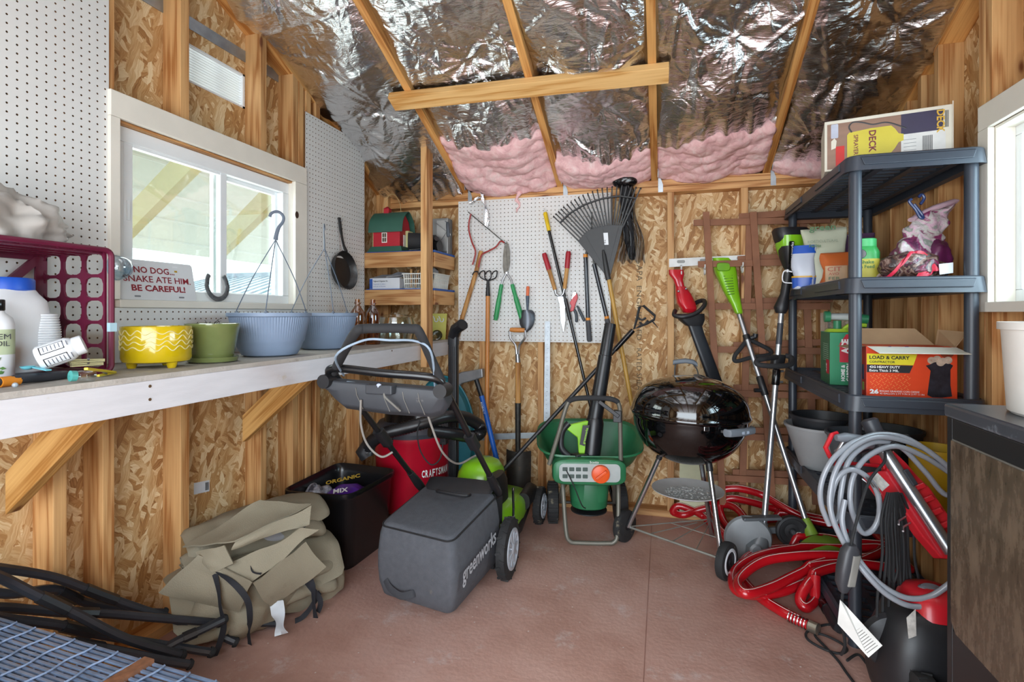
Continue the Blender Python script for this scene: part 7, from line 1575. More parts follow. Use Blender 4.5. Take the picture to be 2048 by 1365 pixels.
text('lettering', 'SPRAYER', o+fxd*.128+fz*.118+fn_*.0018, -fz, fxd, .08, .015, MARP, db, bold=.02, lift=.0)
text('lettering', 'DECK', o+fxd*(Lb-.060)+fz*(Hb-.014)+fn_*.0018, -fz, fxd, .085, .024, P('print_gold', '#d2a63a', .5), db, bold=.03, lift=.0)
obj('wand_print', MB().tube(smoothpath([o+fxd*x+fz*z+fn_*.0015 for x, z in ((.12, .128), (.108, .148), (.125, .163), (.165, .158), (.21, .146), (.27, .146), (.345, .118))], 6), .0028, 6, flat=.5, up=fn_), BLACKP, db)
obj('panel_print', MB().prism(rrect(.032, .05, .004), o+fxd*.045+fz*.14+fn_*.001, fxd, fz, .0006 if fxd.cross(fz).dot(fn_) > 0 else -.0006), P('print_blue_white', '#b9bccb', .5), db, smooth=False)
obj('badge_print', MB().prism([(.0, 0), (.02, .005), (.024, .03), (.014, .04), (0, .03)], o+fxd*.03+fz*.075+fn_*.001, fxd, fz, .0006 if fxd.cross(fz).dot(fn_) > 0 else -.0006), CARDW, db, smooth=False)
lbx = Lb*.62
obj('shipping_label', face(lbx, .012, Lb-.026, .098, .0014), P('label_paper', '#d6d3cf', .6), db, smooth=False)
m = MB()
for k in range(10):
    x = lbx+.085+.004*k; m.hexa([o+fxd*xx+fz*zz+fn_*l for l in (.0015, .002) for xx, zz in ((x, .03), (x+.002, .03), (x+.002, .085), (x, .085))])
obj('barcode', m, INKB, db, smooth=False); m = MB()
for k in range(5): m.hexa([o+fxd*xx+fz*zz+fn_*l for l in (.0015, .002) for xx, zz in ((lbx+.01, .03+.012*k), (lbx+.06, .03+.012*k), (lbx+.06, .0315+.012*k), (lbx+.01, .0315+.012*k))])
obj('label_lines', m, P('label_grey_ink', '#8a8a8a', .6), db, smooth=False); m = MB()
for k in range(3): m.hexa([o+fxd*xx+fz*zz+fn_*l for l in (.0009, .0014) for xx, zz in ((Lb-.028+.005*k, .105), (Lb-.0255+.005*k, .105), (Lb-.0255+.005*k, .16), (Lb-.028+.005*k, .16))])
obj('edge_barcode', m, INKB, db, smooth=False)
obj('end_flap', MB().hexa([o+fxd*Lb, o+fxd*(Lb+.004), o+fxd*(Lb+.03)+bk*.09, o+fxd*(Lb+.026)+bk*.09] + [p+fz*(Hb+.01) for p in (o+fxd*Lb, o+fxd*(Lb+.004), o+fxd*(Lb+.03)+bk*.09, o+fxd*(Lb+.026)+bk*.09)]), CARDW, db, smooth=False)
fz = V((0, 0, 1))
# --- second shelf: bags and the green shaker
def standing_bag(name, label, c, w_, d, h, mat, face_dir, lean=0., seed=1., pinch=.35):
    c = V(c); fx = V((-face_dir[1], face_dir[0], 0)).normalized(); fx = fx if fx.dot(RIGHT) > 0 else -fx; fd = V((face_dir[0], face_dir[1], 0)).normalized()
    t = thing(name, label, 'bag', c)
    secs = []
    for f in (0, .02, .12, .3, .5, .7, .85, .94, 1.):
        k = (1 if f < .6 else 1-(f-.6)/.4*(1-pinch*.15)); wd = w_/2*(.86 if f < .02 else 1-.06*math.sin(f*9+seed)); dd = d/2*(.75 if f < .02 else max(.04, k))
        p = c + V((0, 0, h*f)) - fd*(lean*f) + fx*(.006*math.sin(f*8+seed)); secs.append((p, fx*wd, fd*dd))
    m = MB().loft(secs, 40, 3.2)
    m.v = [p + fd*(.006*mnoise.noise(p*28+V((seed, 0, 0)))) + fx*(.004*mnoise.noise(p*30+V((0, seed, 0)))) for p in m.v]
    obj('pouch', m, mat, t, angle=70)
    return t, fx, fd
GLO = P('pearl_film', '#c9cdb5', .35, var=.08, scale=6, dirt='#9fae8a', damt=.62)
tcam = (EYE-V((.75, 2.9, CZ))); tcam.z = 0; tcam.normalize()
c1 = V((.755, 2.90, D2))
t, fx, fd = standing_bag('perlite_bag', 'pale green film bag of horticultural perlite behind the near post', c1, .185, .10, .30, GLO, tcam, .03, 2.)
text('lettering', 'green', c1+V((0, 0, .272))+fx*-.06+fd*.034, fx, fz, .11, .030, P('print_dark_green', '#3d6b3a', .5), t, bold=.02, lift=.004)
text('lettering', 'HORTICULTURAL', c1+V((0, 0, .222))+fx*-.065+fd*.046, fx, fz, .125, .013, P('print_grey_green', '#6b7a62', .5), t, lift=.004)
text('lettering', 'Perlite', c1+V((0, 0, .20))+fx*-.06+fd*.050, fx, fz, .05, .015, P('print_dark_green', '#3d6b3a'), t, bold=.02, lift=.004)
OB = P('orange_pouch', '#c8652c', .4, var=.15, scale=9)
c2 = V((.775, 2.775, D2))
t, fx, fd = standing_bag('fertilizer_pouch', 'small orange citrus fertilizer pouch before the perlite bag', c2, .12, .06, .165, OB, tcam, .012, 4.)
obj('panel', MB().loft([(c2+V((0, 0, .015))+fd*.027, fx*.045, fd*.006), (c2+V((0, 0, .10))+fd*.028, fx*.045, fd*.006)], 20, 4), P('pouch_tan', '#cfa880', .5), t)
text('lettering', 'CIT', c2+V((0, 0, .075))+fx*-.035+fd*.032, fx, fz, .055, .02, P('print_orange', '#b9481d', .5), t, lift=.004)
text('lettering', 'AVO', c2+V((0, 0, .057))+fx*-.03+fd*.032, fx, fz, .04, .012, P('print_orange', '#b9481d'), t, lift=.004)
text('lettering', 'FER', c2+V((0, 0, .036))+fx*-.03+fd*.032, fx, fz, .045, .013, P('print_dark_green', '#3d6b3a'), t, lift=.004)
c3 = V((.668, 2.895, D2))
BW = P('blue_white_film', '#c5cbd8', .35, var=.05)
t, fx, fd = standing_bag('salt_bag', 'blue and white film bag at the left end of the second shelf', c3, .10, .07, .215, BW, tcam, .0, 6.)
BLU = P('film_blue', '#2456b8', .35)
obj('top_band', MB().loft([(c3+V((0, 0, .175)), fx*.052, fd*.020), (c3+V((0, 0, .215)), fx*.046, fd*.010)], 24, 3), BLU, t); obj('bottom_band', MB().loft([(c3+V((0, 0, .004)), fx*.051, fd*.036), (c3+V((0, 0, .055)), fx*.054, fd*.039)], 24, 3), BLU, t)
obj('yellow_stripe', MB().loft([(c3+V((0, 0, .056)), fx*.0545, fd*.0392), (c3+V((0, 0, .064)), fx*.0545, fd*.0392)], 24, 3), P('film_yellow', '#d9a62a', .4), t)
obj('drawstring', MB().tube(smoothpath([c3+fx*-.05+fd*.03+V((0, 0, .03)), c3+fx*-.09+fd*.03+V((0, 0, .04)), c3+fx*-.085+fd*.03+V((0, 0, .09)), c3+fx*-.05+fd*.03+V((0, 0, .085))], 6), .003, 6), WHITEP, t)
c4 = V((.90, 2.95, D2))
t, fx, fd = standing_bag('dark_bag', 'dark purple bag standing behind the green shaker', c4, .16, .08, .27, P('plum_film', '#4d3350', .35, var=.25, scale=18), tcam, .0, 7.)
c5 = V((.80, 3.02, D2)); t, fx, fd = standing_bag('green_bag', 'leaf green bag peeping over the shaker lid', c5, .20, .07, .26, P('leaf_film', '#7f9a4c', .4, var=.15), tcam, .0, 9.)
sk_ = thing('plant_food_shaker', 'yellow and green plant food shaker jar with a green lid', 'jar', (.775, 2.405, D2)); c = V((.783, 2.44, D2))
fx = V((tcam.y, -tcam.x, 0)); fx = fx if fx.dot(RIGHT) > 0 else -fx; fd = (EYE-c); fd.z = 0; fd.normalize(); fx = V((-fd.y, fd.x, 0)); fx = fx if fx.dot(RIGHT) > 0 else -fx
JG = P('jar_green', '#3fae5c', .35)
obj('jar', MB().loft([(c, fx*.048, fd*.032), (c+V((0, 0, .006)), fx*.051, fd*.036), (c+V((0, 0, .125)), fx*.051, fd*.036), (c+V((0, 0, .145)), fx*.042, fd*.032), (c+V((0, 0, .150)), fx*.036, fd*.03)], 36, 3), JG, sk_)
obj('lid', MB().loft([(c+V((0, 0, .148)), fx*.040, fd*.034), (c+V((0, 0, .178)), fx*.040, fd*.034), (c+V((0, 0, .181)), fx*.036, fd*.03)], 36, 2.2), P('lid_green', '#4fbf72', .4), sk_)
obj('label', MB().loft([(c+V((0, 0, .012)), fx*.0516, fd*.0366), (c+V((0, 0, .098)), fx*.0516, fd*.0366)], 36, 3), P('label_yellow', '#d8cf52', .5, var=.1), sk_)
obj('black_disc', MB().lathe([(.001, .001), (.017, .001), (.018, 0)], c+fd*.0362+V((0, 0, .118))-fx*.012, fd, 26), BLACKG, sk_)
text('lettering', "Shake", c+fd*.0362+V((0, 0, .078))-fx*.014, fx, fz, .045, .014, P('print_green', '#2f7a3a', .5), sk_, bold=.02, lift=.002)
text('lettering', "'n Feed", c+fd*.0362+V((0, 0, .060))-fx*.018, fx, fz, .05, .014, P('print_green', '#2f7a3a'), sk_, bold=.02, lift=.002)
obj('tomato_print', MB().lathe([(.001, .001), (.010, .0)], c+fd*.0368+V((0, 0, .05))-fx*.038, fd, 20), P('print_tomato', '#c2352a', .5), sk_)
obj('daisy_print', MB().lathe([(.001, .001), (.009, .0)], c+fd*.0368+V((0, 0, .028))-fx*.03, fd, 20), INKW, sk_)
# two slumped bags leaning at the right end
def film(name, stops, scale, rough=.28, dist=1.5):
    m, t, b = _nt(name); L = t.links; tc = N(t, 'ShaderNodeTexCoord')
    n = N(t, 'ShaderNodeTexNoise', i_Scale=scale, i_Detail=3., i_Distortion=dist); L.new(tc.outputs['Object'], n.inputs['Vector'])
    r = ramp(t, n.outputs['Fac'], [(p, hexc(c)) for p, c in stops]); r.color_ramp.interpolation = 'EASE'; L.new(r.outputs[0], b.inputs['Base Color']); b.inputs['Roughness'].default_value = rough
    n2 = N(t, 'ShaderNodeTexNoise', i_Scale=45., i_Detail=3.); L.new(tc.outputs['Object'], n2.inputs['Vector'])
    bp = N(t, 'ShaderNodeBump', i_Strength=.5, i_Distance=.012); L.new(n2.outputs['Fac'], bp.inputs['Height']); L.new(bp.outputs[0], b.inputs['Normal']); MATS[name] = m; return m
PK = film('pink_printed_film', [(.30, '#4d1d3e'), (.42, '#7d3158'), (.47, '#b9b3ad'), (.55, '#c9a3b3'), (.62, '#8a8f86'), (.70, '#d8d2cf'), (.80, '#5d4a52')], 9.)
b1 = thing('potting_bag', 'pink printed plastic bag slumped upright beside the right post, a navy clip on top', 'bag', (.98, 2.42, D2))
a, e = V((.895, 2.36, D2+.012)), V((1.005, 2.40, D2+.275))
m = MB().loft([(a.lerp(e, f)+V((0, 0, .02*math.sin(f*3.1))), RIGHT*(.10-.03*f)+V((0, 0, .02)), FWD*(.06*(1-.7*f))) for f in [k/24 for k in range(25)]], 60, 2.6)
m.v = [p+V((.022*mnoise.noise(p*24), .024*mnoise.noise(p*24+V((5, 0, 0)))+.008*abs(mnoise.noise(p*55)), .016*mnoise.noise(p*30+V((0, 8, 0))))) for p in m.v]
m.v = [V((p.x, p.y, max(p.z, D2+.001))) for p in m.v]
obj('sack', m, PK, b1, angle=70)
obj('rolled_top', MB().tube(smoothpath([e+RIGHT*-.09+V((0, 0, -.035)), e+RIGHT*-.03+V((0, 0, .0)), e+RIGHT*.05+V((0, 0, .028)), e+RIGHT*.085+V((0, 0, .038))], 6), [.018]*8+[.022]*8+[.012]*3, 12, flat=.5), P('pale_pink_film', '#c9a8b4', .3, var=.15, scale=14), b1)
ck = V((e.x-.055, e.y-.045, e.z+.0)) + RIGHT*-.03
obj('clip', MB().tube(smoothpath([ck+V((-.012, 0, .04)), ck+V((-.02, 0, .03)), ck, ck+V((.012, -.005, -.03)), ck+V((.022, -.005, -.035)), ck+V((.02, 0, -.02)), ck+V((-.005, 0, .02))], 5), .0055, 8).tube(smoothpath([ck+V((.01, 0, .045)), ck+V((.02, 0, .055)), ck+V((.028, 0, .04)), ck+V((.016, 0, .018))], 5), .0055, 8), P('clip_navy', '#23335f', .3), b1)
b2 = thing('bark_bag', 'dark brown printed bag lying in front of the pink one with a red folded strip', 'bag', (.86, 2.33, D2))
obj('sack', blob((.90, 2.325, D2+.055), (.11, .075, .06), .25, 15, 3., floor=D2+.001, ridge=.4), film('bark_film', [(.32, '#2b1f1e'), (.45, '#5d4038'), (.52, '#8d7468'), (.58, '#3a2a2c'), (.68, '#6d2340'), (.8, '#b9aaa4')], 16., .3, 2.), b2, angle=70)
RS = P('red_strip', '#b81f38', .3, var=.1)
rp = smoothpath([V((.795, 2.262, D2+.008)), V((.83, 2.258, D2+.045)), V((.868, 2.262, D2+.10)), V((.90, 2.262, D2+.095)), V((.93, 2.258, D2+.05)), V((.94, 2.26, D2+.03)), V((.90, 2.255, D2+.028))], 5)
obj('red_strip', MB().sheet(lambda u, v_: rp[min(len(rp)-1, int(round(v_*(len(rp)-1))))]+V((.028*(u-.5), -.008*math.sin(v_*9), .02*(u-.5)+.006*math.sin(u*7+v_*12))), 4, len(rp)-1, thick=.002), RS, b2)
obj('label_patch', MB().hexa([(.955, 2.243, D2+.02), (.995, 2.243, D2+.025), (.995, 2.247, D2+.025), (.955, 2.247, D2+.02), (.955, 2.249, D2+.058), (.998, 2.249, D2+.063), (.998, 2.253, D2+.063), (.955, 2.253, D2+.058)]), WCARD, b2, smooth=False)
b3 = thing('plum_bag', 'plum and green bag at the far right end of the second shelf beside the post', 'bag', (1.0, 2.30, D2))
obj('sack', blob((.995, 2.42, D2+.085), (.055, .10, .09), .2, 14, 8., floor=D2+.001, ridge=.3), P('plum_deep', '#5c1f47', .3, var=.3, scale=10), b3, angle=70)
# --- third shelf: trash bag carton and garden spray box
hf = thing('trash_bag_box', 'open orange carton of contractor trash bags on the third shelf', 'box', (.86, 2.36, D3))
HO = P('carton_orange', '#d8431b', .45, var=.06); HRD = P('carton_red', '#a82a20', .45)
x0, x1, ya, yb, hh = .728, 1.012, 2.252, 2.42, .185
obj('carton', MB().box((x0, ya, D3), (x1, yb, D3+hh)), [HO], hf, smooth=False, bevel=.0015)
obj('side_print', MB().box((x0-.001, ya+.001, D3+.002), (x0, yb-.001, D3+hh-.002)), HRD, hf, smooth=False)
obj('side_panel_print', MB().box((x0-.002, ya+.02, D3+.06), (x0-.001, yb-.02, D3+.115)), P('print_navy', '#24304f', .5), hf, smooth=False); obj('side_green_print', MB().box((x0-.002, ya+.02, D3+.02), (x0-.001, yb-.02, D3+.05)), P('print_olive', '#7d8f43', .5), hf, smooth=False)
yf = ya-.0006
def hbox(xa, za, xb, zb, l=.0005): return MB().box((xa, yf-l, D3+za), (xb, yf, D3+zb))
obj('yellow_band', MB().prism([(0, 0), (.148, 0), (.160, .040), (0, .040)], (x0+.001, yf, D3+.118), (1, 0, 0), (0, 0, 1), .0006), P('print_yellow', '#ddd22c', .5), hf, smooth=False)
obj('black_band', MB().prism([(0, 0), (.136, 0), (.147, .028), (0, .028)], (x0+.001, yf, D3+.089), (1, 0, 0), (0, 0, 1), .0006), INKB, hf, smooth=False)
text('lettering', 'LOAD & CARRY', (x0+.009, yf-.0008, D3+.138), (1, 0, 0), (0, 0, 1), .128, .013, INKB, hf, bold=.03)
text('lettering', 'CONTRACTOR', (x0+.009, yf-.0008, D3+.124), (1, 0, 0), (0, 0, 1), .082, .008, INKB, hf, bold=.02)
text('lettering', '42G HEAVY DUTY', (x0+.009, yf-.0008, D3+.105), (1, 0, 0), (0, 0, 1), .098, .009, INKW, hf, bold=.03)
text('lettering', 'Extra Thick 3 MIL', (x0+.009, yf-.0008, D3+.092), (1, 0, 0), (0, 0, 1), .094, .009, INKW, hf, bold=.02)
text('lettering', '26', (x0+.010, yf-.0008, D3+.010), (1, 0, 0), (0, 0, 1), .029, .017, INKW, hf, bold=.05)
text('lettering', 'BOLSAS GRANDES CON CIERRE', (x0+.042, yf-.0008, D3+.018), (1, 0, 0), (0, 0, 1), .125, .006, INKW, hf)
text('lettering', '42 GALLON 2 FT 9 IN X 3 FT 11 IN', (x0+.042, yf-.0008, D3+.009), (1, 0, 0), (0, 0, 1), .14, .006, INKW, hf)
obj('logo_plate', MB().prism([(0, 0), (.108, 0), (.112, .024), (.004, .024)], (x0+.067, yf, D3+.160), (1, 0, 0), (0, 0, 1), .0006), INKW, hf, smooth=False)
text('lettering', 'hefty', (x0+.070, yf-.0008, D3+.162), (1, 0, 0), (0, 0, 1), .10, .024, P('print_blue', '#1c2a6b', .5), hf, bold=.05)
m = MB(); rz = random.Random(2)
for i in range(13):
    for j in range(5):
        x = x0+.012+.0098*i+(.005 if j % 2 else 0); z = D3+.032+.0115*j; m.bar((x, yf-.0004, z), (x+.005, yf-.0004, z+.005*(1 if (i+j) % 2 else -1)), .0006, .0016)
obj('tread_plate_print', m, P('print_amber', '#e08a4a', .5), hf, smooth=False)
pb_ = [(.205, .012), (.215, .10), (.200, .118), (.212, .122), (.225, .13), (.252, .136), (.275, .126), (.283, .12), (.275, .105), (.275, .05), (.280, .010), (.25, .004), (.22, .004)]
obj('bag_print', MB().prism([(p-.205, q_) for p, q_ in pb_], (x0+.192, yf-.0006, D3), (1, 0, 0), (0, 0, 1), .0006), P('print_black_bag', '#26242b', .35, var=.6, scale=40), hf, smooth=False)
m = MB(); 
for k, (x, z) in enumerate(((.205, .137), (.222, .142), (.24, .135), (.255, .139), (.232, .13))): m.lathe([(.001, .0006), (.013, .0)], (x0+x, yf-.0007-.0002*k, D3+z), (0, -1, 0), 14)
obj('rubbish_print', m, P('print_rubbish', '#b9a38f', .5, var=.3, scale=40), hf, smooth=False)
obj('badge_print', MB().lathe([(.001, .0006), (.022, .0)], (x0+.252, yf-.0004, D3+.168), (0, -1, 0), 24), P('print_badge', '#8a3a20', .5), hf)
z = D3+hh
obj('flap', MB().hexa([(x0+.002, ya, z), (x1-.002, ya, z), (x1-.002, ya+.002, z), (x0+.002, ya+.002, z), (x0+.02, ya-.065, z-.022), (x1+.012, ya-.065, z-.020), (x1+.012, ya-.064, z-.018), (x0+.02, ya-.064, z-.020)]), CARDW, hf, smooth=False)
obj('flap', MB().hexa([(x0, yb-.002, z), (x1, yb-.002, z), (x1, yb, z), (x0, yb, z), (x0-.0, yb+.035, z+.062), (x1-.05, yb+.035, z+.062), (x1-.05, yb+.037, z+.062), (x0, yb+.037, z+.062)]), CARD, hf, smooth=False)
obj('flap', MB().hexa([(x1-.002, ya+.01, z), (x1, ya+.01, z), (x1, yb-.01, z), (x1-.002, yb-.01, z), (x1+.034, ya+.01, z+.055), (x1+.036, ya+.01, z+.055), (x1+.008, yb-.01, z+.06), (x1+.006, yb-.01, z+.06)]), CARD, hf, smooth=False)
obj('flap', MB().hexa([(x0, ya+.01, z), (x0+.002, ya+.01, z), (x0+.002, yb-.01, z), (x0, yb-.01, z), (x0-.05, ya+.01, z-.01), (x0-.048, ya+.01, z-.008), (x0-.048, yb-.01, z-.008), (x0-.05, yb-.01, z-.01)]), CARD, hf, smooth=False)
obj('inner_board', MB().box((x0+.004, ya+.004, z-.03), (x1-.004, yb-.004, z-.02)), CARD, hf, smooth=False)  # card sheet set inside the carton, a little below its rim
ac = thing('garden_spray_box', 'green home and garden carton left of the orange trash bag box', 'box', (.735, 2.62, D3))
AG = P('carton_green', '#2d8a5f', .5, var=.06); AGD = P('carton_dark_green', '#3c6a4c', .5, var=.12)
fx = V((.997, -.08, 0)).normalized(); bk2 = V((.08, .997, 0)).normalized(); o = V((.693, 2.567, D3)); wA, dA, hA = .125, .20, .225
obj('carton', MB().hexa([o, o+fx*wA, o+fx*wA+bk2*dA, o+bk2*dA] + [p+V((0, 0, hA)) for p in (o, o+fx*wA, o+fx*wA+bk2*dA, o+bk2*dA)]), AG, ac, smooth=False, bevel=.002)
sdn = -fx
obj('side_print', MB().hexa([o+bk2*.004+sdn*.0004, o+bk2*(dA-.004)+sdn*.0004, o+bk2*(dA-.004)+sdn*.001, o+bk2*.004+sdn*.001] + [p+V((0, 0, hA-.003)) for p in (o+bk2*.004+sdn*.0004, o+bk2*(dA-.004)+sdn*.0004, o+bk2*(dA-.004)+sdn*.001, o+bk2*.004+sdn*.001)]), AGD, ac, smooth=False)
m = MB()
for k in range(9): m.hexa([o+bk2*y+sdn*l+V((0, 0, z_)) for l in (.0011, .0015) for y, z_ in ((.03, .10+.009*k), (.14, .10+.009*k), (.14, .102+.009*k), (.03, .102+.009*k))])
obj('side_text_lines', m, P('print_pale_green', '#a9c0a8', .5), ac, smooth=False)
nf = -bk2
ARD = P('print_ace_red', '#c01f36', .5)
obj('red_tag', MB().prism([(.036, .0), (.118, .0), (.118, .12), (.060, .12), (.036, .08)], o+nf*.0005+V((0, 0, .098)), fx, (0, 0, 1), .0006), ARD, ac, smooth=False)
text('lettering', 'ACE', o+fx*.070+V((0, 0, .135))+nf*.0016, fz, -fx, .062, .028, INKW, ac, bold=.05, lift=.0)
text('lettering', 'HOME &', o+fx*.056+V((0, 0, .018))+nf*.0016, fz, -fx, .070, .015, INKW, ac, bold=.04, lift=.0)
text('lettering', 'GARDEN', o+fx*.076+V((0, 0, .018))+nf*.0016, fz, -fx, .074, .015, INKW, ac, bold=.04, lift=.0)
obj('small_red_tag', MB().hexa([o+bk2*y+sdn*l+V((0, 0, z_)) for l in (.0011, .0016) for y, z_ in ((.012, .045), (.07, .045), (.07, .105), (.012, .105))]), ARD, ac, smooth=False)
text('lettering', 'ACE', o+bk2*.052+sdn*.0018+V((0, 0, .05)), fz, bk2, .038, .022, INKW, ac, bold=.04, lift=.0)
hs2 = thing('hose_end_sprayer', 'green and grey hose end sprayer bottle standing in the green garden carton', 'sprayer', o+V((.04, .08, hA)))
cn = o+fx*.045+bk2*.09+V((0, 0, hA))
obj('neck', MB().cyl(cn+V((0, 0, -.01)), cn+V((0, 0, .05)), .016), P('nozzle_green', '#2f7d55', .45), hs2)
obj('lime_shoulder', MB().loft([(cn+V((0, 0, .001)), fx*.05, bk2*.05), (cn+V((0, 0, .014)), fx*.04, bk2*.04)], 22, 3), P('shoulder_lime', '#a9c93a', .4), hs2)
obj('body', MB().tube([cn+fx*-.035+V((0, 0, .068)), cn+fx*.06+V((0, 0, .066)), cn+fx*.10+V((0, 0, .058))], [.014, .016, .012], 14), P('sprayer_grey', '#b4bbb9', .45), hs2)
obj('valve_knob', MB().cyl(cn+fx*-.05+V((0, 0, .068)), cn+fx*-.028+V((0, 0, .068)), .024), P('nozzle_green', '#2f7d55'), hs2)
obj('coupling', MB().cyl(cn+fx*.085+V((0, 0, .06)), cn+fx*.115+V((0, 0, .056)), .020), P('nozzle_green', '#2f7d55'), hs2)
obj('lime_handle', MB().tube(smoothpath([cn+fx*.02+V((0, 0, .008)), cn+fx*.05+V((0, 0, .03)), cn+fx*.11+V((0, 0, .03))], 5), .009, 8), P('shoulder_lime', '#a9c93a'), hs2)
obj('blister', MB().prism([(-.06, 0), (.10, 0), (.10, .06), (.07, .085), (-.06, .085)], cn+bk2*.035, fx, (0, 0, 1), .001), clear('clear_plastic_card', (.9, .92, .92), .35, .01), hs2, smooth=False)
# --- fourth shelf: nested pots
def pot(name, label, c, r0, r1, h, mat, rim=.012, th=.004, seg=48):
    c = V(c); t = thing(name, label, 'plant pot', c)
    obj('pot', MB().lathe([(.001, 0), (r0, 0), (r0+.003, .004), (r1, h-rim), (r1+.006, h-rim), (r1+.007, h), (r1-th, h), (r1-th-.002, h-rim), (r0-th, .006), (.001, .006)], c, seg=seg), mat, t)
    return t
LGP = P('pale_grey_pot', '#9a9c9d', .55, var=.06); DGP = P('dark_grey_pot', '#4b5056', .5, var=.1); BKP = P('black_pot', '#232529', .5, var=.12)
pot('grey_bowl', 'pale grey wide plant bowl at the left end of the fourth shelf', (.735, 2.86, D4), .09, .155, .205, LGP)
pot('nested_pot', 'dark plant pot nested inside the pale grey bowl', (.740, 2.865, D4+.055), .09, .135, .195, BKP)
pot('grey_pot', 'charcoal grey tapered plant pot behind the front left shelf post', (.80, 2.50, D4), .085, .135, .245, DGP)
pot('wide_pot', 'large black wide plant pot at the right of the fourth shelf', (.93, 2.66, D4), .10, .135, .24, BKP)
yb_ = thing('yellow_bucket', 'yellow plastic bucket at the right end of the fourth shelf', 'bucket', (.99, 2.33, D4))
obj('bucket', MB().lathe([(.001, 0), (.072, 0), (.075, .004), (.084, .225), (.089, .225), (.089, .238), (.081, .238), (.072, .008), (.001, .008)], (.985, 2.345, D4), seg=44), P('bucket_yellow', '#c29a1c', .45, var=.06), yb_)
# ================================================================ RIGHT FRONT: PRESSURE WASHER, CORDS, CABINET
PRED = P('washer_red', '#c8202c', .35, var=.06, coat=.2)
PGR = P('washer_grey', '#6d7076', .45, var=.06)
def G(px, py, d): return atd(px, py, d)
pw = thing('pressure_washer', 'red and black pressure washer with a tall silver handle before the shelf unit', 'pressure washer', (.74, 1.86, 0))
h0, h1, h2 = G(1737, 838, 1.80), G(1764, 897, 1.77), G(1903, 1106, 1.62); hd_ = (h2-h0).normalized()
obj('tube_handle', MB().cyl(h1, h2, .0195), P('satin_alloy', '#9fa3a8', .3, metal=.85, var=.05), pw)
obj('grip', MB().tube([h0, h0.lerp(h1, .06), h0.lerp(h1, .5), h1+(h1-h0)*.10], [.018, .0265, .026, .024], 16), P('grip_dark', '#2e3036', .45), pw)
hx = (RIGHT - hd_*RIGHT.dot(hd_)).normalized(); hn = hd_.cross(hx); hn = hn if hn.dot(FWD) > 0 else -hn
def H(f, x, n=0.): return h1.lerp(h2, f)+hx*x+hn*n
obj('grip_button', MB().bar(H(.24, .012, -.018), H(.40, .012, -.018), .02, .012, up=hn), P('grip_dark', '#2e3036'), pw, smooth=False, bevel=.004)
def slab(poly, th): return MB().prism([(x, f) for f, x in poly], h1+hn*.012, hx, (h2-h1), th)
obj('spine', MB().rings([[H(f, a, n0) for f, a in ((.05, .04), (.20, .055), (.34, .062), (.46, .075), (.80, .075), (.86, .06), (1.02, .045), (1.08, .02), (1.02, -.03), (.80, -.045), (.52, -.05), (.44, -.085), (.28, -.09), (.16, -.085), (.20, -.02))] for n0 in (.012, .05)]), PRED, pw, smooth=False, bevel=.004)
for k, f in enumerate((.40, .52, .64, .76)): obj('rib', MB().bar(H(f, .025, .004), H(f+.05, .025, .004), .062, .018, up=hn), PRED, pw, smooth=False, bevel=.004)
obj('warning_sticker', MB().bar(H(.20, -.075, .0105), H(.34, -.062, .0105), .035, .002, up=hn), P('sticker_pale', '#c9c4bd', .5, var=.3, scale=60), pw, smooth=False)
for f in (.62, .68): obj('hook_wire', MB().tube([H(f, -.05, .02), H(f, -.10, -.01), H(f+.02, -.12, -.03)], .003, 6), STEEL, pw)
# red outline bracket that carries the spray gun
q = [G(1675, 866, 1.78), G(1664, 869, 1.78), G(1651, 896, 1.76), G(1660, 914, 1.76), G(1672, 930, 1.76), G(1700, 927, 1.77), G(1735, 930, 1.78), G(1768, 934, 1.79)]
obj('gun_bracket', MB().tube(q, .0085, 6, flat=.7), PRED, pw, smooth=False)
obj('bracket_arm', MB().bar(G(1768, 934, 1.79), H(.16, .0, .03), .022, .03), PRED, pw, smooth=False, bevel=.003)
obj('bracket_arm', MB().bar(G(1742, 920, 1.83), H(.10, .0, .03), .016, .03), PRED, pw, smooth=False, bevel=.003)
c = V((.765, 1.90, 0))
obj('base', MB().loft([(c+V((0, 0, z)), (rx, 0, 0), (0, ry, 0)) for z, rx, ry in ((.05, .13, .12), (.09, .14, .13), (.22, .13, .12), (.30, .10, .10), (.33, .06, .06))], 30, 3), BLACKP, pw)
obj('motor', MB().tube([G(1838, 1318, 1.62), G(1850, 1290, 1.61), G(1868, 1240, 1.62), G(1880, 1205, 1.64)], [.055, .066, .066, .055], 24), P('motor_black', '#26272b', .35), pw)
rt = G(1862, 1195, 1.62)
obj('red_shroud', MB().loft([(rt+V((0, 0, -.035)), RIGHT*.085, FWD*.09), (rt+V((0, 0, .0)), RIGHT*.078, FWD*.08), (rt+V((0, 0, .025)), RIGHT*.06, FWD*.062), (rt+V((0, 0, .034)), RIGHT*.03, FWD*.03)], 32, 2.6), PRED, pw)
obj('dial', MB().lathe([(.001, .008), (.026, .007), (.034, .0), (.036, -.01)], rt+V((-.005, -.012, .030)), (0, -.35, 1), 28, sy=.6), PGR, pw)
obj('shroud_flange', MB().bar(G(1850, 1232, 1.60), G(1898, 1226, 1.60), .06, .014), PRED, pw, smooth=False, bevel=.003)
obj('fan_cover', MB().lathe([(.001, .02), (.05, .018), (.085, .006), (.092, -.012)], G(1792, 1290, 1.62), -FWD+RIGHT*-.3, 36), BLACKP, pw)
obj('motor_sticker', MB().prism([(0, 0), (.022, .008), (.02, .085), (-.006, .06)], G(1817, 1278, 1.525), RIGHT, (0, 0, 1), .001), P('sticker_pale', '#c9c4bd'), pw, smooth=False)
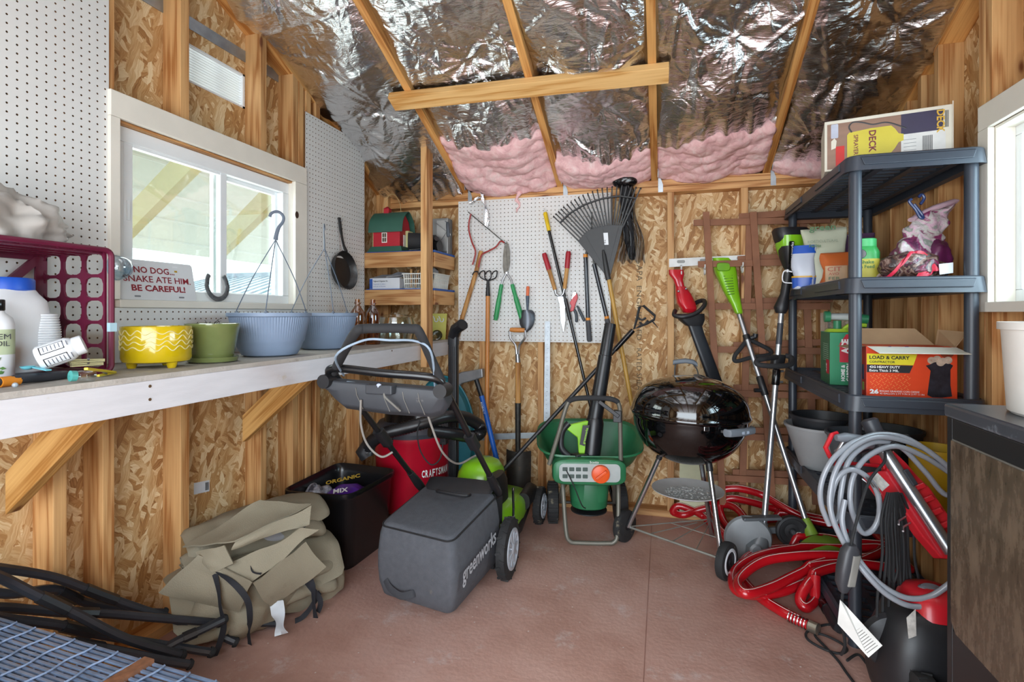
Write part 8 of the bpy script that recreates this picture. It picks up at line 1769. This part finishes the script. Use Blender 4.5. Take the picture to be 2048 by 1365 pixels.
for x, y in ((.71, 1.745), (.90, 1.745)):
    w_ = obj('wheel', tyre((x, y, .098), .098, .05, 40), TIRE, pw); obj('hub', spoked((x, y, .098), .098, .05, 6, -1), BLACKP, w_)
# spray gun
sg_ = thing('spray_gun', 'grey pressure washer spray gun hung in the red bracket', 'spray gun', G(1705, 905, 1.76))
obj('barrel', MB().tube([G(1672, 876, 1.74), G(1690, 876, 1.74), G(1720, 882, 1.75), G(1742, 890, 1.77)], [.010, .017, .019, .014], 14), PGR, sg_)
obj('grip', MB().tube(smoothpath([G(1738, 892, 1.77), G(1712, 898, 1.76), G(1688, 897, 1.75), G(1672, 906, 1.75)], 6), .009, 10), P('gun_pale_grey', '#8b8e93', .45), sg_)
obj('trigger', MB().tube(smoothpath([G(1735, 900, 1.77), G(1702, 908, 1.75), G(1684, 902, 1.745)], 6), .006, 8), BLACKP, sg_)
obj('lance', MB().cyl(G(1690, 878, 1.74), G(1662, 930, 1.74), .007), STEEL, sg_)
# grey hose
hh_ = thing('washer_hose', 'loose coils of grey pressure hose hanging from the red washer handle', 'hose', G(1760, 1210, 1.66))
HG_ = P('hose_grey', '#8d9198', .3, var=.06, coat=.3)
loops = [((1659, 1051, 1.70), (1643, 1011, 1.70), (1642, 971, 1.70), (1659, 928, 1.70), (1690, 896, 1.71), (1723, 878, 1.72), (1763, 869, 1.73), (1819, 880, 1.72), (1891, 930, 1.70), (1935, 985, 1.70)),
         ((1935, 985, 1.70), (1891, 990, 1.71), (1851, 945, 1.72), (1803, 896, 1.73), (1755, 884, 1.73), (1718, 900, 1.72), (1694, 930, 1.71), (1682, 985, 1.70), (1679, 1030, 1.70), (1668, 1046, 1.70), (1661, 1010, 1.69), (1672, 962, 1.69), (1699, 940, 1.69), (1731, 952, 1.69), (1754, 985, 1.69), (1759, 1027, 1.69), (1747, 1058, 1.69), (1727, 1067, 1.69), (1711, 1043, 1.69), (1700, 1000, 1.69), (1708, 950, 1.70), (1738, 912, 1.71), (1790, 893, 1.71), (1850, 915, 1.71), (1905, 950, 1.71)),
         ((1905, 950, 1.71), (1860, 905, 1.72), (1800, 880, 1.715), (1745, 876, 1.71), (1700, 900, 1.70), (1672, 940, 1.69), (1660, 990, 1.68), (1663, 1030, 1.67), (1679, 1070, 1.66), (1703, 1110, 1.65), (1741, 1159, 1.62), (1781, 1195, 1.60), (1829, 1214, 1.58), (1897, 1206, 1.56)),
         ((1690, 1000, 1.68), (1684, 1040, 1.67), (1694, 1080, 1.66), (1719, 1122, 1.645), (1760, 1168, 1.62), (1811, 1196, 1.595), (1859, 1194, 1.575), (1900, 1168, 1.56))]
for k, L_ in enumerate(loops): obj('coil', MB().tube(smoothpath([G(*p) for p in L_], 8), .0085, 10), HG_, hh_)
obj('tie_wire', MB().tube(smoothpath([G(1724, 958, 1.68), G(1738, 968, 1.67), G(1732, 955, 1.67), G(1748, 975, 1.67), G(1744, 965, 1.68), G(1762, 990, 1.67)], 5), .002, 6), STEEL, hh_)
# black power cord with its plug and tag
pc = thing('power_cord', 'bundle of black power cord hanging in long loops from the washer handle', 'power cord', G(1780, 1330, 1.64))
rc_ = random.Random(5)
for k in range(8):
    xa, xb = 1762+7*k+rc_.uniform(-3, 3), 1752+9*k+rc_.uniform(-5, 5); yb_2 = 1150+rc_.uniform(0, 140) if k > 1 else 1308; d = 1.64+.008*k
    obj('loop', MB().tube(smoothpath([G(1775+3*k, 986, 1.67), G(xa, 1040, d), G(xa+2, 1110, d), G(xb, (yb_2+1100)/2, d), G(xb+3, yb_2, d), G(xb+12, yb_2+12, d), G(xb+20, yb_2-8, d), G(xa+16, 1120, d+.01), G(xa+12, 1050, d+.01), G(1782+3*k, 988, 1.68)], 7), .0042, 7), BLACKM, pc)
obj('lead', MB().tube(smoothpath([G(1770, 905, 1.72), G(1768, 925, 1.70), G(1740, 960, 1.66), G(1722, 1010, 1.64), G(1706, 1070, 1.63), G(1702, 1092, 1.63)], 7), .0045, 7), BLACKM, pc)
obj('arc', MB().tube(smoothpath([G(1778, 895, 1.71), G(1796, 876, 1.72), G(1815, 872, 1.73), G(1822, 884, 1.73)], 6), .0045, 7), BLACKM, pc)
p0_, p1_ = G(1702, 1090, 1.63), G(1686, 1184, 1.63)
obj('plug_body', MB().loft([(p0_, RIGHT*.014, FWD*.014), (p0_.lerp(p1_, .12), RIGHT*.026, FWD*.020), (p0_.lerp(p1_, .5), RIGHT*.029, FWD*.022), (p0_.lerp(p1_, .8), RIGHT*.025, FWD*.02), (p1_, RIGHT*.010, FWD*.012)], 24, 3), P('plug_charcoal', '#3a3a3e', .45), pc)
obj('plug_face', MB().loft([(p0_.lerp(p1_, .18)-FWD*.018+RIGHT*.010, RIGHT*.012, FWD*.006), (p0_.lerp(p1_, .82)-FWD*.018+RIGHT*.008, RIGHT*.012, FWD*.006)], 16, 4), P('plug_face_grey', '#7d7a74', .5), pc)
obj('plug_tail', MB().tube(smoothpath([p1_, G(1684, 1200, 1.63), G(1683, 1240, 1.64), G(1690, 1290, 1.66), G(1682, 1310, 1.70)], 6), .0045, 7), BLACKM, pc)
tg = [G(1680, 1200, 1.62), G(1690, 1210, 1.62), G(1765, 1292, 1.55), G(1737, 1316, 1.56), G(1675, 1248, 1.62)]
tn = (tg[2]-tg[0]).cross(tg[4]-tg[0]).normalized(); tn = tn if tn.dot(EYE-tg[0]) > 0 else -tn
obj('tag', MB().rings([tg, [p+tn*.0006 for p in tg]]), P('tag_white', '#d5d2cc', .6), pc, smooth=False)
ta = (tg[2]-tg[1]).normalized(); tb_ = -(tg[3]-tg[2]).normalized(); tb_ = (tb_-ta*tb_.dot(ta)).normalized(); m = MB()
for k in range(13):
    p = tg[4].lerp(tg[3], .12+.065*k); m.bar(p+tb_*.006+tn*.0012, p+tb_*.045+tn*.0012, .0018, .0004, up=tn)
obj('tag_print', m, P('tag_grey_print', '#77746f', .6), pc, smooth=False)
obj('tag_red_bar', MB().bar(tg[4].lerp(tg[3], .06)+tb_*.010+tn*.0014, tg[4].lerp(tg[3], .06)+tb_*.042+tn*.0014, .006, .0006, up=tn), INKR, pc, smooth=False)
fc = thing('floor_cord', 'thin black cord wandering over the floor below the hose coupling', 'cord', onZ(1660, 1310, 0))
obj('cord', MB().tube(smoothpath([onZ(*p, .008) for p in ((1740, 1290), (1700, 1262), (1660, 1250), (1626, 1258), (1612, 1268), (1618, 1282), (1650, 1300), (1680, 1308), (1694, 1300), (1680, 1286), (1645, 1270), (1630, 1272), (1650, 1294), (1676, 1322), (1692, 1345), (1712, 1372))], 7), .0045, 8), BLACKM, fc)
obj('cord_end', MB().tube(smoothpath([onZ(*p, .008) for p in ((1694, 1322), (1716, 1310), (1735, 1330), (1760, 1352), (1790, 1372))], 7), .0045, 8), BLACKM, fc)
bt2 = thing('black_wand', 'short black extension tube lying on the floor under the red hose end', 'tube', onZ(1660, 1225, 0))
obj('tube', MB().tube([onZ(1636, 1186, .028), onZ(1640, 1190, .028), onZ(1676, 1252, .026), onZ(1680, 1258, .026)], [.020, .025, .025, .020], 16), BLACKP, bt2)
obj('collar', MB().cyl(onZ(1652, 1211, .027), onZ(1658, 1221, .027), .0275), BLACKG, bt2)
# ---------------------------------------------------------------- black cabinet with the dusty glass front
cb = thing('glass_front_cabinet', 'tall black cabinet with a dusty brown glass front at the right edge', 'cabinet', (.85, 1.10, 0))
X0, X1, Y0, Y1, ZT = .620, 1.075, .80, 1.425, 1.013
BLKC = P('cabinet_black', '#17181b', .4, var=.08, dirt='#3a3a3c', dscale=20, damt=.66)
obj('body', MB().box((X0+.012, Y0, .02), (X1, Y1, ZT-.03)), BLKC, cb, smooth=False, bevel=.004)
obj('top', MB().box((X0-.004, Y0-.01, ZT-.03), (X1, Y1+.006, ZT)), P('cabinet_top', '#3c4047', .28, var=.06, dirt='#9aa3ad', dscale=7, damt=.55), cb, smooth=False, bevel=.006)
fp = MB().box((X0, Y1-.022, .0), (X0+.014, Y1, ZT-.03)).box((X0, Y0, .937), (X0+.013, Y1-.022, ZT-.03)).box((X0, Y0, .02), (X0+.013, Y1-.022, .12)).box((X0, Y0, .12), (X0+.013, Y0+.03, .937))
obj('front_frame', fp, BLKC, cb, smooth=False, bevel=.002)
ch = .17
gp_ = [(Y1-.026, .935), (Y1-.026, .535), (Y1-.046, .515), (Y0+.05, .515), (Y0+.03, .535), (Y0+.03, .935)]
def dusty():
    m, t, b = _nt('dusty_brown_glass'); L = t.links
    tc = N(t, 'ShaderNodeTexCoord'); mp = N(t, 'ShaderNodeMapping'); mp.inputs['Scale'].default_value = (1, 9, 2.6); L.new(tc.outputs['Object'], mp.inputs[0])
    n = N(t, 'ShaderNodeTexNoise', i_Scale=4., i_Detail=8., i_Roughness=.75); L.new(mp.outputs[0], n.inputs['Vector'])
    r = ramp(t, n.outputs['Fac'], [(.30, hexc('#3a3027')), (.5, hexc('#54473a')), (.78, hexc('#7d6c5a'))]); L.new(r.outputs[0], b.inputs['Base Color'])
    r2 = ramp(t, n.outputs['Fac'], [(.3, (.12, .12, .12)), (.7, (.4, .4, .4))]); L.new(r2.outputs[0], b.inputs['Roughness']); return m
obj('glass_door', MB().prism([(a, b) for a, b in gp_], (X0+.002, 0, 0), (0, 1, 0), (0, 0, 1), -.006), dusty(), cb, smooth=False)
lo = [(Y1-.022, .12), (Y1-.022, .512), (Y0+.03, .512), (Y0+.03, .12)]
obj('lower_panel', MB().prism(lo, (X0+.013, 0, 0), (0, 1, 0), (0, 0, 1), -.012), BLKC, cb, smooth=False, bevel=.002)
obj('gasket', MB().tube([(X0+.001, a, b) for a, b in gp_], .003, 6, closed=True), P('gasket_grey', '#77736b', .5), cb)
bk_ = thing('white_bucket', 'stained white plastic bucket standing on the black cabinet', 'bucket', (.835, 1.245, ZT))
SPOT = P('bucket_white', '#d6d2cc', .5, var=.04, scale=20, dirt='#8a7a4c', dscale=26, damt=.70)
cB = V((.809, 1.285, ZT+.0005))
obj('bucket', MB().lathe([(.001, 0), (.128, 0), (.134, .006), (.143, .170), (.149, .171), (.149, .186), (.141, .186), (.132, .012), (.001, .010)], cB, seg=60), SPOT, bk_)
